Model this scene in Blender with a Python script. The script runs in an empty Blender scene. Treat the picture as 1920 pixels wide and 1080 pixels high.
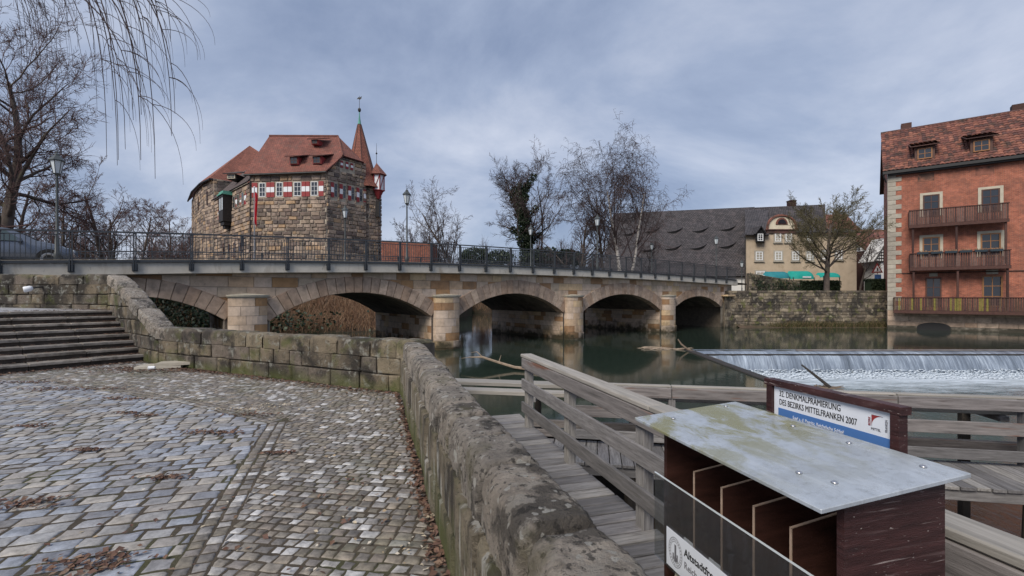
import bpy, bmesh, math, random
from mathutils import Vector, Matrix, noise as mnoise
R = math.radians
rng = random.Random(11)
V = Vector
sc = bpy.context.scene
col = sc.collection
EZ = 3.0            # eye height above the river (river level is z = 0)
F = 870.0           # focal length in photograph pixels

# ---------------------------------------------------------------- camera
cd = bpy.data.cameras.new('camera'); cam = bpy.data.objects.new('camera', cd); col.objects.link(cam)
cam.location = (0, 0, EZ); cam.rotation_euler = (R(90), 0, 0)
cd.sensor_width = 36; cd.lens = F / 1920 * 36; cd.shift_y = 15 / 1920
cd.clip_start = 0.05; cd.clip_end = 3000
sc.camera = cam
# ---------------------------------------------------------------- sky
SUN_EL, SUN_AZ = 42, 215
w = bpy.data.worlds.new('World'); sc.world = w; w.use_nodes = True
nt = w.node_tree; nt.nodes.clear()
def wn(t, **k):
    n = nt.nodes.new(t)
    for a, b in k.items(): setattr(n, a, b)
    return n
out = wn('ShaderNodeOutputWorld'); bg = wn('ShaderNodeBackground'); bg.inputs[1].default_value = 0.1
sky = wn('ShaderNodeTexSky', sky_type='NISHITA', sun_disc=False, sun_elevation=R(SUN_EL), sun_rotation=R(SUN_AZ))
tc = wn('ShaderNodeTexCoord'); sep = wn('ShaderNodeSeparateXYZ')
nt.links.new(tc.outputs['Generated'], sep.inputs[0])
mx = wn('ShaderNodeMath', operation='MAXIMUM'); mx.inputs[1].default_value = 0.0; nt.links.new(sep.outputs[2], mx.inputs[0])
ad = wn('ShaderNodeMath', operation='ADD'); ad.inputs[1].default_value = 0.42; nt.links.new(mx.outputs[0], ad.inputs[0])
dx = wn('ShaderNodeMath', operation='DIVIDE'); nt.links.new(sep.outputs[0], dx.inputs[0]); nt.links.new(ad.outputs[0], dx.inputs[1])
dy = wn('ShaderNodeMath', operation='DIVIDE'); nt.links.new(sep.outputs[1], dy.inputs[0]); nt.links.new(ad.outputs[0], dy.inputs[1])
cmb = wn('ShaderNodeCombineXYZ'); nt.links.new(dx.outputs[0], cmb.inputs[0]); nt.links.new(dy.outputs[0], cmb.inputs[1])
mp = wn('ShaderNodeMapping'); mp.inputs['Scale'].default_value = (1.25, 1.55, 1); mp.inputs['Rotation'].default_value = (0, 0, R(-30)); mp.inputs['Location'].default_value = (3.1, 0.7, 0)
nt.links.new(cmb.outputs[0], mp.inputs[0])
nz = wn('ShaderNodeTexNoise'); nz.inputs['Scale'].default_value = 1.15; nz.inputs['Detail'].default_value = 7; nz.inputs['Roughness'].default_value = 0.58; nz.inputs['Distortion'].default_value = 0.25
nt.links.new(mp.outputs[0], nz.inputs[0])
cr = wn('ShaderNodeValToRGB'); e = cr.color_ramp.elements
e[0].position = 0.30; e[0].color = (.92, 1.18, 1.80, 1)
e[1].position = 0.72; e[1].color = (2.75, 2.92, 3.4, 1)
m_ = cr.color_ramp.elements.new(0.47); m_.color = (1.5, 1.78, 2.42, 1)
nt.links.new(nz.outputs[0], cr.inputs[0])
mixs = wn('ShaderNodeMixRGB'); mixs.inputs[0].default_value = 0.93
nt.links.new(sky.outputs[0], mixs.inputs[1]); nt.links.new(cr.outputs[0], mixs.inputs[2])
nt.links.new(mixs.outputs[0], bg.inputs[0]); nt.links.new(bg.outputs[0], out.inputs[0])
# ---------------------------------------------------------------- sun (soft, overcast) and exposure
sd = bpy.data.lights.new('sun', 'SUN'); sd.energy = 1.5; sd.angle = R(28); sd.color = (1.0, 0.92, 0.80)
so = bpy.data.objects.new('sun', sd); col.objects.link(so)
sdir = V((math.sin(R(SUN_AZ)) * math.cos(R(SUN_EL)), math.cos(R(SUN_AZ)) * math.cos(R(SUN_EL)), math.sin(R(SUN_EL))))
so.rotation_euler = (-sdir).to_track_quat('-Z', 'Y').to_euler(); so.location = (0, 0, 60)
vs = sc.view_settings; vs.view_transform = 'Standard'; vs.look = 'None'; vs.exposure = 1.27; vs.gamma = 1.0
vs.use_curve_mapping = False

# ================================================================ helpers
def P(x, y, D):
    """photograph pixel at distance D -> point of the place"""
    return V(((x - 960) / F * D, D, EZ + (555 - y) / F * D))

class NT:
    def __init__(s, m): s.t = m.node_tree; s.m = m
    def n(s, t, ins=None, **k):
        nd = s.t.nodes.new(t)
        for a, b in k.items(): setattr(nd, a, b)
        for a, b in (ins or {}).items():
            if hasattr(b, 'is_output'): s.t.links.new(b, nd.inputs[a])
            else: nd.inputs[a].default_value = b
        return nd
    def ramp(s, fac, stops, interp='LINEAR'):
        nd = s.t.nodes.new('ShaderNodeValToRGB'); nd.color_ramp.interpolation = interp
        el = nd.color_ramp.elements
        while len(el) < len(stops): el.new(0.5)
        for q, (p, c) in zip(el, stops):
            q.position = p; q.color = (*c, 1) if len(c) == 3 else c
        s.t.links.new(fac, nd.inputs[0]); return nd.outputs[0]
    def mix(s, fac, a, b, mode='MIX'):
        return s.n('ShaderNodeMixRGB', {0: fac, 1: a, 2: b}, blend_type=mode).outputs[0]
    def math(s, op, a, b=0.0, clamp=False):
        return s.n('ShaderNodeMath', {0: a, 1: b}, operation=op, use_clamp=clamp).outputs[0]

def g3(v): return (v, v, v)
def c4(c): return (*c, 1)

def mk(name, cols, rough=0.8, mott=(2.5, 0.7, 1.2), stains=(), bump=(20, 0.3, 0.02), coord='world', scale=(1, 1, 1), low=None, spec=0.35, metal=0.0, spots=(), dist=0.3):
    """cols: colours picked per piece (object random + face attribute); mott: (noise scale, lo, hi) multiplier;
    stains: (scale, lo, hi, colour, amount, stretch); low: (z0, z1, colour, amount) dirt rising from below"""
    m = bpy.data.materials.new(name); m.use_nodes = True; T = NT(m)
    b = m.node_tree.nodes['Principled BSDF']
    if coord == 'world': pos = T.n('ShaderNodeNewGeometry').outputs['Position']
    elif coord == 'uv': pos = T.n('ShaderNodeTexCoord').outputs['UV']
    else: pos = T.n('ShaderNodeTexCoord').outputs['Object']
    oi = T.n('ShaderNodeObjectInfo').outputs['Random']
    at = T.n('ShaderNodeAttribute', attribute_name='rnd').outputs['Fac']
    rnd = T.math('FRACT', T.math('ADD', oi, at))
    if coord == 'object':
        pos = T.n('ShaderNodeVectorMath', {0: pos, 1: T.n('ShaderNodeCombineXYZ', {0: T.math('MULTIPLY', rnd, 37.0), 1: T.math('MULTIPLY', rnd, 11.0), 2: 0.0}).outputs[0]}, operation='ADD').outputs[0]
    if scale != (1, 1, 1): pos = T.n('ShaderNodeMapping', {0: pos, 'Scale': scale}).outputs[0]
    if len(cols) == 1:
        c = T.n('ShaderNodeRGB').outputs[0]; c.default_value = c4(cols[0])
    else:
        c = T.ramp(rnd, [(i / len(cols), k) for i, k in enumerate(cols)], 'CONSTANT')
    if mott:
        nn = T.n('ShaderNodeTexNoise', {0: pos, 'Scale': mott[0], 'Detail': 8.0, 'Roughness': 0.65}).outputs[0]
        c = T.mix(1.0, c, T.ramp(nn, [(0.3, g3(mott[1])), (0.7, g3(mott[2]))]), 'MULTIPLY')
    for st in stains:
        sp = pos
        if len(st) > 5: sp = T.n('ShaderNodeMapping', {0: pos, 'Scale': st[5]}).outputs[0]
        nn = T.n('ShaderNodeTexNoise', {0: sp, 'Scale': st[0], 'Detail': 6.0, 'Roughness': 0.6, 'Distortion': dist}).outputs[0]
        fac = T.math('MULTIPLY', T.ramp(nn, [(st[1], g3(0)), (st[2], g3(1))]), st[4])
        c = T.mix(fac, c, c4(st[3]))
    for (scv, rad, colv, amt) in spots:     # round lichen patches
        wob = T.n('ShaderNodeTexNoise', {0: pos, 'Scale': scv * 4.0, 'Detail': 5.0}).outputs[0]
        vd = T.n('ShaderNodeTexVoronoi', {0: pos, 'Scale': scv}).outputs['Distance']
        dd = T.math('ADD', vd, T.math('MULTIPLY', T.math('SUBTRACT', wob, .5), .45))
        c = T.mix(T.math('MULTIPLY', T.ramp(dd, [(rad * .8, g3(1)), (rad, g3(0))]), amt), c, c4(colv))
    if low:
        wz = T.n('ShaderNodeSeparateXYZ', {0: T.n('ShaderNodeNewGeometry').outputs['Position']}).outputs[2]
        n2 = T.n('ShaderNodeTexNoise', {0: pos, 'Scale': 2.2, 'Detail': 5.0}).outputs[0]
        wz = T.math('ADD', wz, T.math('MULTIPLY', T.math('SUBTRACT', n2, 0.5), (low[1] - low[0]) * 2.5))
        mr = T.n('ShaderNodeMapRange', {0: wz, 1: low[1], 2: low[0], 3: 0.0, 4: low[3]}).outputs[0]
        c = T.mix(mr, c, c4(low[2]))
    T.t.links.new(c, b.inputs['Base Color'])
    b.inputs['Roughness'].default_value = rough; b.inputs['Metallic'].default_value = metal
    b.inputs['Specular IOR Level'].default_value = spec
    if bump:
        nn = T.n('ShaderNodeTexNoise', {0: pos, 'Scale': bump[0], 'Detail': 8.0, 'Roughness': 0.7}).outputs[0]
        bp = T.n('ShaderNodeBump', {'Strength': bump[1], 'Distance': bump[2], 'Height': nn})
        T.t.links.new(bp.outputs[0], b.inputs['Normal'])
    return m

class MB:
    def __init__(s): s.v = []; s.f = []; s.r = []; s.uv = None
    def add(s, vs, fs, r=0.0):
        o = len(s.v); s.v.extend(tuple(q) for q in vs)
        for f in fs: s.f.append(tuple(i + o for i in f)); s.r.append(r)
    def box(s, c, ax, ay, az, r=0.0):
        """c centre, ax ay az half-axis vectors"""
        c, ax, ay, az = V(c), V(ax), V(ay), V(az)
        vs = [c + ax * i + ay * j + az * k for i in (-1, 1) for j in (-1, 1) for k in (-1, 1)]
        s.add(vs, [(0, 1, 3, 2), (4, 6, 7, 5), (0, 4, 5, 1), (2, 3, 7, 6), (0, 2, 6, 4), (1, 5, 7, 3)], r)
    def bx(s, x0, x1, y0, y1, z0, z1, r=0.0):
        s.box(((x0 + x1) / 2, (y0 + y1) / 2, (z0 + z1) / 2), ((x1 - x0) / 2, 0, 0), (0, (y1 - y0) / 2, 0), (0, 0, (z1 - z0) / 2), r)
    def tube(s, pts, rad, sides=6, r=0.0, cap=True):
        pts = [V(p) for p in pts]; n = len(pts)
        rads = rad if isinstance(rad, (list, tuple)) else [rad] * n
        o = len(s.v); ref = None
        for i, p in enumerate(pts):
            d = (pts[min(i + 1, n - 1)] - pts[max(i - 1, 0)])
            if d.length < 1e-9: d = V((0, 0, 1))
            d.normalize()
            if ref is None: ref = V((1, 0, 0)) if abs(d.x) < 0.8 else V((0, 1, 0))
            a = d.cross(ref); a.normalize(); b = d.cross(a); ref = a.cross(d)
            for k in range(sides):
                t = 2 * math.pi * k / sides
                s.v.append(tuple(p + (a * math.cos(t) + b * math.sin(t)) * rads[i]))
        for i in range(n - 1):
            for k in range(sides):
                k2 = (k + 1) % sides
                s.f.append((o + i * sides + k, o + i * sides + k2, o + (i + 1) * sides + k2, o + (i + 1) * sides + k)); s.r.append(r)
        if cap and sides > 3:
            s.f.append(tuple(o + k for k in range(sides))[::-1]); s.r.append(r)
            s.f.append(tuple(o + (n - 1) * sides + k for k in range(sides))); s.r.append(r)
    def lathe(s, prof, c=(0, 0, 0), sides=12, r=0.0, rot=0.0):
        c = V(c); o = len(s.v)
        for rr, z in prof:
            for k in range(sides):
                t = 2 * math.pi * k / sides + rot
                s.v.append((c.x + rr * math.cos(t), c.y + rr * math.sin(t), c.z + z))
        for i in range(len(prof) - 1):
            for k in range(sides):
                k2 = (k + 1) % sides
                s.f.append((o + i * sides + k, o + i * sides + k2, o + (i + 1) * sides + k2, o + (i + 1) * sides + k)); s.r.append(r)
        s.f.append(tuple(o + k for k in range(sides))[::-1]); s.r.append(r)
        s.f.append(tuple(o + (len(prof) - 1) * sides + k for k in range(sides))); s.r.append(r)
    def prism(s, poly, dvec, r=0.0):
        """closed polygon (3D points) extruded by dvec"""
        n = len(poly); d = V(dvec)
        vs = [V(p) for p in poly] + [V(p) + d for p in poly]
        fs = [tuple(range(n))[::-1], tuple(range(n, 2 * n))] + [(i, (i + 1) % n, n + (i + 1) % n, n + i) for i in range(n)]
        s.add(vs, fs, r)
    def frust(s, poly, N, depth, bevel, r=0.0):
        """stone face: outline poly, standing out along N, with worn edges"""
        n = len(poly); poly = [V(p) for p in poly]; c = sum(poly, V()) / n; N = V(N)
        def inset(p, b):
            d = c - p; L = d.length
            return p + d * min(0.45, b * 1.3 / max(L, 1e-6))
        vs = poly + [inset(p, bevel * .15) + N * depth * .55 for p in poly] + [inset(p, bevel) + N * depth for p in poly]
        fs = []
        for k in (0, n):
            for i in range(n): fs.append((k + i, k + (i + 1) % n, k + n + (i + 1) % n, k + n + i))
        fs.append(tuple(range(2 * n, 3 * n)))
        s.add(vs, fs, r)
    def build(s, name, mat, parent=None, smooth=False, inv=True, rnd=True):
        me = bpy.data.meshes.new(name); me.from_pydata(s.v, [], s.f)
        if rnd and any(s.r):
            a = me.attributes.new('rnd', 'FLOAT', 'FACE'); a.data.foreach_set('value', s.r)
        if s.uv:
            uvl = me.uv_layers.new(name='UVMap'); k = 0
            for f in s.uv:
                for q in f: uvl.data[k].uv = q; k += 1
        me.materials.append(mat)
        if smooth: me.polygons.foreach_set('use_smooth', [True] * len(me.polygons))
        me.update()
        return link(name, me, parent, inv)

WM = {}
def link(name, me, parent=None, inv=True, M=None):
    """M: world matrix of the object when inv; local matrix when not inv"""
    o = bpy.data.objects.new(name, me); col.objects.link(o)
    if M is not None: o.matrix_basis = M
    if parent is not None:
        o.parent = parent
        if inv: o.matrix_parent_inverse = WM[parent.name].inverted()
        WM[o.name] = (M.copy() if M is not None else Matrix()) if inv else WM[parent.name] @ (M if M is not None else Matrix())
    else: WM[o.name] = M.copy() if M is not None else Matrix()
    return o
def thing(name, label, cat, loc=(0, 0, 0), rz=0.0, group=None):
    o = bpy.data.objects.new(name, None); col.objects.link(o); o.empty_display_size = 0.2
    M = Matrix.Translation(V(loc)) @ Matrix.Rotation(rz, 4, 'Z'); o.matrix_basis = M; WM[o.name] = M
    return tag(o, label, cat, group)
def tag(o, label=None, cat=None, group=None, kind=None):
    if label: o['label'] = label
    if cat: o['category'] = cat
    if group: o['group'] = group
    if kind: o['kind'] = kind
    return o
def st(o): o['kind'] = 'structure'; return o
def stuff(o): o['kind'] = 'stuff'; return o
def copy_tree(o, M, parent=None, first=True):
    c = o.copy(); col.objects.link(c)
    if first: c.matrix_basis = M; WM[c.name] = M.copy()
    else: c.parent = parent
    for ch in list(o.children): copy_tree(ch, M, c, False)
    return c

_bc = {}
def bbox_mesh(name, l, w, h, bev, mat):
    key = (name, round(l, 3), round(w, 3), round(h, 3), bev, mat.name)
    if key in _bc: return _bc[key]
    bm = bmesh.new(); bmesh.ops.create_cube(bm, size=1.0)
    for v in bm.verts: v.co = V((v.co.x * l, v.co.y * w, v.co.z * h))
    if bev: bmesh.ops.bevel(bm, geom=bm.edges[:], offset=bev, segments=1, affect='EDGES')
    me = bpy.data.meshes.new(name); bm.to_mesh(me); bm.free(); me.materials.append(mat); _bc[key] = me
    return me
def frame(x, up=(0, 0, 1)):
    x = V(x).normalized(); y = V(up).cross(x).normalized(); z = x.cross(y)
    return Matrix((x, y, z)).transposed()
def beam(name, p0, p1, w, h, mat, parent=None, bev=0.006, up=(0, 0, 1)):
    """timber of width w (sideways) and height h (along up) between two points"""
    p0, p1 = V(p0), V(p1); d = p1 - p0
    me = bbox_mesh(name, d.length, w, h, bev, mat)
    M = Matrix.Translation((p0 + p1) / 2) @ frame(d, up).to_4x4()
    return link(name, me, parent, True, M)
def text(s, size, M, mat, parent, name='lettering', ext=0.0006, wscale=1.0, align='LEFT', bold=0.0):
    cu = bpy.data.curves.new(name, 'FONT'); cu.body = s; cu.size = size; cu.extrude = ext; cu.align_x = align; cu.offset = bold; cu.resolution_u = 3
    o = bpy.data.objects.new('tmp', cu); col.objects.link(o)
    bpy.context.view_layer.update()
    me = bpy.data.meshes.new_from_object(o.evaluated_get(bpy.context.evaluated_depsgraph_get()))
    bpy.data.objects.remove(o); bpy.data.curves.remove(cu)
    me.materials.clear(); me.materials.append(mat)
    for v in me.vertices: v.co.x *= wscale
    return link(name, me, parent, True, M)

def clip(poly, p, nrm):
    """keep part of 2D polygon with (q-p).nrm >= 0"""
    o = []
    for i in range(len(poly)):
        a, b = poly[i], poly[(i + 1) % len(poly)]
        da = (a[0] - p[0]) * nrm[0] + (a[1] - p[1]) * nrm[1]; db = (b[0] - p[0]) * nrm[0] + (b[1] - p[1]) * nrm[1]
        if da >= 0: o.append(a)
        if da * db < 0:
            t = da / (da - db); o.append((a[0] + (b[0] - a[0]) * t, a[1] + (b[1] - a[1]) * t))
    return o
def area(p): return abs(sum(p[i][0] * p[(i + 1) % len(p)][1] - p[(i + 1) % len(p)][0] * p[i][1] for i in range(len(p)))) / 2

def block_wall(parent, O, U, N, u0, u1, z0, z1, ch, bw, mat, name='stone', depth=0.03, bevel=0.02, gap=0.012, openings=(), clipf=None, maxp=300, jit=0.006, vary=0.5, pick=None, rg=None, chs=None):
    """courses of separate stones on the plane O + u*U + z*Z; pieces past maxp are joined"""
    rg = rg or rng; O, U, N = V(O), V(U).normalized(), V(N).normalized(); Z = V((0, 0, 1))
    polys = []; z = z0; ci = 0
    while z < z1 - 0.03:
        h = (chs[ci % len(chs)] if chs else ch * rg.uniform(0.82, 1.2)); ci += 1
        if z + h > z1 - ch * 0.35: h = z1 - z
        u = u0 - rg.uniform(0, bw)
        while u < u1:
            wd = bw * rg.uniform(1 - vary, 1 + vary)
            segs = [(max(u, u0), min(u + wd, u1))]
            for (a, b, c, d) in openings:
                if z + h > c + 0.02 and z < d - 0.02:
                    ns = []
                    for (p, q) in segs:
                        if q <= a or p >= b: ns.append((p, q))
                        else:
                            if p < a: ns.append((p, a))
                            if q > b: ns.append((b, q))
                    segs = ns
            for (p, q) in segs:
                if q - p < gap * 3 or q - p < 0.05: continue
                g = gap / 2
                j = lambda: rg.uniform(-jit, jit)
                poly = [(p + g + j(), z + g + j()), (q - g + j(), z + g + j()), (q - g + j(), z + h - g + j()), (p + g + j(), z + h - g + j())]
                if clipf: poly = clipf(poly)
                if poly and len(poly) > 2 and area(poly) > 0.004: polys.append(poly)
            u += wd
        z += h
    if pick: polys.sort(key=pick)
    rest = MB()
    for i, pl in enumerate(polys):
        mb = MB() if i < maxp else rest
        mb.frust([O + U * a + Z * b for a, b in pl], N, depth * rg.uniform(0.55, 1.25), bevel, rg.random())
        if i < maxp: mb.build(name, mat, parent)
    if rest.v: stuff(rest.build(name + '_field', mat, parent))

def window(parent, O, U, N, u, z, wd, h, fm, gm, nx=2, nz=3, fr=0.06, dep=0.10, inv=True, name='window'):
    """frame part with a pane child for each light; (u,z) lower left corner"""
    O, U, N = V(O), V(U).normalized(), V(N).normalized(); Z = V((0, 0, 1)); mb = MB()
    def rect(a0, a1, b0, b1, d0, d1): mb.box(O + U * (a0 + a1) / 2 + Z * (b0 + b1) / 2 + N * (d0 + d1) / 2, U * (a1 - a0) / 2, N * (d1 - d0) / 2, Z * (b1 - b0) / 2)
    d0, d1 = -dep, -dep + 0.06
    rect(u, u + fr, z, z + h, d0, d1); rect(u + wd - fr, u + wd, z, z + h, d0, d1)
    rect(u + fr, u + wd - fr, z, z + fr, d0, d1); rect(u + fr, u + wd - fr, z + h - fr, z + h, d0, d1)
    b = fr * 0.55
    for i in range(1, nx): c = u + wd * i / nx; rect(c - b / 2, c + b / 2, z + fr, z + h - fr, d0 + .005, d1 - .005)
    for k in range(1, nz):
        c = z + h * k / nz
        for i in range(nx):
            rect(u + wd * i / nx + (fr if i == 0 else b / 2), u + wd * (i + 1) / nx - (fr if i == nx - 1 else b / 2), c - b / 2, c + b / 2, d0 + .008, d1 - .008)
    wo = mb.build(name, fm, parent, inv=inv)
    for i in range(nx):
        pm = MB(); t = rng.uniform(-.004, .004)
        pm.box(O + U * (u + wd * (i + .5) / nx) + Z * (z + h / 2) + N * (-dep + .02 + t * 0), U * (wd / nx / 2 - .004) + N * t, N * 0.004, Z * (h / 2 - .01))
        pm.build('pane', gm, wo, inv=inv)
    return wo

# ================================================================ materials
M = {}
LICH = (0.30, 0.30, 0.27); MOSS = (0.085, 0.10, 0.022); BLACK = (0.022, 0.020, 0.019)
M['parapet'] = mk('parapet', [(0.151, 0.123, 0.090), (0.205, 0.167, 0.119), (0.181, 0.149, 0.122), (0.235, 0.194, 0.136), (0.144, 0.123, 0.100)], 0.92, (3.5, .6, 1.25),
    [(1.3, .46, .58, BLACK, .85), (6.5, .55, .66, LICH, .65), (2.3, .54, .68, MOSS, .6), (14, .56, .66, BLACK, .6)], (28, 1.0, .05), low=(1.40, 1.62, MOSS, .65))
M['coping'] = mk('coping', [(0.302, 0.263, 0.224), (0.358, 0.314, 0.269), (0.258, 0.230, 0.202)], 0.92, (9, .6, 1.3),
    [(3.0, .52, .58, BLACK, .7), (11, .54, .60, (.36, .33, .29), .75), (30, .56, .62, BLACK, .75), (2.6, .58, .66, (.11, .10, .045), .45)], (55, 1.0, .05), spots=((5.5, .17, (.47, .455, .42), .85), (15, .20, (.44, .43, .40), .7)), dist=0.0)
M['streaked'] = mk('streaked', [(0.218, 0.184, 0.134), (0.276, 0.236, 0.168), (0.241, 0.207, 0.168)], 0.92, (5, .55, 1.3),
    [(4.5, .50, .60, BLACK, .8, (1, 1, .28)), (9, .56, .63, (.48, .47, .44), .8, (1, 1, .2)), (2.6, .56, .66, (.10, .105, .035), .45), (22, .58, .64, BLACK, .6)], (40, 1.0, .06), low=(1.40, 1.72, MOSS, .85), dist=0.0)
M['mortar'] = mk('mortar', [(.12, .10, .08)], 0.95, (4, .6, 1.2), [], (30, .5, .02))
M['mortar_pale'] = mk('mortar_pale', [(.34, .30, .25)], 0.95, (4, .7, 1.15), [], (30, .4, .02), low=(0.1, .55, (.03, .028, .02), .9))
M['bridge_stone'] = mk('bridge_stone', [(0.527, 0.404, 0.305), (0.593, 0.465, 0.367), (0.395, 0.232, 0.116), (0.566, 0.440, 0.342), (0.527, 0.379, 0.257), (0.606, 0.489, 0.391), (0.317, 0.189, 0.104), (0.553, 0.440, 0.354), (0.474, 0.379, 0.287), (0.579, 0.428, 0.268)], 0.85,
    (3, .75, 1.15), [(1.3, .56, .74, (.15, .125, .10), .55), (9, .62, .75, (.12, .10, .08), .4)], (26, .35, .02), low=(.1, .75, (.035, .030, .016), .95))
M['voussoir'] = mk('voussoir', [(0.410, 0.303, 0.231), (0.465, 0.346, 0.262), (0.356, 0.266, 0.207), (0.520, 0.396, 0.305), (0.397, 0.278, 0.201)], 0.88,
    (3.5, .65, 1.2), [(2.1, .52, .72, (.11, .09, .075), .6), (10, .6, .72, (.42, .38, .33), .35)], (30, .4, .02))
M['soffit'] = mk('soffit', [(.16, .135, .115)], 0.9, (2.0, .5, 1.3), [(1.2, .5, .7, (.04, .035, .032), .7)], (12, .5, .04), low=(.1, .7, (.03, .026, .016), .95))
M['concrete'] = mk('concrete', [(0.519, 0.486, 0.431)], 0.85, (1.6, .82, 1.1), [(2.2, .56, .72, (.24, .19, .14), .6, (1, 1, .25)), (6, .62, .72, (.12, .11, .10), .6, (1, 1, .4))], (40, .2, .01))
M['asphalt'] = mk('asphalt', [(.055, .055, .056)], 0.9, (3, .8, 1.2), [], (120, .4, .01))
M['steel'] = mk('steel', [(0.045, 0.051, 0.060)], 0.45, (6, .85, 1.15), [], None, spec=.5, metal=.2)
M['lamp_metal'] = mk('lamp_metal', [(.05, .058, .06)], 0.45, None, [], None, spec=.5)
M['quay'] = mk('quay', [(.17, .14, .105), (.24, .20, .15), (.12, .10, .082), (.30, .25, .185), (.15, .125, .10), (.20, .16, .115)], 0.92, (2.2, .55, 1.3),
    [(.7, .46, .56, (.03, .028, .026), .88), (1.6, .55, .66, (.10, .11, .03), .75), (3, .58, .66, (.42, .37, .29), .6)], (18, .6, .03), low=(.0, .5, (.03, .028, .018), .9))
M['castle'] = mk('castle', [(0.322, 0.243, 0.191), (0.460, 0.343, 0.253), (0.259, 0.198, 0.164), (0.427, 0.331, 0.264), (0.170, 0.129, 0.113), (0.425, 0.288, 0.180), (0.351, 0.274, 0.224), (0.131, 0.105, 0.097), (0.387, 0.299, 0.231), (0.218, 0.161, 0.135)], 0.92,
    (1.3, .6, 1.25), [(.45, .48, .66, (.10, .085, .07), .6), (1.6, .54, .70, (.06, .05, .045), .7), (4, .6, .72, (.09, .075, .06), .5)], (9, .6, .05))
M['castle_mortar'] = mk('castle_mortar', [(.44, .385, .31)], 0.95, (.8, .7, 1.15), [(.6, .52, .7, (.12, .10, .085), .6)], (6, .4, .04))
M['brickdark'] = mk('timber_brown', [(.05, .022, .018), (.07, .032, .026), (.04, .018, .016)], 0.75, (8, .7, 1.3), [], (20, .3, .01), 'object', (1, 1, 1))
M['dirt'] = mk('dirt', [(0.072, 0.058, 0.043)], 0.95, (5, .55, 1.35), [(1.3, .5, .64, (.055, .062, .022), .7), (3, .58, .7, (.15, .12, .09), .5)], (60, .8, .02))
M['sett_large'] = mk('sett_large', [(0.228, 0.225, 0.234), (0.305, 0.305, 0.312), (0.254, 0.274, 0.317), (0.333, 0.313, 0.290), (0.200, 0.209, 0.240), (0.322, 0.329, 0.355), (0.266, 0.249, 0.236), (0.286, 0.305, 0.351)], 0.62, (14, .55, 1.35),
    [(1.1, .52, .70, (.12, .10, .082), .6), (14, .6, .72, (.07, .06, .055), .5)], (55, .5, .008), spec=.4)
M['sett_small'] = mk('sett_small', [(0.161, 0.146, 0.131), (0.217, 0.195, 0.168), (0.138, 0.128, 0.121), (0.241, 0.208, 0.172), (0.186, 0.168, 0.157), (0.161, 0.143, 0.117), (0.306, 0.296, 0.290), (0.186, 0.160, 0.137), (0.210, 0.200, 0.195), (0.419, 0.415, 0.421)], 0.62, (18, .5, 1.4),
    [(1.2, .52, .68, (.08, .085, .045), .55), (16, .6, .72, (.05, .045, .04), .5)], (60, .5, .007), spec=.4)
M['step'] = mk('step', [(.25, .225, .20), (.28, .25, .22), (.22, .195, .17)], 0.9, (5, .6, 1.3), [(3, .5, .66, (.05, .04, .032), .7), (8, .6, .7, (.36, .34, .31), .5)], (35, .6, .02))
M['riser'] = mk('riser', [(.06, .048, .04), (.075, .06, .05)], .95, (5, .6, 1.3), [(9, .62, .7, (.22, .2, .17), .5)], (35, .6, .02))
M['leaf_litter'] = mk('leaf_litter', [(.095, .05, .035), (.14, .08, .055), (.07, .04, .03), (.18, .12, .085), (.115, .065, .05)], 0.85, None, [], None)
M['pale_litter'] = mk('pale_litter', [(.42, .36, .27), (.52, .47, .40), (.34, .26, .17)], 0.85, None, [], None)
M['wood'] = mk('wood', [(.175, .168, .168), (.22, .212, .212), (.13, .125, .128), (.25, .238, .228), (.19, .182, .186)], 0.85, (2.2, .55, 1.35),
    [(3.2, .56, .72, (.085, .078, .072), .65), (8, .56, .64, (.07, .065, .06), .5)], (9, .5, .01), 'object', (1.2, 14, 14))
M['wood_pale'] = mk('wood_pale', [(.27, .255, .235), (.31, .29, .265), (.24, .23, .212)], 0.85, (2.2, .65, 1.25),
    [(3.2, .6, .74, (.15, .12, .09), .5)], (9, .4, .01), 'object', (.8, 14, 14))
M['wood_red'] = mk('wood_red', [(.18, .165, .163), (.215, .195, .192), (.19, .175, .177)], 0.85, (2.2, .5, 1.35),
    [(.9, .60, .68, (.15, .06, .03), .8), (2.4, .6, .7, (.06, .045, .04), .6)], (9, .5, .01), 'object', (.9, 12, 12))
M['pile'] = mk('pile', [(.035, .03, .026)], 0.6, (5, .6, 1.3), [], (25, .5, .02))
M['brownbox'] = mk('brownbox', [(.045, .018, .018)], 0.5, (2.5, .5, 1.5), [(5, .62, .70, (.36, .30, .29), .75, (.22, 1, 1)), (2.2, .60, .72, (.16, .11, .11), .5, (.3, 1, 1)), (26, .66, .70, (.45, .40, .38), .7, (.6, 1, .3)), (1.6, .55, .7, (.022, .012, .013), .7)], (12, .5, .006), 'object', (2.5, 2.5, 22))
M['brownin'] = mk('brownin', [(.040, .016, .012)], 0.55, (2.0, .55, 1.5), [], (10, .3, .004), 'object', (2.5, 2.5, 16))
M['ply_edge'] = mk('ply_edge', [(.40, .29, .22)], 0.7, (30, .8, 1.15), [], None)
M['white'] = mk('white_paint', [(.72, .74, .78)], 0.5, (3, .95, 1.04), [], None)
M['signwhite'] = mk('sign_white', [(.66, .70, .78)], 0.35, (4, .95, 1.03), [], None, spec=.5)
M['signblue'] = mk('sign_blue', [(.07, .17, .42)], 0.35, None, [], None, spec=.5)
M['black'] = mk('black_print', [(.012, .012, .014)], 0.6, None, [], None)
M['red'] = mk('red_paint', [(0.261, 0.034, 0.037)], 0.6, (3, .8, 1.15), [], None)
M['grey_print'] = mk('grey_print', [(.13, .13, .15)], 0.6, None, [], None)
M['cream'] = mk('cream_paint', [(.62, .56, .44)], 0.8, (2, .85, 1.08), [], None)
M['screw'] = mk('screw_steel', [(.5, .5, .52)], 0.3, None, [], None, metal=.9)
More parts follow.
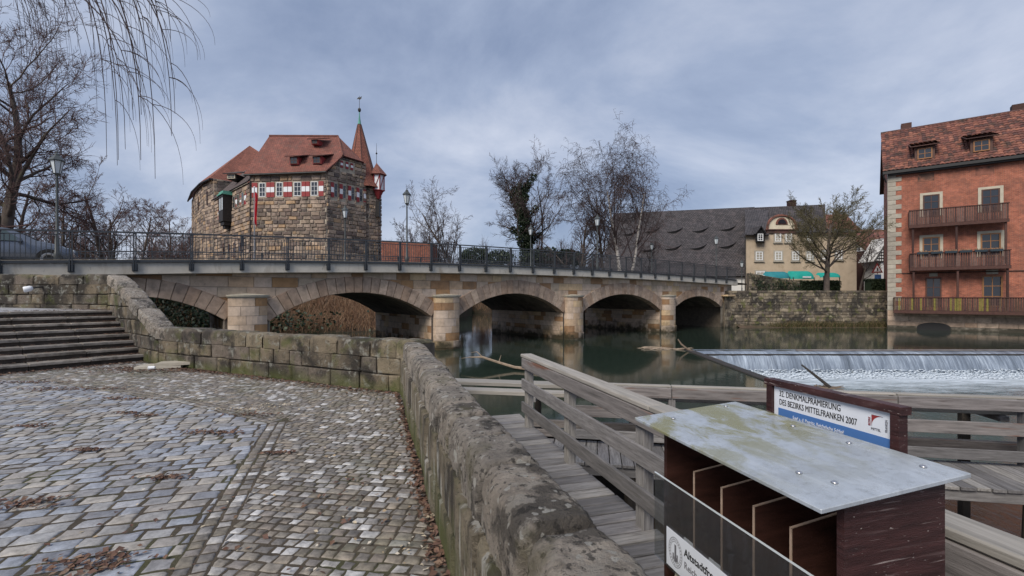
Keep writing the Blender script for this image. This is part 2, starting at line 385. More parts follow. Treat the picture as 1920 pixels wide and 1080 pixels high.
M['bark'] = mk('bark', [(.085, .068, .060)], 0.95, (3, .6, 1.3), [(1.5, .56, .7, (.10, .105, .05), .4)], (14, .6, .03))
M['twig'] = mk('twig', [(0.056, 0.039, 0.039)], 0.9, None, [], None)
M['twig_red'] = mk('twig_red', [(0.084, 0.050, 0.048)], 0.9, None, [], None)
M['twig_green'] = mk('twig_green', [(.095, .082, .042)], 0.9, None, [], None)
M['birch'] = mk('birch', [(.42, .39, .37)], 0.85, (1.2, .7, 1.15), [(2.2, .52, .60, (.035, .03, .028), .9, (1, 1, 2.5))], (10, .3, .02))
M['ivy'] = mk('ivy', [(.010, .022, .010), (.020, .038, .014), (.030, .045, .018), (.014, .028, .012)], 0.6, None, [], None, spec=.5)
M['hedge'] = mk('hedge', [(.018, .030, .012), (.030, .045, .016), (.012, .022, .010)], 0.7, None, [], None)
M['brush'] = mk('brush', [(.20, .11, .062), (.26, .16, .10), (.14, .075, .05), (.30, .20, .13)], 0.9, None, [], None)
M['grass'] = mk('grass', [(.06, .065, .022), (.12, .10, .045), (.05, .05, .02), (.17, .12, .07)], 0.9, None, [], None)
M['earth'] = mk('earth', [(.085, .062, .045)], 0.95, (.8, .6, 1.3), [(.35, .5, .66, (.055, .06, .024), .7)], (6, .6, .08))
M['copper'] = mk('copper_green', [(.10, .30, .24)], 0.6, (3, .8, 1.2), [], None)
M['darkmetal'] = mk('dark_metal', [(.022, .022, .024)], 0.5, None, [], None)
M['oriel'] = mk('oriel_wood', [(.022, .018, .017)], 0.6, (4, .7, 1.3), [], None)
M['plaster_yellow'] = mk('plaster_yellow', [(0.470, 0.382, 0.287)], 0.9, (.9, .85, 1.1), [(1.5, .58, .74, (.30, .23, .15), .5)], (20, .2, .02))
M['plaster_white'] = mk('plaster_white', [(.60, .60, .60)], 0.9, (.9, .9, 1.06), [], None)
M['stone_trim'] = mk('stone_trim', [(.36, .33, .28), (.40, .37, .32), (.33, .30, .26)], 0.85, (3, .8, 1.15), [], (20, .3, .02))
M['trim_cream'] = mk('trim_cream', [(.44, .40, .325)], 0.85, (3, .85, 1.1), [], (20, .2, .02))
M['win_white'] = mk('window_white', [(.72, .74, .76)], 0.5, None, [], None)
M['win_brown'] = mk('window_brown', [(.25, .115, .045)], 0.5, (5, .8, 1.2), [], None)
M['win_dark'] = mk('window_dark', [(.07, .03, .022)], 0.5, (5, .8, 1.2), [], None)
M['awning'] = mk('awning_cloth', [(.01, .30, .26)], 0.7, (2, .85, 1.1), [], None)
M['awning_blue'] = mk('awning_blue', [(.02, .19, .23)], 0.7, (2, .85, 1.1), [], None)
M['carpaint'] = mk('car_paint', [(.13, .15, .19)], 0.25, None, [], None, spec=.6, metal=.5)
M['tyre'] = mk('tyre', [(.012, .012, .013)], 0.8, None, [], None)
M['rim'] = mk('rim', [(.30, .31, .33)], 0.35, None, [], None, metal=.8)
M['flag'] = mk('flag_red', [(.55, .02, .035)], 0.7, (4, .8, 1.15), [], None)
M['driftwood'] = mk('driftwood', [(.26, .20, .15), (.33, .26, .20), (.16, .12, .09)], 0.9, (8, .7, 1.25), [], None)
M['planter'] = mk('planter_dark', [(.03, .045, .06)], 0.5, None, [], None)

def glass(name, colr, rough=0.04):
    m = bpy.data.materials.new(name); m.use_nodes = True; b = m.node_tree.nodes['Principled BSDF']
    b.inputs['Base Color'].default_value = c4(colr); b.inputs['Roughness'].default_value = rough; b.inputs['Specular IOR Level'].default_value = .8
    return m
M['glass'] = glass('window_glass', (.02, .024, .032))
M['carglass'] = glass('car_glass', (.03, .05, .055))
M['lampglass'] = glass('lamp_glass', (.55, .60, .64), .2)
def acrylic(name, tint, transp, rough):
    m = bpy.data.materials.new(name); m.use_nodes = True; T = NT(m); t = m.node_tree; b = t.nodes['Principled BSDF']
    b.inputs['Base Color'].default_value = c4(tint); b.inputs['Roughness'].default_value = rough; b.inputs['Specular IOR Level'].default_value = .6
    tr = T.n('ShaderNodeBsdfTransparent', {0: (.93, .95, .96, 1)})
    mixn = T.n('ShaderNodeMixShader', {0: transp, 1: b.outputs[0], 2: tr.outputs[0]})
    t.links.new(mixn.outputs[0], t.nodes['Material Output'].inputs[0]); return m, T, b
def clear_pane():
    m = bpy.data.materials.new('acrylic_clear'); m.use_nodes = True; T = NT(m); t = m.node_tree
    gl = T.n('ShaderNodeBsdfGlossy', {0: (.9, .92, .95, 1), 1: .03}); tr = T.n('ShaderNodeBsdfTransparent', {0: (.86, .87, .88, 1)}); df = T.n('ShaderNodeBsdfDiffuse', {0: (.4, .42, .44, 1)})
    a = T.n('ShaderNodeMixShader', {0: .05, 1: tr.outputs[0], 2: df.outputs[0]})
    b = T.n('ShaderNodeMixShader', {0: .17, 1: a.outputs[0], 2: gl.outputs[0]})
    t.links.new(b.outputs[0], t.nodes['Material Output'].inputs[0]); return m
M['pane_clear'] = clear_pane()
M['plate'], T_, b_ = acrylic('acrylic_roof', (.47, .52, .60), .30, .22)
oc = T_.n('ShaderNodeTexCoord').outputs['Object']
n1 = T_.n('ShaderNodeTexNoise', {0: T_.n('ShaderNodeMapping', {0: oc, 'Scale': (3.2, 7, 1)}).outputs[0], 'Scale': 1.3, 'Detail': 8.0, 'Roughness': .68, 'Distortion': .5}).outputs[0]
n3 = T_.n('ShaderNodeTexNoise', {0: oc, 'Scale': 5.0, 'Detail': 9.0, 'Roughness': .75}).outputs[0]
sx = T_.n('ShaderNodeSeparateXYZ', {0: oc})
far_ = T_.n('ShaderNodeMapRange', {0: sx.outputs[0], 1: .40, 2: -.1, 3: 0.0, 4: 1.0}).outputs[0]
n4 = T_.n('ShaderNodeTexNoise', {0: T_.n('ShaderNodeMapping', {0: oc, 'Scale': (2.0, 12, 1)}).outputs[0], 'Scale': 1.6, 'Detail': 9.0, 'Roughness': .75}).outputs[0]
n5 = T_.n('ShaderNodeTexNoise', {0: oc, 'Scale': 40.0, 'Detail': 6.0, 'Roughness': .8}).outputs[0]
ca = T_.mix(T_.math('MULTIPLY', T_.ramp(n3, [(.38, g3(0)), (.66, g3(1))]), .8), c4((.46, .51, .58)), c4((.31, .335, .365)))
ca = T_.mix(T_.math('MULTIPLY', T_.ramp(n4, [(.50, g3(0)), (.64, g3(1))]), .55), ca, c4((.58, .63, .70)))
ca = T_.mix(T_.math('MULTIPLY', T_.ramp(n5, [(.52, g3(0)), (.68, g3(1))]), .35), ca, c4((.17, .18, .19)))
ca = T_.mix(T_.math('MULTIPLY', T_.math('MULTIPLY', T_.ramp(n1, [(.44, g3(0)), (.54, g3(1))]), far_), .85), ca, c4((.24, .225, .08)))
T_.t.links.new(ca, b_.inputs['Base Color'])
T_.t.links.new(T_.ramp(n3, [(.35, g3(.14)), (.7, g3(.42))]), b_.inputs['Roughness'])

def water(name, deep, bump_s, bump_k, foam=None):
    m = bpy.data.materials.new(name); m.use_nodes = True; T = NT(m); b = m.node_tree.nodes['Principled BSDF']
    pos = T.n('ShaderNodeNewGeometry').outputs['Position']
    ps = T.n('ShaderNodeMapping', {0: pos, 'Scale': (1, .45, 1)}).outputs[0]
    n1 = T.n('ShaderNodeTexNoise', {0: ps, 'Scale': bump_s, 'Detail': 6.0, 'Roughness': .62}).outputs[0]
    bp = T.n('ShaderNodeBump', {'Strength': bump_k, 'Distance': .05, 'Height': n1})
    b.inputs['Base Color'].default_value = c4(deep); b.inputs['Roughness'].default_value = .06; b.inputs['IOR'].default_value = 1.33; b.inputs['Specular IOR Level'].default_value = .6
    T.t.links.new(bp.outputs[0], b.inputs['Normal'])
    if foam:
        y = T.n('ShaderNodeSeparateXYZ', {0: pos})
        n2 = T.n('ShaderNodeTexNoise', {0: T.n('ShaderNodeMapping', {0: pos, 'Scale': (.55, 1.5, 1)}).outputs[0], 'Scale': 1.6, 'Detail': 9.0, 'Roughness': .75}).outputs[0]
        yy = T.n('ShaderNodeMapRange', {0: y.outputs[1], 1: 13.0, 2: 23.6, 3: -.30, 4: .46}).outputs[0]
        fac = T.ramp(T.math('ADD', n2, yy), [(.52, g3(0)), (.92, g3(1))])
        c = T.mix(fac, c4(deep), c4((.52, .58, .64)))
        xm = T.n('ShaderNodeMapRange', {0: y.outputs[1], 1: 11.5, 2: 8.8, 3: 0.0, 4: .9}).outputs[0]
        c = T.mix(xm, c, c4((.10, .055, .028)))
        T.t.links.new(c, b.inputs['Base Color'])
        T.t.links.new(T.ramp(fac, [(0, g3(.07)), (1, g3(.7))]), b.inputs['Roughness'])
    return m
M['river'] = water('river_water', (.022, .034, .026), 1.1, .10)
M['pool'] = water('pool_water', (.05, .085, .085), 2.6, .55, True)
def fallmat():
    m = bpy.data.materials.new('falling_water'); m.use_nodes = True; T = NT(m); b = m.node_tree.nodes['Principled BSDF']
    pos = T.n('ShaderNodeNewGeometry').outputs['Position']
    s1 = T.n('ShaderNodeTexNoise', {0: T.n('ShaderNodeMapping', {0: pos, 'Scale': (7, .5, .35)}).outputs[0], 'Scale': 1.0, 'Detail': 6.0, 'Roughness': .75}).outputs[0]
    s2 = T.n('ShaderNodeTexNoise', {0: T.n('ShaderNodeMapping', {0: pos, 'Scale': (22, 1.5, 1.2)}).outputs[0], 'Scale': 1.0, 'Detail': 4.0, 'Roughness': .7}).outputs[0]
    s0 = T.n('ShaderNodeTexNoise', {0: T.n('ShaderNodeMapping', {0: pos, 'Scale': (1.1, .5, .3)}).outputs[0], 'Scale': 1.0, 'Detail': 5.0, 'Roughness': .6}).outputs[0]
    q = T.math('ADD', T.math('ADD', T.math('MULTIPLY', s1, .4), T.math('MULTIPLY', s2, .25)), T.math('MULTIPLY', s0, .35))
    c = T.ramp(q, [(.36, (.05, .065, .085)), (.50, (.17, .205, .26)), (.60, (.36, .42, .50)), (.70, (.62, .68, .76))])
    T.t.links.new(c, b.inputs['Base Color']); b.inputs['Roughness'].default_value = .3
    bp = T.n('ShaderNodeBump', {'Strength': .6, 'Distance': .06, 'Height': q}); T.t.links.new(bp.outputs[0], b.inputs['Normal'])
    return m
M['fall'] = fallmat()

def tilemat(name, cols, tw, th, dark, stain=None, mortar=.02, bumpk=.6):
    """plain-tile roof on a UV laid out in metres"""
    m = bpy.data.materials.new(name); m.use_nodes = True; T = NT(m); b = m.node_tree.nodes['Principled BSDF']
    uv = T.n('ShaderNodeTexCoord').outputs['UV']
    br = T.n('ShaderNodeTexBrick', {0: uv, 'Color1': c4(cols[0]), 'Color2': c4(cols[1]), 'Mortar': c4(dark), 'Scale': 1.0, 'Mortar Size': mortar, 'Mortar Smooth': .3, 'Bias': -.1, 'Brick Width': tw, 'Row Height': th}, offset=.5)
    n = T.n('ShaderNodeTexNoise', {0: uv, 'Scale': .6, 'Detail': 7.0, 'Roughness': .7}).outputs[0]
    c = T.mix(1.0, br.outputs[0], T.ramp(n, [(.3, g3(.6)), (.7, g3(1.3))]), 'MULTIPLY')
    n2 = T.n('ShaderNodeTexNoise', {0: uv, 'Scale': 3.0, 'Detail': 6.0, 'Roughness': .75}).outputs[0]
    c = T.mix(1.0, c, T.ramp(n2, [(.32, g3(.65)), (.68, g3(1.25))]), 'MULTIPLY')
    if stain:
        n3 = T.n('ShaderNodeTexNoise', {0: uv, 'Scale': 1.1, 'Detail': 8.0, 'Roughness': .7}).outputs[0]
        c = T.mix(T.math('MULTIPLY', T.ramp(n3, [(.5, g3(0)), (.68, g3(1))]), .7), c, c4(stain))
    T.t.links.new(c, b.inputs['Base Color']); b.inputs['Roughness'].default_value = .85
    sv = T.n('ShaderNodeSeparateXYZ', {0: uv}).outputs[1]
    saw = T.math('FRACT', T.math('DIVIDE', sv, th))
    hgt = T.math('ADD', T.math('MULTIPLY', T.math('SUBTRACT', 1.0, saw), 1.0), T.math('MULTIPLY', br.outputs[1], -1.0))
    bp = T.n('ShaderNodeBump', {'Strength': bumpk, 'Distance': .05, 'Height': hgt}); T.t.links.new(bp.outputs[0], b.inputs['Normal'])
    return m
M['roof_red'] = tilemat('roof_red_tiles', [(0.259, 0.091, 0.065), (0.173, 0.068, 0.053)], .26, .22, (.09, .03, .025), (.12, .075, .06))
M['roof_bright'] = tilemat('roof_bright_tiles', [(0.307, 0.112, 0.076), (0.219, 0.086, 0.060)], .26, .22, (.12, .04, .03))
M['roof_dark'] = tilemat('roof_dark_tiles', [(.080, .072, .078), (.040, .036, .041)], .34, .30, (.016, .014, .016), (.10, .082, .085), .045)
M['roof_greybrown'] = tilemat('roof_greybrown_tiles', [(.11, .075, .066), (.07, .052, .05)], .26, .22, (.03, .024, .024), (.055, .05, .05))
M['brickwall'] = tilemat('brick_masonry', [(0.345, 0.106, 0.061), (0.240, 0.072, 0.048)], .26, .085, (.30, .19, .14), (.17, .075, .055), .010, .35)
M['roof_tile'] = mk('roof_tile', [(.22, .09, .065), (.17, .07, .055), (.27, .115, .08), (.10, .05, .045), (.20, .085, .065), (.14, .06, .05)], .85, (1.4, .6, 1.3),
    [(1.2, .52, .64, (.05, .04, .034), .8), (4, .58, .66, (.035, .032, .026), .7)], (20, .4, .02))

# ================================================================ the setting
mb = MB(); S = 900
mb.add([(-S, -200, -1.7), (S, -200, -1.7), (S, S * 1.5, -1.7), (-S, S * 1.5, -1.7)], [(0, 1, 2, 3)])
st(mb.build('ground', M['earth']))
# river above the weir, one flat sheet
mb = MB()
ring = [(-70, 3), (-0.9, 3), (-0.9, 9.0), (5.5, 8.05), (9.2, 16.2), (9.7, 25.4), (90, 25.4), (90, 120), (-90, 150), (-90, 3)]
mb.add([(x, y, 0) for x, y in ring[1:]], [tuple(range(len(ring) - 1))])
st(mb.build('river', M['river']))
mb = MB(); ring = [(-.8, -6), (90, -6), (90, 24.6), (9.3, 24.6), (9.0, 16), (5.3, 8.0), (-.8, 8.9)]
mb.add([(x, y, -1.0) for x, y in ring], [tuple(range(len(ring)))])
st(mb.build('river_below_weir', M['pool']))

def land(name, ring, z, mat=None, bot=-1.69, slope=0.0):
    mb = MB(); n = len(ring); cx = sum(p[0] for p in ring) / n; cy = sum(p[1] for p in ring) / n
    top = [(x, y, z) for x, y in ring]; bt = [(cx + (x - cx) * (1 + slope), cy + (y - cy) * (1 + slope), bot) for x, y in ring]
    mb.add(top + bt, [tuple(range(n))] + [(i, i + n, (i + 1) % n + n, (i + 1) % n) for i in range(n)])
    return st(mb.build(name, mat or M['earth']))
land('left_bank', [(-90, 8), (-22, 8.4), (-19.4, 13.0), (-25.6, 22.0), (-34, 34), (-60, 60), (-120, 90), (-160, 40)], 3.75)
land('castle_island', [(-11, 52), (-30, 49), (-42, 52), (-66, 82), (-50, 120), (-12, 110), (-6, 70)], 2.6)
land('right_bank', [(20.2, 44.55), (36, 44.55), (62, 36), (120, 36), (160, 160), (20, 160), (10, 100), (12, 60)], 3.35)
land('far_bank', [(-500, 150), (-150, 125), (0, 118), (60, 160), (500, 120), (700, 1200), (-700, 1200)], 3.2)

# ---------------------------------------------------------------- paved square
ZP = 1.4                                            # paving level
def wall_x(y): return -0.32 - 0.295 * (y - 2.65)    # inner face of the parapet beside the camera
CR = V((wall_x(7.7), 7.7)); CL = V((-8.27, 10.9))   # ends of the far parapet
A_ = V((-.8, .6)); E_ = V((.6, .8))                 # stair: going up / along the steps
SB = CL + A_ * 1.0                                  # foot of the stair at its wall
ring = [(wall_x(-5) + .1, -5), (CR.x + .1, CR.y + .15), (CL.x, CL.y + .15), (SB.x - .02, SB.y + .02), (SB.x - 6 * E_.x, SB.y - 6 * E_.y), (-22, 4), (-22, -5)]
mb = MB(); mb.prism([(x, y, -1.6) for x, y in ring], (0, 0, ZP + 1.6 - .0055))
sq = st(mb.build('paved_square', M['dirt']))

def sett(mb, poly, h, bev, r):
    q_ = []
    for i in range(len(poly)):          # uneven edges
        a, b = V(poly[i]), V(poly[(i + 1) % len(poly)]); q_.append(a)
        if (b - a).length > .06: d = b - a; q_.append(a.lerp(b, rng.uniform(.4, .6)) + V((-d.y, d.x)) * rng.uniform(-.045, .045))
    if poly[0][1] > 6.5: q_ = [V(p) for p in poly]
    poly = q_; n = len(poly); c = sum(poly, V((0, 0))) / n
    def ins(p, b):
        d = c - p; return p + d * min(.5, b * 1.35 / max(d.length, 1e-5))
    tx, ty = rng.uniform(-.016, .016), rng.uniform(-.016, .016)
    zz = lambda q, dz: ZP + h + dz + (q.x - c.x) * tx + (q.y - c.y) * ty
    r0 = [(p.x, p.y, ZP - .03) for p in poly]
    r1 = [(q.x, q.y, zz(q, -.0085)) for q in (ins(p, bev * .12) for p in poly)]
    r2 = [(q.x, q.y, zz(q, -.002)) for q in (ins(p, bev * .7) for p in poly)]
    r3 = [(q.x, q.y, zz(q, rng.uniform(0, .0015))) for q in (ins(p, bev * 2.0) for p in poly)]
    fs = [(k + i, k + (i + 1) % n, k + n + (i + 1) % n, k + n + i) for k in (0, n, 2 * n) for i in range(n)] + [tuple(range(3 * n, 4 * n))]
    mb.add(r0 + r1 + r2 + r3, fs, r)
def inside(p, poly):
    c = False; n = len(poly)
    for i in range(n):
        a, b = poly[i], poly[(i + 1) % n]
        if (a[1] > p[1]) != (b[1] > p[1]) and p[0] < (b[0] - a[0]) * (p[1] - a[1]) / (b[1] - a[1]) + a[0]: c = not c
    return c
K = V((-3.07, 5.85))                                 # corner of the large setts
LARGE = [(-1.98 + .35, 1.65), (K.x, K.y), (-5.04, 7.0), (-8.9, 8.75), (-16, 9.6), (-16, 1.2)]
SQUARE = [(wall_x(1.6) - .03, 1.6), (CR.x - .06, CR.y - .06), (CL.x - .05, CL.y - .1), (SB.x - .05, SB.y - .1), (SB.x - 6 * E_.x, SB.y - 6 * E_.y - .1), (-16, 1.2), (-1.6, 1.2)]
def field(test, ang, tw, td, jit, gap):
    """rows of four-cornered setts; returns list of polygons"""
    c, s = math.cos(ang), math.sin(ang); res = []
    v = -2.0
    while v < 22:
        dv = td * rng.uniform(.86, 1.16); u = -20 + rng.uniform(0, tw)
        while u < 14:
            du = tw * rng.uniform(.72, 1.32); bow = .05 * math.sin(u * .9)
            cx, cy = u + du / 2, v + dv / 2 + bow
            X, Y = cx * c - cy * s, cx * s + cy * c
            if -16 < X < 1 and 1.4 < Y < 13 and X > -1.7 * Y - 1.5 and test((X, Y)):
                j = lambda: rng.uniform(-jit, jit); g = gap / 2
                q = [(u + g + j(), v + g + j()), (u + du - g + j(), v + g + j()), (u + du - g + j(), v + dv - g + j()), (u + g + j(), v + dv - g + j())]
                if rng.random() < .35:     # a knocked-off corner
                    k = rng.randrange(4); a, b, d = V(q[k]), V(q[k - 1]), V(q[(k + 1) % 4]); t = rng.uniform(.1, .22)
                    q[k:k + 1] = [tuple(a.lerp(b, t)), tuple(a.lerp(d, t))]
                res.append([(x * c - (y + bow) * s, x * s + (y + bow) * c) for x, y in q])
            u += du
        v += dv
    return res
def lay(polys, nm, mat, bev, hj):
    polys.sort(key=lambda p: p[0][0] ** 2 + p[0][1] ** 2)
    vis = lambda p: 555 + F * 1.6 / p[0][1] < 1090 and abs(p[0][0] / p[0][1]) < 1.12
    front = [p for p in polys if vis(p)][:290]; ids = set(map(id, front)); rest = MB()
    for p in polys:
        m_ = MB() if id(p) in ids else rest
        sett(m_, p, rng.uniform(-hj, hj), bev, rng.random())
        if id(p) in ids: m_.build(nm, mat, sq, smooth=True)
    stuff(rest.build(nm + '_field', mat, sq, smooth=True))
inL = lambda p: inside(p, LARGE) and inside(p, SQUARE)
inS = lambda p: inside(p, SQUARE) and not inside(p, [(a[0] + (.06 if i == 0 else 0), a[1]) for i, a in enumerate(LARGE)])
def cutL(p):
    n = len(LARGE)
    for i in range(n):
        a, b = LARGE[i], LARGE[(i + 1) % n]; e_ = V((b[0] - a[0], b[1] - a[1])).normalized()
        p = clip(p, a, (-e_.y, e_.x)) if p else p
        if not p or len(p) < 3: return None
    return p if area(p) > .004 else None
polyL = [q for q in (cutL(p) for p in field(lambda p: inside(p, SQUARE) and inside(p, [(-1.4, 1.4), (-2.85, 6.1), (-5, 7.25), (-9, 9.1), (-17, 10), (-17, 1)]), R(17), .19, .15, .009, .013)) if q]
lay(polyL, 'large_sett', M['sett_large'], .015, .004)
BD = [V(LARGE[0]), V(LARGE[1]), V(LARGE[2]), V(LARGE[3])]
def dist_b(p):
    best = 9
    for a, b in zip(BD[:-1], BD[1:]):
        d = b - a; t = max(0, min(1, (V(p) - a).dot(d) / d.dot(d))); best = min(best, (V(p) - a - d * t).length)
    return best
def cutS(p):
    c = sum((V(q) for q in p), V((0, 0))) / len(p)
    for a, b in zip(BD[:-1], BD[1:]):
        d = b - a; L = d.length; d.normalize(); n_ = V((d.y, -d.x)); t = (c - a).dot(d)
        if -.15 < t < L + .15 and -.3 < (c - a).dot(n_) < .5: p = clip(p, tuple(a + n_ * .212), tuple(n_))
        if not p or len(p) < 3: return None
    return p if area(p) > .0012 else None
polyS = [q for q in (cutS(p) for p in field(lambda p: inside(p, SQUARE) and not inside(p, LARGE), R(-8), .10, .086, .007, .008)) if q]
for a, b in zip(BD[:-1], BD[1:]):            # two border rows along the change of paving
    d = (b - a).normalized(); n_ = V((d.y, -d.x))
    for r_ in range(2):
        u = .0
        while u < (b - a).length:
            w_ = rng.uniform(.08, .13); o = a + d * u + n_ * (.012 + r_ * .10); j = lambda: rng.uniform(-.005, .005)
            polyS.append([tuple(o + d * (x + j()) + n_ * (y + j())) for x, y in ((.006, 0), (.006, .088), (w_ - .006, .088), (w_ - .006, 0))][::-1]); u += w_
lay(polyS, 'small_sett', M['sett_small'], .010, .004)

# fallen leaves: drifts along the walls and the stair, clumps in hollows
def scatter(name, spots, mat, smin, smax, lift=.008):
    mb = MB()
    for (x, y, sx_, sy_, n, z) in spots:
        for _ in range(n):
            px, py = rng.gauss(x, sx_), rng.gauss(y, sy_); a = rng.uniform(0, 6.28); s_ = rng.uniform(smin, smax)
            if z == ZP and not inside((px, py), SQUARE): continue
            d = V((math.cos(a), math.sin(a), rng.uniform(-.25, .25))) * s_; e_ = V((-math.sin(a), math.cos(a), rng.uniform(-.4, .4))) * s_ * .6
            c = V((px, py, z + lift + rng.uniform(0, .012)))
            mb.add([c - d, c + e_ + V((0, 0, s_ * .3)), c + d, c - e_], [(0, 1, 2), (0, 2, 3)], rng.random())
    o = stuff(mb.build(name, mat)); return o
sp = []
for k in range(40):
    t = k / 39; q = CL.lerp(CR, t); sp.append((q.x - .05, q.y - .16 - .06 * rng.random(), .12, .07, 50 if t < .35 else 28, ZP))
for k in range(24):
    q = SB - E_ * (k * .22); sp.append((q.x + .16, q.y - .12, .14, .12, 46, ZP))
sp.append((-8.1, 10.2, .45, .25, 700, ZP)); sp.append((-7.2, 9.9, .6, .2, 300, ZP))
for k in range(40):
    y = 2.2 + k * .135; sp.append((wall_x(y) - .07, y, .035, .06, 26, ZP))
tag(scatter('fallen_leaves', sp, M['leaf_litter'], .014, .034), kind='stuff')
sp = []
for (px, py, a, b, n) in [(190, 1055, .14, .06, 170), (400, 812, .18, .05, 150), (275, 780, .10, .03, 70), (165, 845, .10, .03, 90), (310, 897, .10, .035, 100), (515, 850, .08, .025, 60), (55, 945, .14, .05, 120), (60, 800, .12, .03, 80),
                       (130, 730, .5, .10, 300), (230, 748, .22, .05, 110), (50, 718, .4, .06, 200), (240, 775, .1, .03, 60), (465, 778, .2, .05, 80), (700, 940, .4, .5, 60), (350, 980, .8, .8, 70)]:
    q = P(px, py, F * 1.6 / (py - 555)); sp.append((q.x, q.y, a, b, n, ZP))
stuff(scatter('leaf_clumps', sp, M['leaf_litter'], .012, .028))
sp = []
for (px, py, a, b, n) in [(465, 768, .22, .06, 130), (520, 760, .18, .05, 50), (600, 900, .7, .7, 60), (700, 760, .6, .4, 50), (820, 960, .05, .7, 70), (730, 1040, .35, .3, 30)]:
    q = P(px, py, F * 1.6 / (py - 555)); sp.append((q.x, q.y, a, b, n, ZP))
stuff(scatter('pale_chips', sp, M['pale_litter'], .008, .02))

# ---------------------------------------------------------------- parapet beside the camera
WU = V((-.283, .959, 0)).normalized(); WN = V((-WU.y, WU.x, 0))      # along the wall; inward normal (towards the square)
W0 = V((wall_x(-1.2), -1.2, 0)); WL = (V((CR.x, CR.y, 0)) - W0).length; TH = .29
near = thing('parapet_wall', 'weathered sandstone parapet with rounded lichen-spotted coping running away beside the boardwalk', 'wall', (W0.x, W0.y, ZP))
mb = MB(); p0 = W0 - WN * .03 + WU * -.2; p1 = W0 + WU * (WL + .01) - WN * .03
q = -WN * (TH - .07)
mb.prism([p0 + V((0, 0, -1.6)), p1 + V((0, 0, -1.6)), p1 + q + V((0, 0, -1.6)), p0 + q + V((0, 0, -1.6))], (0, 0, 2.02 + 1.6)); mb.build('wall_core', M['mortar'], near)
block_wall(near, W0, WU, WN, 0, WL, ZP - .02, 2.0, .3, .62, M['streaked'], 'stone', .045, .03, .012, maxp=200, jit=.012)
block_wall(near, W0 - WN * (TH - .045), WU, -WN, 0, WL + .3, -1.2, 2.0, .34, .7, M['streaked'], 'stone', .03, .02, .012, maxp=200)
def coping(parent, p0, p1, wd, h, z, mat, nseg, narc, rough, slope=0.0, rnd_=1.0, endr=.17):
    """one rounded coping stone from p0 to p1 (its centre line)"""
    d = (p1 - p0); L = d.length; d.normalize(); nn = V((-d.y, d.x, 0)); mb = MB(); seed = V((rng.uniform(0, 50), rng.uniform(0, 50), 0))
    rows = []
    hh = h * rng.uniform(.93, 1.06); ww = wd * rng.uniform(.96, 1.05); off = rng.uniform(-.012, .012)
    for i in range(nseg + 1):
        t = i / nseg; e_ = min(t, 1 - t) * L; shrink = 1 - endr * max(0, 1 - e_ / .035) ** 2
        for k in range(narc + 1):
            a = math.pi * k / narc; ca, sa = math.cos(a), math.sin(a)
            ex = .44 if rnd_ > .5 else .26
            x = math.copysign(abs(ca) ** ex, ca) * ww / 2 * shrink; y = (abs(sa) ** ex) * hh * shrink
            q = p0 + d * (L * t) + nn * (x + off) + V((0, 0, z + y + slope * L * t))
            s_ = mnoise.noise(q * 4 + seed) * rough * .45 + mnoise.noise(q * 15 + seed) * rough * .45 + (mnoise.fractal(q * 38, 1.0, 2.0, 3) * rough * .45 if nseg > 12 else 0)
            q = q + (nn * ca + V((0, 0, sa))) * s_
            mb.v.append(tuple(q))
    w_ = narc + 1
    for i in range(nseg):
        for k in range(narc): mb.f.append((i * w_ + k, i * w_ + k + 1, (i + 1) * w_ + k + 1, (i + 1) * w_ + k)); mb.r.append(0)
    mb.f.append(tuple(range(w_))); mb.r.append(0); mb.f.append(tuple(nseg * w_ + k for k in range(w_))[::-1]); mb.r.append(0)
    return mb.build('coping_stone', mat, parent, smooth=True)
u = 0.0
while u < WL - .05:
    L = rng.uniform(.42, .66); L = min(L, WL - u + .0)
    a = W0 + WU * (u + .006) - WN * .15; b = W0 + WU * (u + L - .006) - WN * .15
    close = a.y < 4.2
    coping(near, V((a.x, a.y, 0)), V((b.x, b.y, 0)), .315, .27, 1.985, M['coping'], 40 if close else 10, 30 if close else 12, .016, endr=.42)
    u += L

# ---------------------------------------------------------------- far parapet and stair walls
D3 = lambda q, z=0: V((q.x, q.y, z))
FU = (CR - CL).normalized(); FN = V((FU.y, -FU.x)); FU3 = D3(FU); FN3 = D3(FN); FL = (CR - CL).length
farw = thing('parapet_wall', 'low mossy sandstone block parapet crossing the square below the bridge', 'wall', (CL.x, CL.y, ZP))
mb = MB(); a, b = D3(CL) - FN3 * .03, D3(CR) - FN3 * .03 + FU3 * .36
mb.prism([a + V((0, 0, -1.6)), b + V((0, 0, -1.6)), b - FN3 * .36 + V((0, 0, -1.6)), a - FN3 * .36 + V((0, 0, -1.6))], (0, 0, 2.21 + 1.6)); mb.build('wall_core', M['mortar'], farw)
block_wall(farw, D3(CL), FU3, FN3, 0, FL - .02, ZP - .02, 1.96, .28, .55, M['parapet'], 'stone', .04, .03, .014, jit=.012)
block_wall(farw, D3(CL) - FN3 * .40, FU3, -FN3, 0, FL + .3, -.6, 1.96, .32, .7, M['parapet'], 'stone', .03, .03, .014)
u = 0.0
while u < FL + .3:
    L = min(rng.uniform(.5, .95), FL + .36 - u)
    a = CL + FU * (u + .01) - FN * .2; b = CL + FU * (u + L - .01) - FN * .2
    if L > .1: coping(farw, D3(a), D3(b), .46, .29, 1.965, M['parapet'], 7, 12, .012, rnd_=0.0)
    u += L

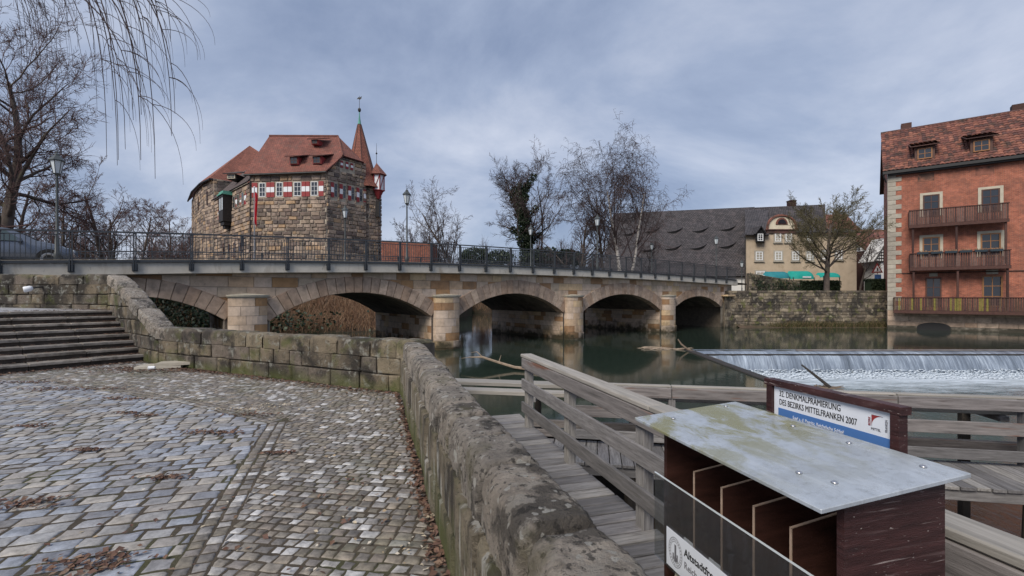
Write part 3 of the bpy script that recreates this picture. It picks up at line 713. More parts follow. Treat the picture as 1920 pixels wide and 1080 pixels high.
AU3, EN3 = D3(A_), D3(-E_)
def top_of(t): return 2.25 + max(0, min(1, (t - .35) / 3.75)) * 1.38
cheek = thing('stair_wall', 'sloping mossy stone wall climbing beside the stair', 'wall', (CL.x, CL.y, ZP))
def cclip(pl):
    sl = 1.38 / 3.75; ln = math.hypot(sl, 1)
    pl = clip(pl, (.35, 2.0), (sl / ln, -1 / ln)) if pl else pl
    return pl
block_wall(cheek, D3(CL), AU3, EN3, 0, 4.35, ZP - .02, 3.4, .34, .62, M['parapet'], 'stone', .045, .035, .014, clipf=cclip, jit=.012)
block_wall(cheek, D3(CL) - EN3 * .40, AU3, -EN3, -.3, 4.6, .0, 3.4, .34, .62, M['parapet'], 'stone', .04, .03, .014, clipf=cclip)
mb = MB(); pf = [(-.25, -1.6), (4.35, -1.6), (4.35, 3.4), (4.1, 3.38), (.35, 2.0), (-.25, 2.0)]
mb.prism([D3(CL) + AU3 * a - EN3 * .03 + V((0, 0, b)) for a, b in pf], -EN3 * .35); mb.build('wall_core', M['mortar'], cheek)
u = -.28
while u < 4.35:
    L = min(rng.uniform(.55, .9), 4.4 - u)
    t0, t1 = u + .01, u + L - .01
    if t0 < .35 < t1: t1 = .34; L = .36 - u
    if L > .1:
        sl = (top_of(t1) - top_of(t0)) / (t1 - t0)
        coping(cheek, D3(CL + A_ * t0) - EN3 * .2, D3(CL + A_ * t1) - EN3 * .2, .47, .27, top_of(t0) - .26, M['coping'], 7, 12, .009, slope=sl, rnd_=0.0)
    u += L
WT = CL + A_ * 4.3                                   # head of the sloping wall: level wall runs on to the left
upw = thing('landing_wall', 'straight sandstone block wall above the stair landing', 'wall', (WT.x, WT.y, 2.6))
X_ = V((-1, 0, 0)); Y_ = V((0, -1, 0))
block_wall(upw, D3(WT), X_, Y_, 0, 7.5, 2.4, 3.34, .32, .62, M['parapet'], 'stone', .045, .03, .014, jit=.012)
mb = MB(); mb.bx(WT.x - 7.5, WT.x + .1, WT.y + .02, WT.y + .4, -1.6, 3.5); mb.build('wall_core', M['mortar'], upw)
u = 0
while u < 7.4:
    L = rng.uniform(.55, .9)
    coping(upw, D3(WT) + X_ * (u + .01) + V((0, .2, 0)), D3(WT) + X_ * (u + L - .01) + V((0, .2, 0)), .47, .29, 3.34, M['parapet'], 7, 12, .012, rnd_=0.0); u += L
# small floodlight on the landing wall
fl = thing('wall_floodlight', 'small white round floodlight fixed to the landing wall', 'floodlight', P(62, 541, 13.3))
q = P(62, 541, 13.28)
mb = MB(); mb.tube([q + V((.1, .2, .05)), q + V((.06, 0, .03)), q + V((.03, -.06, .0))], .02, 8); mb.build('bracket', M['darkmetal'], fl)
mb = MB(); mb.tube([q + V((.06, -.06, .02)), q + V((.02, -.10, .0)), q + V((-.07, -.16, -.03)), q + V((-.09, -.18, -.035))], [.05, .08, .085, .075], 12); mb.build('housing', M['white'], fl, smooth=True)

# ---------------------------------------------------------------- stair
stair = thing('stone_stair', 'wide stone stair of eight worn steps strewn with leaves', 'stair', (SB.x, SB.y, ZP))
NS, RUN, RISE = 8, .40, .15
for k in range(NS):
    a0 = SB + A_ * (k * RUN); z1 = ZP + RISE * (k + 1)
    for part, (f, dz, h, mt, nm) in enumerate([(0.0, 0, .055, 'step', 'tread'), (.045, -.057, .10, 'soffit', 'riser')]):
        q0 = a0 + A_ * f; q1 = a0 + A_ * (RUN + .06)
        mb = MB()
        zt = z1 + dz
        n_ = 9
        for i in range(n_):      # separate slabs laid end to end
            e0, e1 = .03 + i * 1.0, .03 + (i + 1) * 1.0 - .008
            dzz = rng.uniform(-.006, .006) if part == 0 else 0
            pts = [q0 - E_ * e0, q0 - E_ * e1, q1 - E_ * e1, q1 - E_ * e0]
            mb.frust([V((p.x, p.y, zt - h)) for p in pts], V((0, 0, 1)), h + dzz, .012 if part == 0 else .001, rng.random())
        if part == 0: tr = mb.build('tread', M[mt], stair)
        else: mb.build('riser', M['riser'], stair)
ring = [SB + A_ * (NS * RUN + .05), SB + A_ * (NS * RUN + .05) - E_ * 9, V((-26, 4)), V((-26, 13.6)), V((WT.x + .02, WT.y + .05))]
mb = MB(); zl = ZP + RISE * NS - .012
mb.add([(ring[0].x, ring[0].y, zl), (ring[1].x, ring[1].y, zl), (-26, 4, zl + .25), (-26, 13.6, zl + .3), (-16, 13.6, zl + .13), (WT.x, WT.y + .05, zl + .02)], [(0, 1, 2, 3, 4, 5)])
st(mb.build('landing', M['sett_large']))
sp = []
for k in range(NS + 1):
    for i in range(22):
        e_ = (i / 22) ** 1.6 * 3.6; q = SB + A_ * (k * RUN + .33) - E_ * (e_ + .1)
        sp.append((q.x, q.y, .05, .05, 9 if i > 5 else 26, ZP + RISE * min(k + 1, NS) + .002))
stuff(scatter('leaves_on_steps', sp, M['leaf_litter'], .014, .03))
# slabs and cup near the stair foot
q = P(322, 683, F * 1.6 / (690 - 555))
mb = MB(); mb.box((q.x - .25, q.y + .05, ZP + .035), (.42, .12, 0), (-.08, .24, 0), (0, 0, .03)); tag(mb.build('stone_slab', M['stone_trim']), 'flat grey stone slab lying lowest at the stair foot', 'slab')
mb = MB(); mb.box((q.x + .05, q.y + .1, ZP + .10), (.36, .10, .012), (-.07, .2, 0), (0, 0, .03)); tag(mb.build('stone_slab', M['stone_trim']), 'smaller grey slab lying on top of another slab', 'slab')
q = P(285, 690, F * 1.6 / (694 - 555))
cupo = thing('paper_cup', 'white paper cup lying on the ground by the slabs', 'cup', (q.x, q.y, ZP))
mb = MB(); a = V((q.x - .05, q.y - .02, ZP + .045)); d = V((.11, .03, .01)); mb.tube([a, a + d], [.045, .032], 12); mb.build('cup_body', M['white'], cupo, smooth=False)
mb = MB(); mb.tube([a - d * .04, a + d * .05], [.048, .048], 12); mb.build('cup_rim', M['white'], cupo)

# ================================================================ stone arch bridge
B0 = V((-3.5, 26.1, 0)); BE = V((.8037, .5950, 0)); BN = V((-.5950, .8037, 0))
def BW(s, t, z): return B0 + BE * s + BN * t + V((0, 0, z))
def rail_top(s): return EZ + 3.0 - (.0011 if s < 8 else .0006) * (s - 8) ** 2
def deck_z(s): return rail_top(s) - 1.13
S0, S1, TW = -24.0, 31.6, 9.4
bridge = thing('stone_bridge', 'sandstone road bridge with five arches and pale concrete deck edge', 'bridge', BW(0, 4, 0))
ARCH = [(-17.5, -10.75, 1.95, 3.02, .74), (-9.05, -.9, 1.85, 3.18, .80), (.9, 9.1, 1.85, 3.16, .84), (10.9, 20.05, 1.82, 3.14, .86), (21.9, 29.4, 1.95, 2.98, .66)]
PIERS = [-9.9, 0.0, 10.0, 20.97]
TS = .55                                            # face of the spandrel wall
geo = []
for (a, b, zs, zc, ring) in ARCH:
    h = zc - zs; hw = (b - a) / 2; r_ = (hw * hw + h * h) / (2 * h); geo.append(((a + b) / 2, zc - r_, r_, ring, hw, zs))
def sclip(pl):
    cx = sum(p[0] for p in pl) / len(pl); cz = sum(p[1] for p in pl) / len(pl)
    for (c, z0, r_, ring, hw, zs) in geo:
        RR = r_ + ring - .02
        if not pl: return None
        if all(math.hypot(p[0] - c, p[1] - z0) < RR for p in pl): return None
        if any(math.hypot(p[0] - c, p[1] - z0) < RR for p in pl):
            d = V((cx - c, cz - z0)); d.normalize(); pl = clip(pl, (c + d.x * RR, z0 + d.y * RR), (d.x, d.y))
    return pl
def fclip(pl):
    pl = sclip(pl)
    if not pl: return None
    m_ = sum(p[0] for p in pl) / len(pl); zt = deck_z(m_) - .5
    return clip(pl, (m_, zt), (0, -1))
block_wall(bridge, BW(0, TS, 0), BE, -BN, -19.5, 30.6, 2.15, 4.75, .40, .95, M['bridge_stone'], 'stone', .022, .012, .014, clipf=fclip, maxp=300, jit=.003, vary=.45)
# spandrel core: strips that follow the arch line, both faces
def intr(s):
    for (c, z0, r_, ring, hw, zs) in geo:
        if abs(s - c) <= hw: return z0 + math.sqrt(r_ * r_ - (s - c) ** 2)
    return -1.6
mbF, mbK = MB(), MB(); ss = []
s_ = -24.0
while s_ <= 31.4: ss.append(round(s_, 3)); s_ += .2
for a, b in zip(ss[:-1], ss[1:]):
    m_ = (a + b) / 2; ia, ib = intr(a), intr(b)
    if intr(m_) < 0: ia = ib = -1.6
    else: ia, ib = max(ia, 1.8), max(ib, 1.8)
    za, zb = deck_z(a) - .46, deck_z(b) - .46
    for t, mb in ((TS + .006, mbF), (TW - .1, mbK)):
        mb.add([BW(a, t, ia), BW(b, t, ib), BW(b, t, zb), BW(a, t, za)], [(0, 1, 2, 3)])
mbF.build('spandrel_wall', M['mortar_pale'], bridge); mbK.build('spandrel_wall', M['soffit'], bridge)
for gi, (c, z0, r_, ring, hw, zs) in enumerate(geo):
    am = math.asin(hw / r_); n = 21 if gi in (1, 2, 3) else 17
    mb = MB(); k_ = 24
    for i in range(k_):
        a0, a1 = -am + 2 * am * i / k_, -am + 2 * am * (i + 1) / k_
        q = lambda a, t: BW(c + r_ * math.sin(a), t, z0 + r_ * math.cos(a))
        mb.add([q(a0, TS + .3), q(a1, TS + .3), q(a1, TW - .1), q(a0, TW - .1)], [(0, 1, 2, 3)])
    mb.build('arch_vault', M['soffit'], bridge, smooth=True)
    for i in range(n):
        g = .006 / r_; a0, a1 = -am + 2 * am * i / n + g, -am + 2 * am * (i + 1) / n - g
        pr = rng.uniform(.02, .045); ro = r_ + ring * rng.uniform(.97, 1.03); ri = r_ - rng.uniform(0, .012)
        t0, t1 = TS - .03 - pr, TS + .5
        mb = MB(); pts = []
        for (rr, aa) in ((ri, a0), (ri, a1), (ro, a1), (ro, a0)): pts.append(BW(c + rr * math.sin(aa), TS - .01, z0 + rr * math.cos(aa)))
        mb.frust(pts, -BN, .03 + pr, .018, rng.random())
        v0 = len(mb.v); mb.add([pts[0], pts[1], pts[1] + BN * .5, pts[0] + BN * .5], [(0, 1, 2, 3)], rng.random())
        mb.build('voussoir', M['voussoir'], bridge)
# piers: body through the bridge, rounded nose of separate blocks, cap
for pi, s in enumerate(PIERS):
    hw = .86
    pier = MB(); 
    pier.add([BW(s - hw, TS, -1.6), BW(s + hw, TS, -1.6), BW(s + hw, TW - .1, -1.6), BW(s - hw, TW - .1, -1.6), BW(s - hw, TS, 2.2), BW(s + hw, TS, 2.2), BW(s + hw, TW - .1, 2.2), BW(s - hw, TW - .1, 2.2)],
             [(0, 1, 5, 4), (1, 2, 6, 5), (2, 3, 7, 6), (3, 0, 4, 7), (4, 5, 6, 7)])
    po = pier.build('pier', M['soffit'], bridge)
    # side stones under the arches
    for sd_ in (-1, 1):
        block_wall(po, BW(s + sd_ * hw, 0, 0), BN, BE * sd_, TS + .02, TW - .15, -.15, 1.9, .36, 1.0, M['bridge_stone'], 'stone', .02, .012, .012, maxp=60)
    def nose(x, ex=0.0):   # plan of the nose: gentle segment
        return .0 + .24 * abs(x / .76) ** 2.4 - ex
    core = MB(); N_ = 8
    pl = [(s - .74 + 1.48 * i / N_, nose(-.74 + 1.48 * i / N_) + .03) for i in range(N_ + 1)] + [(s + .74, TS + .2), (s - .74, TS + .2)]
    core.prism([BW(a, b, -1.6) for a, b in pl], (0, 0, 1.6 + 2.95)); core.build('nose_core', M['mortar_pale'], po)
    z = -.3; ci = 0
    while z < 2.9:
        h = min(rng.uniform(.38, .48), 2.93 - z)
        if h < .2: break
        cuts = [-.76] + ([rng.uniform(-.25, .25)] if ci % 2 else sorted([rng.uniform(-.5, -.25), rng.uniform(.2, .5)])) + [.76]; ci += 1
        fl_ = .10 if z < .1 else 0.0
        for a, b in zip(cuts[:-1], cuts[1:]):
            a2, b2 = a + .008, b - .008; k_ = 4; pr = rng.uniform(-.006, .012)
            pts = [(s + a2 + (b2 - a2) * i / k_, nose(a2 + (b2 - a2) * i / k_, pr + fl_)) for i in range(k_ + 1)]
            pts = [(p[0] * 1 + (p[0] - s) * fl_ * .4, p[1]) for p in pts]
            poly = pts + [(pts[-1][0], TS), (pts[0][0], TS)]
            mb = MB(); mb.prism([BW(p[0], p[1], z + .008) for p in poly], (0, 0, h - .016), rng.random()); mb.build('stone', M['bridge_stone'], po)
        z += h
    cap = MB()
    for (ex, z0_, z1_) in ((.03, 2.93, 2.98), (.07, 2.98, 3.05)):
        pl = [(s + (-.76 + 1.52 * i / N_) * (1 + ex / .76), nose(-.76 + 1.52 * i / N_, ex)) for i in range(N_ + 1)]; pl += [(pl[-1][0], TS + .1), (pl[0][0], TS + .1)]
        cap.prism([BW(a, b, z0_) for a, b in pl], (0, 0, z1_ - z0_))
    pl = [(s + (-.76 + 1.52 * i / N_) * 1.1, nose(-.76 + 1.52 * i / N_, .08)) for i in range(N_ + 1)]
    o_ = len(cap.v); cap.add([BW(a, b, 3.05) for a, b in pl] + [BW(s + .8, TS, 3.06), BW(s - .8, TS, 3.06), BW(s, TS - .02, 3.13)], [(i, i + 1, N_ + 3) for i in range(N_ + 2)] + [(N_ + 2, 0, N_ + 3)])
    cap.build('pier_cap', M['trim_cream'], po)
# abutment at the right bank
mb = MB(); mb.box(BW(30.9, 3.2, .8), BE * .95, BN * 3.0, V((0, 0, 2.4))); ab = mb.build('abutment', M['mortar'], bridge)
block_wall(ab, BW(0, .2, 0), BE, -BN, 29.45, 31.9, -.1, 3.0, .38, .7, M['quay'], 'stone', .03, .02, .014)
mb = MB(); mb.box(BW(30.5, .4, 3.05), BE * 1.0, BN * .5, V((0, 0, .07))); mb.build('abutment_cap', M['bridge_stone'], bridge)
mb = MB(); mb.box(BW(-20.4, 4.6, 1.2), BE * 2.9, BN * 4.2, V((0, 0, 2.6))); ab2 = mb.build('abutment', M['bridge_stone'], bridge)
# deck, fascia, road
def strip(mb, prof, s0, s1, ds=1.0):
    n = int((s1 - s0) / ds); k = len(prof); o = len(mb.v)
    for i in range(n + 1):
        s = s0 + (s1 - s0) * i / n
        for (t, dz) in prof: mb.v.append(tuple(BW(s, t, deck_z(s) + dz)))
    for i in range(n):
        for j in range(k): mb.f.append((o + i * k + j, o + i * k + (j + 1) % k, o + (i + 1) * k + (j + 1) % k, o + (i + 1) * k + j)); mb.r.append(0)
    mb.f.append(tuple(o + j for j in range(k))); mb.f.append(tuple(o + n * k + j for j in range(k))[::-1]); mb.r += [0, 0]
mb = MB(); strip(mb, [(.05, 0), (.05, -.50), (.30, -.53), (.75, -.45), (.75, 0)], S0, S1); mb.build('deck_edge', M['concrete'], bridge)
mb = MB(); strip(mb, [(TW + .4, 0), (TW + .4, -.50), (TW - .2, -.5), (TW - .2, 0)], S0, S1); mb.build('deck_edge', M['concrete'], bridge)
mb = MB(); strip(mb, [(.76, -.02), (.76, -.44), (TW - .21, -.44), (TW - .21, -.02)], S0, S1); mb.build('deck_slab', M['concrete'], bridge)
mb = MB(); strip(mb, [(2.2, .004), (2.2, -.015), (TW - 2.0, -.015), (TW - 2.0, .004)], S0 - 6, S1 + 8); st(mb.build('road', M['asphalt']))
for (a, b) in ((.77, 2.19), (TW - 1.99, TW - .22)):
    mb = MB(); strip(mb, [(a, .11), (a, -.015), (b, -.015), (b, .11)], S0, S1); mb.build('pavement', M['stone_trim'], bridge)

# ---------------------------------------------------------------- railings
def railing(name, label, t, s0, s1, near):
    rl = thing(name, label, 'railing', BW(s0, t, deck_z(s0)))
    def rail(nm, z, w_, h_, tt=t):
        mb = MB(); strip(mb, [(tt - w_, z), (tt - w_, z - h_), (tt + w_, z - h_), (tt + w_, z)], s0, s1, 1.8); mb.build(nm, M['steel'], rl)
    rail('handrail', 1.13, .035, .06); rail('upper_rail', .985, .018, .03); rail('lower_rail', .13, .018, .03)
    if near: rail('base_channel', .045, .03, .10)
    n = int((s1 - s0) / 1.8); dt = -.035 if near else .035
    me_b = bbox_mesh('bar', .02, .02, .83, 0, M['steel'])
    count = 0; rest = MB()
    order = sorted(range(n), key=lambda i: BW(s0 + 1.8 * i, t, 0).length)
    for i in order:
        s = s0 + 1.8 * i
        mb = MB()
        zb = deck_z(s)
        bot = -.36 if near else 0
        for ds in (-.035, .035): mb.box(BW(s + ds, t + dt * 1.2, zb + (1.08 + bot) / 2), BE * .018, BN * .04, V((0, 0, (1.08 - bot) / 2)))
        if near:
            mb.box(BW(s, .02, zb - .25), BE * .09, BN * .035, V((0, 0, .14))); mb.tube([BW(s - .06, t, zb + 1.06), BW(s + .06, t, zb + 1.06)], .03, 6)
        mb.build('post', M['steel'], rl)
        for k in range(1, 14):
            sb = s + 1.8 * k / 14; c = BW(sb, t, deck_z(sb) + .555)
            if near and count < 290:
                link('bar', me_b, rl, True, Matrix.Translation(c) @ Matrix.Rotation(math.atan2(BE.y, BE.x), 4, 'Z')); count += 1
            elif near or k % 2 == 0: rest.box(c, BE * .010, BN * .010, V((0, 0, .415)))
    stuff(rest.build('bar_field', M['steel'], rl))
railing('bridge_railing', 'dark steel railing along the near edge of the stone bridge', .0, -22.96 + .2, 31.25, True)
railing('bridge_railing', 'thin steel railing along the far edge of the bridge, seen through the near one', TW + .2, -17, 30, False)

# ---------------------------------------------------------------- lanterns
def lantern():
    t = thing('street_lamp', 'x', 'street lamp', group='old-style lanterns on and by the bridge')
    mb = MB(); mb.lathe([(.10, 0), (.10, .35), (.075, .40), (.07, .9), (.05, .95), (.042, 3.0), (.035, 3.3), (.05, 3.33), (.03, 3.36)], sides=10); mb.build('post', M['lamp_metal'], t, True, inv=False)
    mb = MB(); mb.lathe([(.02, 3.34), (.12, 3.42), (.13, 3.44), (.11, 3.45)], sides=6); mb.build('gallery', M['lamp_metal'], t, inv=False)
    mb = MB(); mb.lathe([(.105, 3.45), (.20, 3.93)], sides=6); mb.build('glass', M['lampglass'], t, inv=False)
    fr = MB()
    for k in range(6):
        a = 2 * math.pi * k / 6; fr.tube([(.108 * math.cos(a), .108 * math.sin(a), 3.44), (.205 * math.cos(a), .205 * math.sin(a), 3.94)], .012, 4)
    fr.build('frame', M['lamp_metal'], t, inv=False)
    mb = MB(); mb.lathe([(.25, 3.92), (.26, 3.95), (.13, 4.10), (.09, 4.13), (.085, 4.18), (.05, 4.22), (.02, 4.25), (.03, 4.28), (.012, 4.34)], sides=6); mb.build('hood', M['lamp_metal'], t, inv=False)
    return t
lamp0 = lantern()
def bs(x, t):     # s on the bridge where a point at offset t is seen at photograph column x
    k = (x - 960) / F; b = B0 + BN * t
    return (k * b.y - b.x) / (BE.x - k * BE.y)
LP = [(107, 2.0, 'large street lamp at the left, beside the car and bare tree'), (763, 1.9, 'tall street lamp alone against the sky right of the castle'), (647, TW - .6, 'street lamp in front of the castle corner'),
      (995, TW - .6, 'street lamp in front of the ivy-covered tree'), (1120, 1.6, 'street lamp left of the birch trunks'), (1222, TW - .6, 'street lamp before the dark barn roof, left of two'), (1343, 1.6, 'street lamp before the dark barn roof, right of two')]
for i, (x, t, lb) in enumerate(LP):
    s = bs(x, t); L_ = Matrix.Translation(BW(s, t, deck_z(min(s, 31)) + .1)) @ Matrix.Rotation(rng.uniform(0, 1), 4, 'Z')
    if i == 0: o = lamp0; o.matrix_basis = L_; WM[o.name] = L_
    else: o = copy_tree(lamp0, L_)
    o['label'] = lb
q = P(1391, 487, 56); o = copy_tree(lamp0, Matrix.Translation((q.x, q.y, q.z - 4.3))); o['label'] = 'small street lamp at the right end of the bridge railing'

# ---------------------------------------------------------------- car on the bridge
s_f = bs(141, 3.4)
cs = s_f - 4.35
CM = Matrix.Translation(BW(cs, 3.4, deck_z(cs + 2) + .005)) @ Matrix.Rotation(math.atan2(BE.y, BE.x), 4, 'Z')
car = bpy.data.objects.new('parked_car', None); col.objects.link(car); car.matrix_basis = CM; WM[car.name] = CM; car.name = 'passenger_car'; WM[car.name] = CM
tag(car, 'grey-blue hatchback car driving onto the bridge, cut off by the photo edge', 'car')
stn = [(0.0, .55, .78, .80), (.06, 1.0, .82, .86), (.22, 1.32, .70, .88), (.75, 1.50, .62, .89), (1.7, 1.56, .62, .89), (2.55, 1.49, .63, .89), (3.0, 1.27, .68, .89), (3.35, 1.06, .74, .885), (3.7, .99, .72, .87), (4.0, .90, .68, .85), (4.25, .76, .62, .78), (4.35, .55, .55, .66)]
mb = MB(); ks = None
for (x, zt, wt, wb) in stn:
    bl = min(.95, zt - .03); sec = [(wb * .88, .24), (wb * .98, .36), (wb, .58), (wb * .985, .78), (wb * .95, bl), (wt + .03, zt - .05), (wt - .06, zt), (0, zt + .02)]
    sec = sec + [(-a, b) for a, b in sec[-2::-1]]; ks = len(sec)
    mb.v += [(x, a, b) for a, b in sec]
for i in range(len(stn) - 1):
    for j in range(ks): mb.f.append((i * ks + j, i * ks + (j + 1) % ks, (i + 1) * ks + (j + 1) % ks, (i + 1) * ks + j)); mb.r.append(0)
mb.f.append(tuple(range(ks))[::-1]); mb.f.append(tuple((len(stn) - 1) * ks + j for j in range(ks))); mb.r += [0, 0]
mb.build('body', M['carpaint'], car, True, inv=False)
def cq(nm, pts, mt, par=car, both=True):
    for sg in ((-1, 1) if both else (1,)):
        mb = MB(); mb.prism([(x, sg * y, z) for x, y, z in pts], (0, sg * .012, 0)); r_ = mb.build(nm, M[mt], par, inv=False)
    return r_
cq('side_window', [(.62, .885, .98), (1.62, .885, .98), (1.62, .70, 1.42), (.85, .70, 1.40)], 'carglass'); cq('side_window', [(1.70, .885, .98), (3.0, .87, 1.0), (2.5, .71, 1.38), (1.70, .70, 1.42)], 'carglass')
mb = MB(); mb.add([(3.37, -.70, 1.08), (3.37, .70, 1.08), (2.57, .60, 1.52), (2.57, -.60, 1.52)], [(0, 1, 2, 3)]); mb.build('windscreen', M['carglass'], car, inv=False)
for sg in (-1, 1):
    for x in (.80, 3.70):
        tb = MB(); tb.tube([(x, sg * .70, .33), (x, sg * .905, .33)], .40, 20); tb.build('wheel_well_shade', M['black'], car, inv=False)  # plain black disc standing in for the shaded hollow behind the wheel
        tb = MB(); tb.lathe([(.20, -.10), (.33, -.10), (.35, -.06), (.35, .06), (.33, .10), (.20, .10)], sides=24); ty = tb.build('tyre', M['tyre'], car, inv=False); ty.matrix_basis = Matrix.Translation((x, sg * .83, .33)) @ Matrix.Rotation(R(90), 4, 'X')
        rb = MB(); rb.lathe([(.25, -.07), (.25, .105), (.22, .11), (.06, .08)], sides=20); rr = rb.build('rim', M['rim'], ty, inv=False)
        for k in range(5):
            pass
    mb = MB(); mb.box((2.9, sg * .98, 1.03), (.06, 0, 0), (0, .10, 0), (0, 0, .06)); mb.build('mirror', M['carpaint'], car, inv=False)
    mb = MB(); mb.box((4.13, sg * .66, .76), (.13, -.09 * sg, 0), (.02, .05, 0), (0, 0, .07)); mb.build('headlight', M['lampglass'], car, inv=False)
    mb = MB(); mb.box((1.85, sg * .895, .88), (.09, 0, 0), (0, .02, 0), (0, 0, .015)); mb.build('door_handle', M['carpaint'], car, inv=False)

# ================================================================ roofs with tiles laid out in metres
def roof(name, faces, mat, parent, thick=.12, inv=True, uoff=0.0):
    """faces: lists of 3D points, first two along the eave"""
    mb = MB(); mb.uv = []
    for pts in faces:
        pts = [V(p) for p in pts]; u = (pts[1] - pts[0]).normalized(); nrm = u.cross(pts[-1] - pts[0]).normalized(); v = nrm.cross(u)
        if nrm.z < 0: nrm = -nrm
        n = len(pts); low = [p - nrm * thick for p in pts]
        mb.add(pts + low, [tuple(range(n)), tuple(range(n, 2 * n))[::-1]] + [(i, i + n, (i + 1) % n + n, (i + 1) % n) for i in range(n)])
        uvp = [((p - pts[0]).dot(u) + uoff, (p - pts[0]).dot(v)) for p in pts]
        mb.uv.append(uvp); mb.uv.append(uvp[::-1])
        for i in range(n): mb.uv.append([uvp[i], uvp[i], uvp[(i + 1) % n], uvp[(i + 1) % n]])
    return mb.build(name, mat, parent, inv=inv)
Z3 = V((0, 0, 1))
# ================================================================ castle
cC = V((-22.4, 56, 0)); fd = V((-.995, .10, 0)); rd = V((.6, .8, 0))
cL = cC + fd * 9.8; cR = cC + rd * 5.6
fN = V((-.10, -.995, 0)); rN = V((.8, -.6, 0))
EV = EZ + 14.9                                       # eaves
castle = thing('castle', 'sandstone castle with red tiled roofs, red and white shutters and a spire', 'castle', (-24, 60, 2.5))
# walls: cores
bk1 = cL + V((.5, 9, 0)); bk2 = cR + V((-1, 6, 0))
mb = MB(); mb.prism([V((p.x, p.y, 1)) for p in (cC, cR, bk2, bk1, cL)], (0, 0, EV - 1)); mb.build('wall', M['castle_mortar'], castle)
FW = [(1.35, 1.55), (4.0, 1.55), (6.75, 1.55), (9.0 - .4, 1.5)]    # (distance from left end of front)
Ofl = cL; Ufl = -fd
wins = []
for xa, xb in ((486, 498), (518, 530), (551, 565), (583, 596)):
    def uu(x): 
        k = (x - 960) / F; return (k * cL.y - cL.x) / (Ufl.x - k * Ufl.y)
    wins.append((uu(xa), uu(xb)))
WZ0, WZ1 = EZ + 12.15, EZ + 13.85
# shutter panels between the windows: u ranges
sh = [(473, 483), (500, 515), (532, 548), (566, 581), (598, 607)]
ops = [(a - .03, b + .03, WZ0, WZ1) for a, b in wins] + [(uu(a), uu(b), WZ0 - .1, WZ1 + .05) for a, b in sh]
block_wall(castle, Ofl, Ufl, fN, 0, 9.8, EZ + 1.2, EV - .25, .46, .95, M['castle'], 'stone', .13, .07, .07, openings=ops, maxp=300, jit=.03, pick=lambda p: -p[0][1])
for a, b in wins: window(castle, Ofl, Ufl, fN, a, WZ0, b - a, WZ1 - WZ0, M['win_white'], M['glass'], 2, 3, .07, .02)
def striped(par, O, U, N, a, b, z0, z1, nm='shutter'):
    h = (z1 - z0); mb = MB()
    mb.box(O + U * (a + b) / 2 + Z3 * (z0 + z1) / 2 + N * .05, U * (b - a) / 2, N * .03, Z3 * h / 2); s_ = mb.build(nm, M['red'], par)
    mb = MB(); mb.box(O + U * (a + b) / 2 + Z3 * (z0 + h * .5) + N * .085, U * ((b - a) / 2 - .01), N * .004, Z3 * h * .17); mb.build('white_stripe', M['white'], s_)
for a, b in sh:
    ua, ub = uu(a), uu(b)
    if b - a > 11: m_ = (ua + ub) / 2; striped(castle, Ofl, Ufl, fN, ua, m_ - .02, WZ0 - .08, WZ1 + .03); striped(castle, Ofl, Ufl, fN, m_ + .02, ub, WZ0 - .08, WZ1 + .03)
    else: striped(castle, Ofl, Ufl, fN, ua, ub, WZ0 - .08, WZ1 + .03)
# right-hand face
RW = [.55, 1.75, 2.95, 4.15]
ops = [(a, a + .95, WZ0, WZ1) for a in RW]
def gclip(pl): # gable: rises to the half-hip above the eaves
    for p, n_ in (((0, EV - .1), (.78, -.62)),): pl = clip(pl, p, n_) if pl else pl
    return pl
block_wall(castle, cC, rd, rN, 0, 5.6, EZ + 1.2, EV + 2.35, .46, .8, M['castle'], 'stone', .13, .07, .07, openings=ops + [(1.8, 3.9, EV + 1.0, EV + 2.0)], clipf=gclip, maxp=300, jit=.03, pick=lambda p: -p[0][1])
mb = MB(); mb.prism([cC + rd * a + Z3 * b - rN * .02 for a, b in ((.02, EV - .1), (2.0, EV + 2.35), (5.0, EV + 2.3), (5.6, EV - .1))], -rN * .5); mb.build('gable', M['castle_mortar'], castle)
for i, a in enumerate(RW):
    striped(castle, cC, rd, rN, a, a + .42, WZ0 - .08, WZ1 + .03)
    window(castle, cC, rd, rN, a + .45, WZ0, .5, WZ1 - WZ0, M['stone_trim'], M['glass'], 1, 2, .07, .02)
striped(castle, cC, rd, rN, 5.2, 5.58, WZ0 - .08, WZ1 + .03)
for a in (1.85, 2.6, 3.3): striped(castle, cC, rd, rN, a, a + .36, EV + 1.05, EV + 1.9)
# main roof
RZ = EZ + 20.9
eL = cL + fN * .45 + fd * .5 + Z3 * EV; eR = cC + fN * .45 + rN * .3 + Z3 * (EV + .05)
rgL = V((P(508, 252, 61).x, 60.6, RZ)); rgR = V((P(634, 250, 61).x, 61.0, RZ + .1))
hipF = cC + rd * 2.0 + rN * .35 + Z3 * (EV + 2.5); hipB = cC + rd * 5.0 + rN * .35 + Z3 * (EV + 2.4)
bL = cL + V((.5, 8.5, 0)) + Z3 * EV; bR = cR + V((-1, 6, 0)) + Z3 * EV
roof('roof', [[eL, eR, hipF, rgR, rgL], [hipF, hipB, rgR], [bR, bL, rgL, rgR], [hipB, bR, rgR], [bL, eL, rgL]], M['roof_red'], castle, .18)
mb = MB(); mb.tube([rgL + Z3 * .03, rgR + Z3 * .03], .14, 6); mb.tube([rgR, hipF], .12, 6); mb.build('ridge_tiles', M['roof_tile'], castle)
mb = MB(); mb.tube([eL - Z3 * .15, eR - Z3 * .15], .11, 8); mb.tube([cL + fN * .12 + fd * -.1 + Z3 * (EV - .2), cL + fN * .12 + fd * -.1 + Z3 * 4], .07, 8); mb.build('gutter', M['darkmetal'], castle)
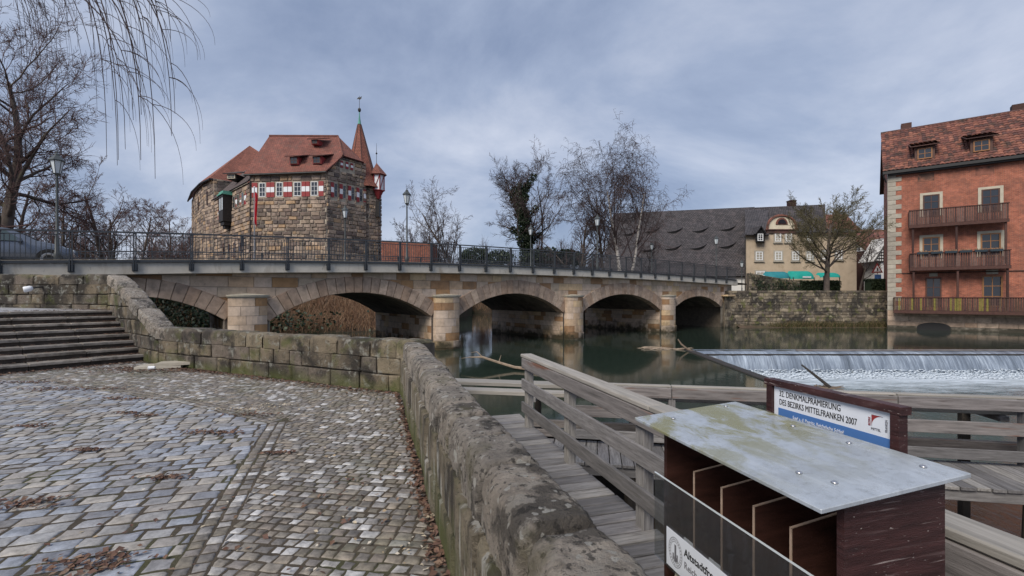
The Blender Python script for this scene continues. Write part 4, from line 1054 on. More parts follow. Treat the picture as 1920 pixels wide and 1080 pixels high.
def dormer(par, px, py, D, wd, h, mt_roof, frame_m, back=1.6, tilt=.35, glassm='glass', side='red'):
    c = P(px, py, D); U = V((.995, -.10, 0)); N = fN
    d = MB(); d.prism([c - U * wd / 2 - Z3 * h / 2, c + U * wd / 2 - Z3 * h / 2, c + U * wd / 2 + Z3 * h / 2, c - U * wd / 2 + Z3 * h / 2], -N * back); do = d.build('dormer', M[side], par)
    window(do, c, U, N, -wd / 2 + .1, -h / 2 + .08, wd - .2, h - .16, M[frame_m], M[glassm], 2, 2, .07, -.02)
    top = c + Z3 * (h / 2 + .03) + N * .35
    roof('dormer_roof', [[top - U * (wd / 2 + .4), top + U * (wd / 2 + .4), top + U * (wd / 2 + .7) - N * (back + .55) + Z3 * (back + .55) * tilt, top - U * (wd / 2 + .1) - N * (back + .55) + Z3 * (back + .55) * tilt]], M[mt_roof], do, .10)
dormer(castle, 551, 301, 56.3, 1.1, .95, 'roof_red', 'win_dark', 2.0); dormer(castle, 594, 300, 56.1, 1.1, .95, 'roof_red', 'win_dark', 2.0); dormer(castle, 590, 266, 58.5, .9, .6, 'roof_red', 'win_dark', 1.4)
# lower wing to the left with the oriel
wd_ = V((-.72, .694, 0)); wN = V((-.694, -.72, 0)); WLn = 15.7; w0 = cL + fd * .02; WEV = EZ + 14.0
ops = [(3.0, 3.55, WZ0 - .5, WZ1 - .6), (4.8, 5.3, WZ0 - .5, WZ1 - .6), (11.9, 12.4, WZ0 - 1.2, WZ1 - 1.2)]
mb = MB(); mb.prism([V((p.x, p.y, 1)) for p in (w0, w0 + wd_ * WLn, w0 + wd_ * WLn - wN * 6, w0 - wN * 6)], (0, 0, WEV - 1)); mb.build('wing_wall', M['castle_mortar'], castle)
block_wall(castle, w0, wd_, wN, 0, WLn, EZ + 1.2, WEV, .5, 1.1, M['castle'], 'wing_stone', .12, .07, .07, maxp=150, jit=.03)
for a in (1.2, 3.0, 4.8): striped(castle, w0, wd_, wN, a, a + .8, WZ0 - .7, WZ1 - .7); window(castle, w0, wd_, wN, a + .85, WZ0 - .6, .8, 1.6, M['stone_trim'], M['glass'], 1, 2, .08, -.1)
for a in (11.6, 13.2): striped(castle, w0, wd_, wN, a, a + .7, WZ0 - 1.2, WZ1 - 1.2)
for a, z in ((2.0, 5.6), (3.4, 5.2), (5.6, 5.0), (8, 5.0), (10.5, 5.2)): window(castle, w0, wd_, wN, a, EZ + z, .7, 2.0, M['win_dark'], M['glass'], 1, 1, .08, -.1)
# oriel
oc_ = w0 + wd_ * 8.0 + wN * .55; ori = MB(); ou, on = wd_, wN
def obox(mb, u0, u1, z0, z1, d): mb.box(oc_ + ou * (u0 + u1) / 2 + Z3 * (z0 + z1) / 2, ou * (u1 - u0) / 2, on * d, Z3 * (z1 - z0) / 2)
obox(ori, -1.0, 1.0, EZ + 9.9, EZ + 11.4, .62); obox(ori, -.8, .8, EZ + 9.4, EZ + 9.9, .45); obox(ori, -.5, .5, EZ + 9.0, EZ + 9.4, .25)
for u_ in (-.95, 0, .95): obox(ori, u_ - .06, u_ + .06, EZ + 11.4, EZ + 13.3, .62)
obox(ori, -1.0, 1.0, EZ + 13.1, EZ + 13.4, .63); oo = ori.build('oriel', M['oriel'], castle)
g_ = MB(); obox(g_, -.93, .93, EZ + 11.4, EZ + 13.1, .55); g_.build('pane', M['lampglass'], oo)
g_ = MB(); obox(g_, -1.15, 1.15, EZ + 13.4, EZ + 13.55, .8); obox(g_, -1.0, 1.0, EZ + 13.55, EZ + 13.9, .6); g_.build('oriel_roof', M['copper'], oo)
wr = w0 + wd_ * WLn
roof('wing_roof', [[w0 + wN * .4 + Z3 * WEV, wr + wN * .4 + wd_ * .4 + Z3 * WEV, wr - wN * 6.5 + Z3 * (WEV + 8), w0 + wd_ * 6 - wN * 6.5 + Z3 * (WEV + 8), w0 - wN * 4.0 + Z3 * (WEV + 4.92)]], M['roof_greybrown'], castle, .16)
dormer(castle, 434, 331, 62.0, 1.3, .7, 'roof_greybrown', 'cream', 1.8, side='oriel')
# round building behind
rp = [P(436, 400, 75), P(400, 400, 73), P(382, 400, 76), P(367, 400, 82), P(360, 400, 90)]; RZ2 = EZ + 18.5
rp = [V((p.x, p.y, 1)) for p in rp]; c2 = V((-36, 88, 1))
mb = MB(); mb.prism(rp + [c2, V((-34, 80, 1))], (0, 0, RZ2 - 1)); mb.build('round_wall', M['castle_mortar'], castle)
for a, b in zip(rp[:-1], rp[1:]):
    d = b - a; n_ = V((d.y, -d.x, 0)).normalized(); n_ = n_ if n_.dot(a) < 0 else -n_
    block_wall(castle, V((a.x, a.y, 0)), d, n_, 0, d.length, EZ + 1.5, RZ2, .55, 1.2, M['castle'], 'round_stone', .08, .05, .06, maxp=50, jit=.03)
    if d.length > 4: window(castle, V((a.x, a.y, 0)), d, n_, d.length * .5, EZ + 14.6, .5, 2.2, M['win_dark'], M['glass'], 1, 1, .08, -.1)
pk = P(468, 273, 84); pk2 = P(492, 290, 90)
e_ = [V((p.x * 1.008, p.y * .995, RZ2)) for p in rp]
roof('round_roof', [[e_[0], e_[1], pk]] + [[e_[i], e_[i + 1], pk] for i in range(1, 4)] + [[V((-34, 82, RZ2)), e_[0], pk, pk2]], M['roof_bright'], castle, .2)
mb = MB(); mb.tube([p - Z3 * .2 for p in e_], .14, 6); mb.build('round_gutter', M['darkmetal'], castle)
# stair tower with spire
tc_ = V((P(690, 400, 62.5).x, 62.5, 0)); tr_ = 1.72; TZ = EZ + (555 - 353) / F * 62
mb = MB(); mb.lathe([(tr_ - .05, 1), (tr_ - .05, TZ)], tc_, 8, rot=R(22.5)); mb.build('tower_wall', M['castle_mortar'], castle)
for k in range(8):
    a0 = 2 * math.pi * k / 8 + R(22.5); a1 = a0 + 2 * math.pi / 8; am = (a0 + a1) / 2
    if math.sin(am) > .3: continue
    p_, q_ = tc_ + V((math.cos(a0), math.sin(a0), 0)) * tr_, tc_ + V((math.cos(a1), math.sin(a1), 0)) * tr_
    block_wall(castle, p_, q_ - p_, V((math.cos(am), math.sin(am), 0)), 0, (q_ - p_).length, EZ + 1.5, TZ, .45, .7, M['castle'], 'tower_stone', .10, .06, .07, maxp=60, jit=.02)
sp_c = V((P(673, 228, 62).x, 62.2, 0)); SA = EZ + (555 - 232) / F * 62
f_ = []; nsd = 8
def ringp(r_, z, c=None): return [(c or sp_c) + V((math.cos(2 * math.pi * k / nsd + R(22.5)) * r_, math.sin(2 * math.pi * k / nsd + R(22.5)) * r_, z)) for k in range(nsd)]
r0, r1, r2 = ringp(2.35, TZ - .1, sp_c + V((1.05, 0, 0))), ringp(1.75, TZ + 2.2, sp_c + V((.22, 0, 0))), ringp(.22, SA)
for k in range(nsd):
    k2 = (k + 1) % nsd; f_ += [[r0[k], r0[k2], r1[k2], r1[k]], [r1[k], r1[k2], r2[k2], r2[k]]]
roof('spire', f_, M['roof_bright'], castle, .1)
mb = MB()
for k in range(nsd): mb.tube([r1[k], r2[k]], .05, 5)
mb.build('spire_ridges', M['roof_tile'], castle)
mb = MB(); mb.lathe([(.24, SA - .05), (.10, SA + .9), (.05, SA + 1.7)], sp_c, 8); mb.build('copper_tip', M['copper'], castle)
mb = MB(); mb.lathe([(.03, SA + 1.6), (.16, SA + 1.72), (.22, SA + 1.92), (.16, SA + 2.12), (.03, SA + 2.22), (.025, SA + 3.8)], sp_c, 10); 
vz = SA + 3.35; mb.prism([sp_c + V((a, 0, vz + b)) for a, b in ((-.35, 0), (-.1, .05), (0, -.1), (.25, .1), (.3, .42), (.12, .3), (.0, .22), (-.15, .3), (-.22, .2))], (0, .03, 0)); mb.build('weathercock', M['darkmetal'], castle)
# little timbered turret at the right of the tower
tt = V((P(711, 330, 62).x, 61.6, 0)); z0 = EZ + (555 - 360) / F * 62; z1 = EZ + (555 - 330) / F * 62
mb = MB(); mb.lathe([(.75, z0), (.75, z1)], tt, 6); tu = mb.build('turret', M['white'], castle)
mb = MB()
hexp = [tt + V((.77 * math.cos(2 * math.pi * k / 6), .77 * math.sin(2 * math.pi * k / 6), 0)) for k in range(6)]
for k in range(6):
    a, b = hexp[k], hexp[(k + 1) % 6]; mb.tube([a + Z3 * z0, a + Z3 * z1], .08, 4); mb.tube([a + Z3 * z0, b + Z3 * z1], .06, 4); mb.tube([a + Z3 * (z0 + .05), b + Z3 * (z0 + .05)], .08, 4); mb.tube([a + Z3 * z1, b + Z3 * z1], .08, 4)
mb.build('timber_frame', M['red'], tu)
mb = MB(); mb.lathe([(.2, z0 - 1.0), (.7, z0 - .02)], tt, 6); mb.build('corbel', M['red'], tu)
hx = [tt + V((1.15 * math.cos(2 * math.pi * k / 6), 1.15 * math.sin(2 * math.pi * k / 6), z1)) for k in range(6)]; ap = tt + V((-.3, .2, z1 + 1.7))
roof('turret_roof', [[hx[k], hx[(k + 1) % 6], ap] for k in range(6)], M['roof_red'], tu, .08)
mb = MB(); mb.lathe([(.03, z1 + 1.5), (.03, z1 + 2.8), (.14, z1 + 2.95), (.03, z1 + 3.1), (.015, z1 + 4.3)], ap - Z3 * ap.z, 8); mb.build('turret_finial', M['darkmetal'], tu)
mb = MB(); mb.box(tt + V((-.1, .2, EZ + 11.5)), (.25, 0, 0), (0, .4, 0), (0, 0, 1.0)); mb.build('hanging_shaft', M['oriel'], castle)

# flag in front of the castle
fb = P(477, 500, 50); flag = thing('flagpole', 'white flagpole with a limp red flag before the castle', 'flagpole', (fb.x, fb.y, 2.6))
ft = P(478, 352, 50); mb = MB(); mb.lathe([(.09, 2.6), (.05, ft.z), (.08, ft.z + .03), (.08, ft.z + .12), (.01, ft.z + .15)], (fb.x, fb.y, 0), 10); mb.build('pole', M['white'], flag, True)
mb = MB(); nx_, nz_ = 7, 12
for j in range(nz_ + 1):
    for i in range(nx_ + 1):
        t = i / nx_; mb.v.append((fb.x + .06 + .30 * t * (1 - .3 * j / nz_), fb.y + .12 * math.sin(t * 9 + j * .3), ft.z - .4 - 3.4 * j / nz_ - t * .4))
for j in range(nz_):
    for i in range(nx_): a = j * (nx_ + 1) + i; mb.f.append((a, a + 1, a + nx_ + 2, a + nx_ + 1)); mb.r.append(0)
mb.build('flag', M['flag'], flag, True)

# ================================================================ barn with the big dark roof
bA, bB = P(1128, 500, 60), P(1412, 500, 60)
barn = thing('barn', 'long barn with a huge steep dark tiled roof and eyebrow vents', 'barn', (bA.x, 60, 3.35))
ez = EZ + 2.6; rz = EZ + 13.2; rzR = EZ + 13.0
mb = MB(); mb.prism([(13.4, 65.4, 3.0), (bB.x, 60.5, 3.0), (bB.x + 8.5, 60.8, 3.0), (bB.x + 8.5, 77.5, 3.0), (19.5, 83, 3.0)], (0, 0, ez - 2.95)); mb.build('wall', M['plaster_white'], barn)
rA, rB = V((P(1150, 400, 69).x, 69, rz + (.0))), V((P(1415, 388, 69).x, 69, EZ + (555 - 388) / F * 69))
rA = V((P(1150, 401, 74.4).x, 74.4, rB.z))
rC = V((P(1547, 382, 69).x, 69, EZ + (555 - 383) / F * 69)); eC = V((P(1548, 500, 61).x, 60.5, ez))
rB2 = V((rB.x, 69, rB.z - .25))
eA = V((P(1128, 500, 65).x, 65, ez)); eB = V((bB.x, 60, ez)); 
br_ = roof('roof', [[eA, eB, rB, rA]], M['roof_dark'], barn, .2)
roof('roof_right', [[V((eB.x + .01, 60.02, ez)), eC, rC, rB2]], M['roof_dark'], barn, .2, uoff=.1)
roof('roof_back', [[V((rA.x + 4, 84, ez)), V((rC.x, 78, ez)), V((rC.x, 69.02, rC.z - .02)), V((rA.x, 74.42, rA.z - .02))]], M['roof_dark'], barn, .2)
mb = MB(); mb.prism([V((eA.x + .9, 65.3, ez)), V((rA.x + .6, 74.4, rA.z - .5)), V((rA.x + 4, 83.5, ez))], (.3, 0, 0)); mb.build('gable', M['plaster_white'], barn)
mb = MB(); mb.prism([V((eC.x - .5, 60.6, ez)), V((rC.x - .5, 69, rC.z - .4)), V((rC.x - .5, 78, ez))], (.3, 0, 0)); mb.build('gable', M['plaster_yellow'], barn)
rn = (eB - eA).cross(rA - eA).normalized(); up_ = (rA - eA); 
if rn.z < 0: rn = -rn
slope_d = V((0, 9, rA.z - ez)).normalized()
for (px, py) in ((1222, 431), (1265, 431), (1313, 430), (1364, 427), (1262, 463), (1309, 462), (1363, 459), (1216, 466), (1182, 436)):
    # find point on roof plane seen at the pixel
    dvec = V(((px - 960) / F, 1, (555 - py) / F)); t = (eA - V((0, 0, EZ))).dot(rn) / dvec.dot(rn); c = V((0, 0, EZ)) + dvec * t
    n_ = 12; fr_, lo_, bk_ = [], [], []; sl_ = slope_d.z / slope_d.y
    for i in range(n_ + 1):
        a = -1 + 2 * i / n_; b = (1 - a * a)
        on = lambda x_, y_, h_: c + V((x_, y_, -(rn.x * x_ + rn.y * y_) / rn.z + h_)); fr_.append(on(a * 1.25, -.62 * b - .05, .08 + .42 * b)); lo_.append(on(a * 1.15, -.55 * b - .03, .05)); bk_.append(on(a * 1.1, 1.1, .03))
    mb = MB(); mb.uv = []
    for i in range(n_): mb.add([fr_[i], fr_[i + 1], bk_[i + 1], bk_[i]], [(0, 1, 2, 3)]); mb.uv.append([(i * .27, 0), (i * .27 + .27, 0), (i * .27 + .27, 2.1), (i * .27, 2.1)])
    ey = mb.build('eyebrow_vent', M['roof_dark'], barn)
    mb = MB(); mb.add(fr_ + lo_, [(i, i + 1, n_ + 2 + i, n_ + 1 + i) for i in range(n_)]); mb.build('vent_shadow', M['black'], ey)  # black face painted in for the shadow under the vent's lip
q = P(1482, 386, 70); mb = MB(); mb.bx(q.x - .45, q.x + .45, 69.3, 70.2, q.z - 3, q.z + .75); mb.bx(q.x - .52, q.x + .52, 69.22, 70.28, q.z + .6, q.z + .7); mb.build('chimney', M['brickdark'], barn)

# ================================================================ yellow house
yA = P(1397, 520, 59); yB = P(1606, 520, 59)
yh = thing('house', 'yellow sandstone house with a curved gable and white windows', 'house', (yA.x, 59, 3.35))
px2 = lambda x: (x - 960) / F * 59
pz2 = lambda y: EZ + (555 - y) / F * 59
gx0, gx1 = px2(1437), px2(1492)
mb = MB(); mb.prism([(px2(1397), 59, 3.0), (px2(1606), 59, 3.0), (px2(1606), 65, 3.0), (px2(1397) * 65 / 59 + .3, 65, 3.0)], (0, 0, pz2(438) - 3.0)); mb.build('wall', M['plaster_yellow'], yh)
# dwarf gable with curved top
prof = [(gx0, pz2(438)), (gx1, pz2(438)), (gx1, pz2(432))]
cxg = (gx0 + gx1) / 2; hwg = (gx1 - gx0) / 2
for i in range(0, 17):
    a = i / 16; t = math.pi * a; x = cxg + hwg * (.98 * math.cos(t) if abs(math.cos(t)) < .75 else math.copysign(.98 * (.75 + (abs(math.cos(t)) - .75) * 1.0), math.cos(t))); z = pz2(430) + (pz2(404) - pz2(430)) * math.sin(t) ** .8
    prof.append((x, z))
prof.append((gx0, pz2(432)))
mb = MB(); mb.prism([(a, 58.9, b) for a, b in prof], (2.5, 4, 0)); gb = mb.build('gable', M['cream'], yh)
mb = MB(); mb.bx(gx0, gx1, 58.86, 59.2, pz2(432), pz2(438) + .0); mb.bx(gx0 - .15, gx1 + .15, 58.75, 59.1, pz2(432), pz2(430)); mb.build('cornice', M['roof_tile'], yh)
mb = MB(); mb.tube([(a, 58.85, b) for a, b in prof[3:-1]], .16, 5); mb.build('gable_trim', M['roof_tile'], gb)
mb = MB(); mb.prism([(cxg + .75 * math.cos(math.pi * i / 10), 58.80, pz2(421) + .85 * math.sin(math.pi * i / 10)) for i in range(11)], (0, .15, 0)); lw = mb.build('lunette_frame', M['roof_tile'], gb)
mb = MB(); mb.prism([(cxg + .52 * math.cos(math.pi * i / 10), 58.76, pz2(421) + .08 + .55 * math.sin(math.pi * i / 10)) for i in range(11)], (0, .05, 0)); mb.build('pane', M['glass'], lw)
YN = V((0, -1, 0)); XU = V((1, 0, 0)); YO = V((0, 59, 0))
for (x, y, w_, h_) in ((1458, 445, 11, 16), (1478, 445, 11, 16), (1518, 445, 11, 15), (1423, 480, 13, 16), (1459, 480, 13, 16), (1491, 480, 12, 16), (1518, 480, 12, 16), (1545, 478, 12, 16), (1572, 478, 12, 16), (1425, 513, 16, 9)):
    wx, wz, ww, wh = px2(x - w_ / 2), pz2(y + h_ / 2), w_ / F * 59, h_ / F * 59
    tr = MB(); tr.box((wx + ww / 2, 58.97, wz + wh / 2), (ww / 2 + .16, 0, 0), (0, .05, 0), (0, 0, wh / 2 + .16)); tf = tr.build('window_surround', M['stone_trim'], yh)
    tr = MB(); tr.box((wx + ww / 2, 58.92, wz - .18), (ww / 2 + .22, 0, 0), (0, .1, 0), (0, 0, .05)); tr.build('sill', M['stone_trim'], yh)
    window(tf, V((0, 58.92, 0)), XU, YN, wx, wz, ww, wh, M['win_white'], M['glass'], 2, 3, .10, .03)
# lean-to roof at the left with a slated dormer
roof('roof_left', [[V((px2(1393), 58.4, pz2(441))), V((px2(1437), 58.4, pz2(441))), V((px2(1440) * 67.9 / 59, 67.9, 15.6)), V((px2(1397) * 67.9 / 59, 67.9, 15.6))]], M['roof_dark'], yh, .15)
roof('roof_main', [[V((px2(1492), 58.5, pz2(436))), V((px2(1612), 58.5, pz2(436))), V((px2(1590) * 66 / 59, 66, 12.6)), V((px2(1492), 66, 12.6))]], M['roof_dark'], yh, .15)
mb = MB(); mb.prism([(px2(1411), 58.3, pz2(455)), (px2(1428), 58.3, pz2(455)), (px2(1428), 58.3, pz2(438)), (px2(1419.5), 58.3, pz2(427)), (px2(1411), 58.3, pz2(438))], (2.3, 4, 0)); dm = mb.build('dormer', M['black'], yh)
window(dm, V((0, 58.28, 0)), XU, YN, px2(1414.5), pz2(453), .7, .9, M['win_white'], M['glass'], 2, 3, .09, -.02)
roof('dormer_roof', [[V((px2(1409), 58.0, pz2(440))), V((px2(1419.5), 58.0, pz2(425.5))), V((px2(1419.5), 62, pz2(425.5))), V((px2(1409), 62, pz2(440)))], [V((px2(1430), 58.0, pz2(440))), V((px2(1419.5), 58.0, pz2(425.5))), V((px2(1419.5), 62, pz2(425.5))), V((px2(1430), 62, pz2(440)))]], M['roof_dark'], dm, .08)
mb = MB(); mb.tube([(px2(1397) - .05, 58.85, pz2(443)), (px2(1397) - .05, 58.85, 3.4)], .06, 6); mb.build('downpipe', M['darkmetal'], yh)
# awnings of the cafe (barrel-shaped parasols)
for (x0, x1, y0, y1, mt, lb) in ((1443, 1486, 508, 522, 'awning_blue', 'blue-green rounded awning, left of the two in front of the yellow house'), (1488, 1532, 507, 523, 'awning', 'bright green rounded awning with a small white line, before the yellow house'), (1545, 1580, 510, 520, 'awning', 'green awning partly behind the bare tree trunk')):
    D = 56.0; a, b = P(x0, y1, D), P(x1, y0, D); aw = thing('awning', lb, 'awning', ((a.x + b.x) / 2, D, 3.35), group='green cafe awnings')
    mb = MB(); n_ = 8; L_ = b.x - a.x; hh = b.z - a.z
    for i in range(n_ + 1):
        t = math.pi / 2 * i / n_
        for k in range(9):
            f = k / 8; e2 = min(f, 1 - f) * 8; sh_ = min(1, .55 + .45 * min(1, e2)) if e2 < 1 else 1
            mb.v.append((a.x + L_ * f, D + 1.6 - 1.6 * math.cos(math.pi / 2 - t) * sh_, a.z + hh * math.sin(math.pi / 2 - t) * sh_))
    for i in range(n_):
        for k in range(8): q_ = i * 9 + k; mb.f.append((q_, q_ + 1, q_ + 10, q_ + 9)); mb.r.append(0)
    co = mb.build('canopy', M[mt], aw, True)
    if mt == 'awning' and x0 == 1488: mb = MB(); mb.box(P(1513, 519.5, D - .05), (.5, 0, 0), (0, .02, 0), (0, 0, .09)); mb.build('white_line', M['white'], co)
    mb = MB()
    for xx in (a.x + .15, b.x - .15): mb.tube([(xx, D + .3, 3.4), (xx, D + .3, a.z + .2)], .05, 6)
    mb.build('frame', M['darkmetal'], aw)
# white house and half-timbered house beyond the street
mb = MB()
wa, wb = P(1560, 520, 78), P(1622, 520, 78)
wh = thing('house', 'pale plastered house wall at the end of the street', 'house', (wa.x, 78, 3.35))
mb.bx(wa.x, wb.x, 78, 88, 3, EZ + (555 - 448) / F * 78); mb.build('wall', M['plaster_white'], wh)
ze = EZ + (555 - 448) / F * 78
roof('roof', [[V((wa.x - .4, 77.5, ze)), V((wb.x + .4, 77.5, ze)), V((wb.x + .4, 83, ze + 5)), V((wa.x - .4, 83, ze + 5))]], M['roof_red'], wh)
for x in (1572, 1590, 1608):
    for y in (470, 495): q = P(x, y, 78); window(wh, V((0, 78, 0)), XU, YN, q.x - .5, q.z - .8, 1.0, 1.5, M['win_white'], M['glass'], 2, 2, .1, -.03)
ta, tb_ = P(1618, 545, 66), P(1668, 545, 66)
th = thing('house', 'half-timbered house with red tiled roof beside the brick building', 'house', (ta.x, 66, 3.35))
z1 = EZ + (555 - 470) / F * 66
mb = MB(); mb.bx(ta.x + .3, tb_.x + 3, 66, 76, 3, z1); mb.build('wall', M['brickdark'], th)
rzt = EZ + (555 - 432) / F * 72
roof('roof', [[V((ta.x, 65.4, z1)), V((tb_.x + 3, 65.4, z1)), V((tb_.x + 3, 71, rzt)), V((ta.x, 71, rzt))]], M['roof_red'], th)
gA, gB, gT = P(1640, 490, 62), P(1690, 490, 62), P(1668, 445, 62)
mb = MB(); mb.prism([gA, gB, gT], (0, 3, 0)); mb.prism([V((gA.x + 1.0, 62.2, 3)), V((gB.x, 62.2, 3)), V((gB.x, 62.2, gA.z)), V((gA.x + 1.0, 62.2, gA.z))], (0, 3, 0)); gw = mb.build('gable', M['plaster_white'], th)
mb = MB()
for k in range(9):
    f = k / 8; a = gA.lerp(gT, f); b = gB.lerp(gT, f)
    if f < .9: mb.tube([a + V((0, -.03, 0)), b + V((0, -.03, 0))], .06, 4)
for k in range(1, 12):
    f = k / 12; a = gA.lerp(gB, f); hgt = (gT.z - gA.z) * (1 - abs(f - .56) / .5); mb.tube([a + V((0, -.03, 0)), a + V((0, -.03, max(.1, hgt)))], .055, 4)
mb.tube([gA, gT], .11, 4); mb.build('timber_frame', M['black'], gw)

# ================================================================ quay wall on the right bank
quay = thing('quay_wall', 'mossy old quay wall of uneven sandstone between bridge and brick building', 'wall', (28, 44.4, 0))
mb = MB(); mb.bx(20.4, 36.0, 44.45, 45.2, -1.6, 3.5); mb.build('wall_core', M['mortar'], quay)
qo = [(1608, 1622, 599, 616)]
ops = [(P(1608, 599, 44.4).x, P(1623, 599, 44.4).x, -.2, P(1608, 598, 44.4).z)]
block_wall(quay, (0, 44.44, 0), (1, 0, 0), (0, -1, 0), 20.5, 35.9, -.3, 3.3, .30, .78, M['quay'], 'stone', .07, .04, .02, openings=ops, maxp=300, jit=.02, vary=.6)
a = P(1608, 599, 44.4).x; b = P(1623, 599, 44.4).x; zc = P(1608, 603, 44.4).z
mb = MB(); mb.prism([(a, 44.42, -.3), (b, 44.42, -.3), (b, 44.42, zc - .3)] + [((a + b) / 2 + (b - a) / 2 * math.cos(math.pi * i / 8), 44.42, zc - .3 + .35 * math.sin(math.pi * i / 8)) for i in range(1, 8)] + [(a, 44.42, zc - .3)], (0, .03, 0)); mb.build('drain_mouth', M['black'], quay)
u = 20.5
while u < 35.9:
    L = min(rng.uniform(.7, 1.2), 35.92 - u); mb = MB(); mb.box((u + L / 2, 44.62, 3.42 + rng.uniform(-.01, .01)), (L / 2 - .01, 0, 0), (0, .28, 0), (0, 0, .10)); mb.build('coping_stone', M['quay'], quay); u += L

# ================================================================ brick building
BO = V((34.7, 42.8, 0)); bu = V((.8, -.6, 0)); bn = V((.6, .8, 0))
RM = Matrix.Translation(BO) @ Matrix.Rotation(math.atan2(-.6, .8), 4, 'Z')
bh = thing('brick_building', 'tall red brick building with grey quoins and brown wooden balconies', 'building', BO, math.atan2(-.6, .8))
EVB = EZ + 11.46; LB = 15.0; DB = 10.0
def lbx(name, x0, x1, y0, y1, z0, z1, mat, parent=bh): m_ = MB(); m_.bx(x0, x1, y0, y1, z0, z1); return m_.build(name, mat, parent, inv=False)
mb = MB(); mb.uv = []
for pts, uvs in (([(0, 0), (LB, 0)], None), ([(LB, 0), (LB, DB)], None), ([(LB, DB), (0, DB)], None), ([(0, DB), (0, 0)], None)):
    (x0, y0), (x1, y1) = pts; L_ = math.hypot(x1 - x0, y1 - y0)
    mb.add([(x0, y0, 1.7), (x1, y1, 1.7), (x1, y1, EVB), (x0, y0, EVB)], [(0, 1, 2, 3)]); mb.uv.append([(0, 1.7), (L_, 1.7), (L_, EVB), (0, EVB)])
for x in (0, LB):
    mb.add([(x, 0, EVB), (x, DB, EVB), (x, DB / 2, EVB + 4.5)], [(0, 1, 2)]); mb.uv.append([(0, EVB), (DB, EVB), (DB / 2, EVB + 4.5)])
mb.build('wall', M['brickwall'], bh, inv=False)
lbx('stone_base', -.06, LB, -.06, DB, -1.6, 1.7, M['mortar_pale'])
for sgn in (0,):
    mb_ = None
LU, LN_ = V((1, 0, 0)), V((0, -1, 0))
# base stones, local
def local_blocks(parent, u0, u1, z0, z1, ch, bw, mat, name, depth, y):
    z = z0
    while z < z1 - .05:
        h = min(ch * rng.uniform(.85, 1.15), z1 - z); u = u0
        while u < u1:
            wd = min(bw * rng.uniform(.6, 1.4), u1 - u)
            if wd > .1: m_ = MB(); m_.frust([V((u + .01, y, z + .01)), V((u + wd - .01, y, z + .01)), V((u + wd - .01, y, z + h - .01)), V((u + .01, y, z + h - .01))], LN_, depth * rng.uniform(.6, 1.2), .02); m_.build(name, mat, parent, inv=False)
            u += wd
        z += h
local_blocks(bh, -.06, 11.5, .3, 1.68, .45, 1.1, M['voussoir'], 'base_stone', .04, -.06)
mb = MB(); mb.prism([(2.0, -.16, -.3)] + [(3.1 + 1.1 * math.cos(math.pi * i / 10), -.16, .25 + .42 * math.sin(math.pi * i / 10)) for i in range(10, -1, -1)] + [(4.2, -.16, -.3)], (0, .05, 0)); mb.build('culvert_mouth', M['black'], bh, inv=False)
# quoins
z = 1.7; k = 0
while z < EVB - .2:
    h = .42; L_ = (.95, .55)[k % 2]; m_ = MB(); m_.frust([V((-.02, -.0, z + .008)), V((L_, -.0, z + .008)), V((L_, -.0, z + h - .008)), V((-.02, -.0, z + h - .008))], LN_, .05, .012); m_.build('quoin', M['stone_trim'], bh, inv=False)
    m_ = MB(); m_.bx(-.05, -.003, -.045, .6, z + .008, z + h - .008); m_.build('quoin', M['stone_trim'], bh, inv=False); z += h; k += 1
lbx('string_course', .96, LB, -.05, -.002, EZ + 2.0, EZ + 2.09, M['brickdark'])
# windows
W1, W2 = 2.95, 6.65
for (uc, zc, w_, h_, fm, trim) in ((W1, EZ + 7.05, 1.1, 1.9, 'win_dark', 1), (W2, EZ + 7.05, 1.1, 1.9, 'win_dark', 1), (W1, EZ + 3.3, 1.15, 1.9, 'win_brown', 1), (W2, EZ + 3.3, 1.2, 1.95, 'win_brown', 1), (W1 + .15, EZ - .9, 1.05, 2.5, 'win_dark', 0), (W2 + .1, EZ - .9, 1.2, 2.6, 'win_brown', 0), (10.6, EZ + 7.05, 1.1, 1.9, 'win_dark', 1), (10.6, EZ + 3.3, 1.1, 1.9, 'win_brown', 1)):
    u0 = uc - w_ / 2
    if trim:
        m_ = MB(); t_ = .2
        m_.bx(u0 - t_, u0, -.07, -.003, zc, zc + h_ + t_); m_.bx(u0 + w_, u0 + w_ + t_, -.07, -.003, zc, zc + h_ + t_); m_.bx(u0, u0 + w_, -.07, -.003, zc + h_, zc + h_ + t_); m_.build('window_surround', M['trim_cream'], bh, inv=False)
    else: lbx('lintel', u0 + .25, u0 + w_ - .25, -.03, -.003, zc + h_ + .12, zc + h_ + .5, M['stone_trim'])
    window(bh, V((0, -.03, 0)), LU, LN_, u0, zc, w_, h_, M[fm], M['glass'], 2, 3, .1, .0, inv=False)
for uc in (2.6, 6.3): lbx('blind_panel', uc - .55, uc + .55, -.015, -.002, EZ + 10.2, EZ + 10.9, M['brickdark'] if 0 else M['roof_tile'])
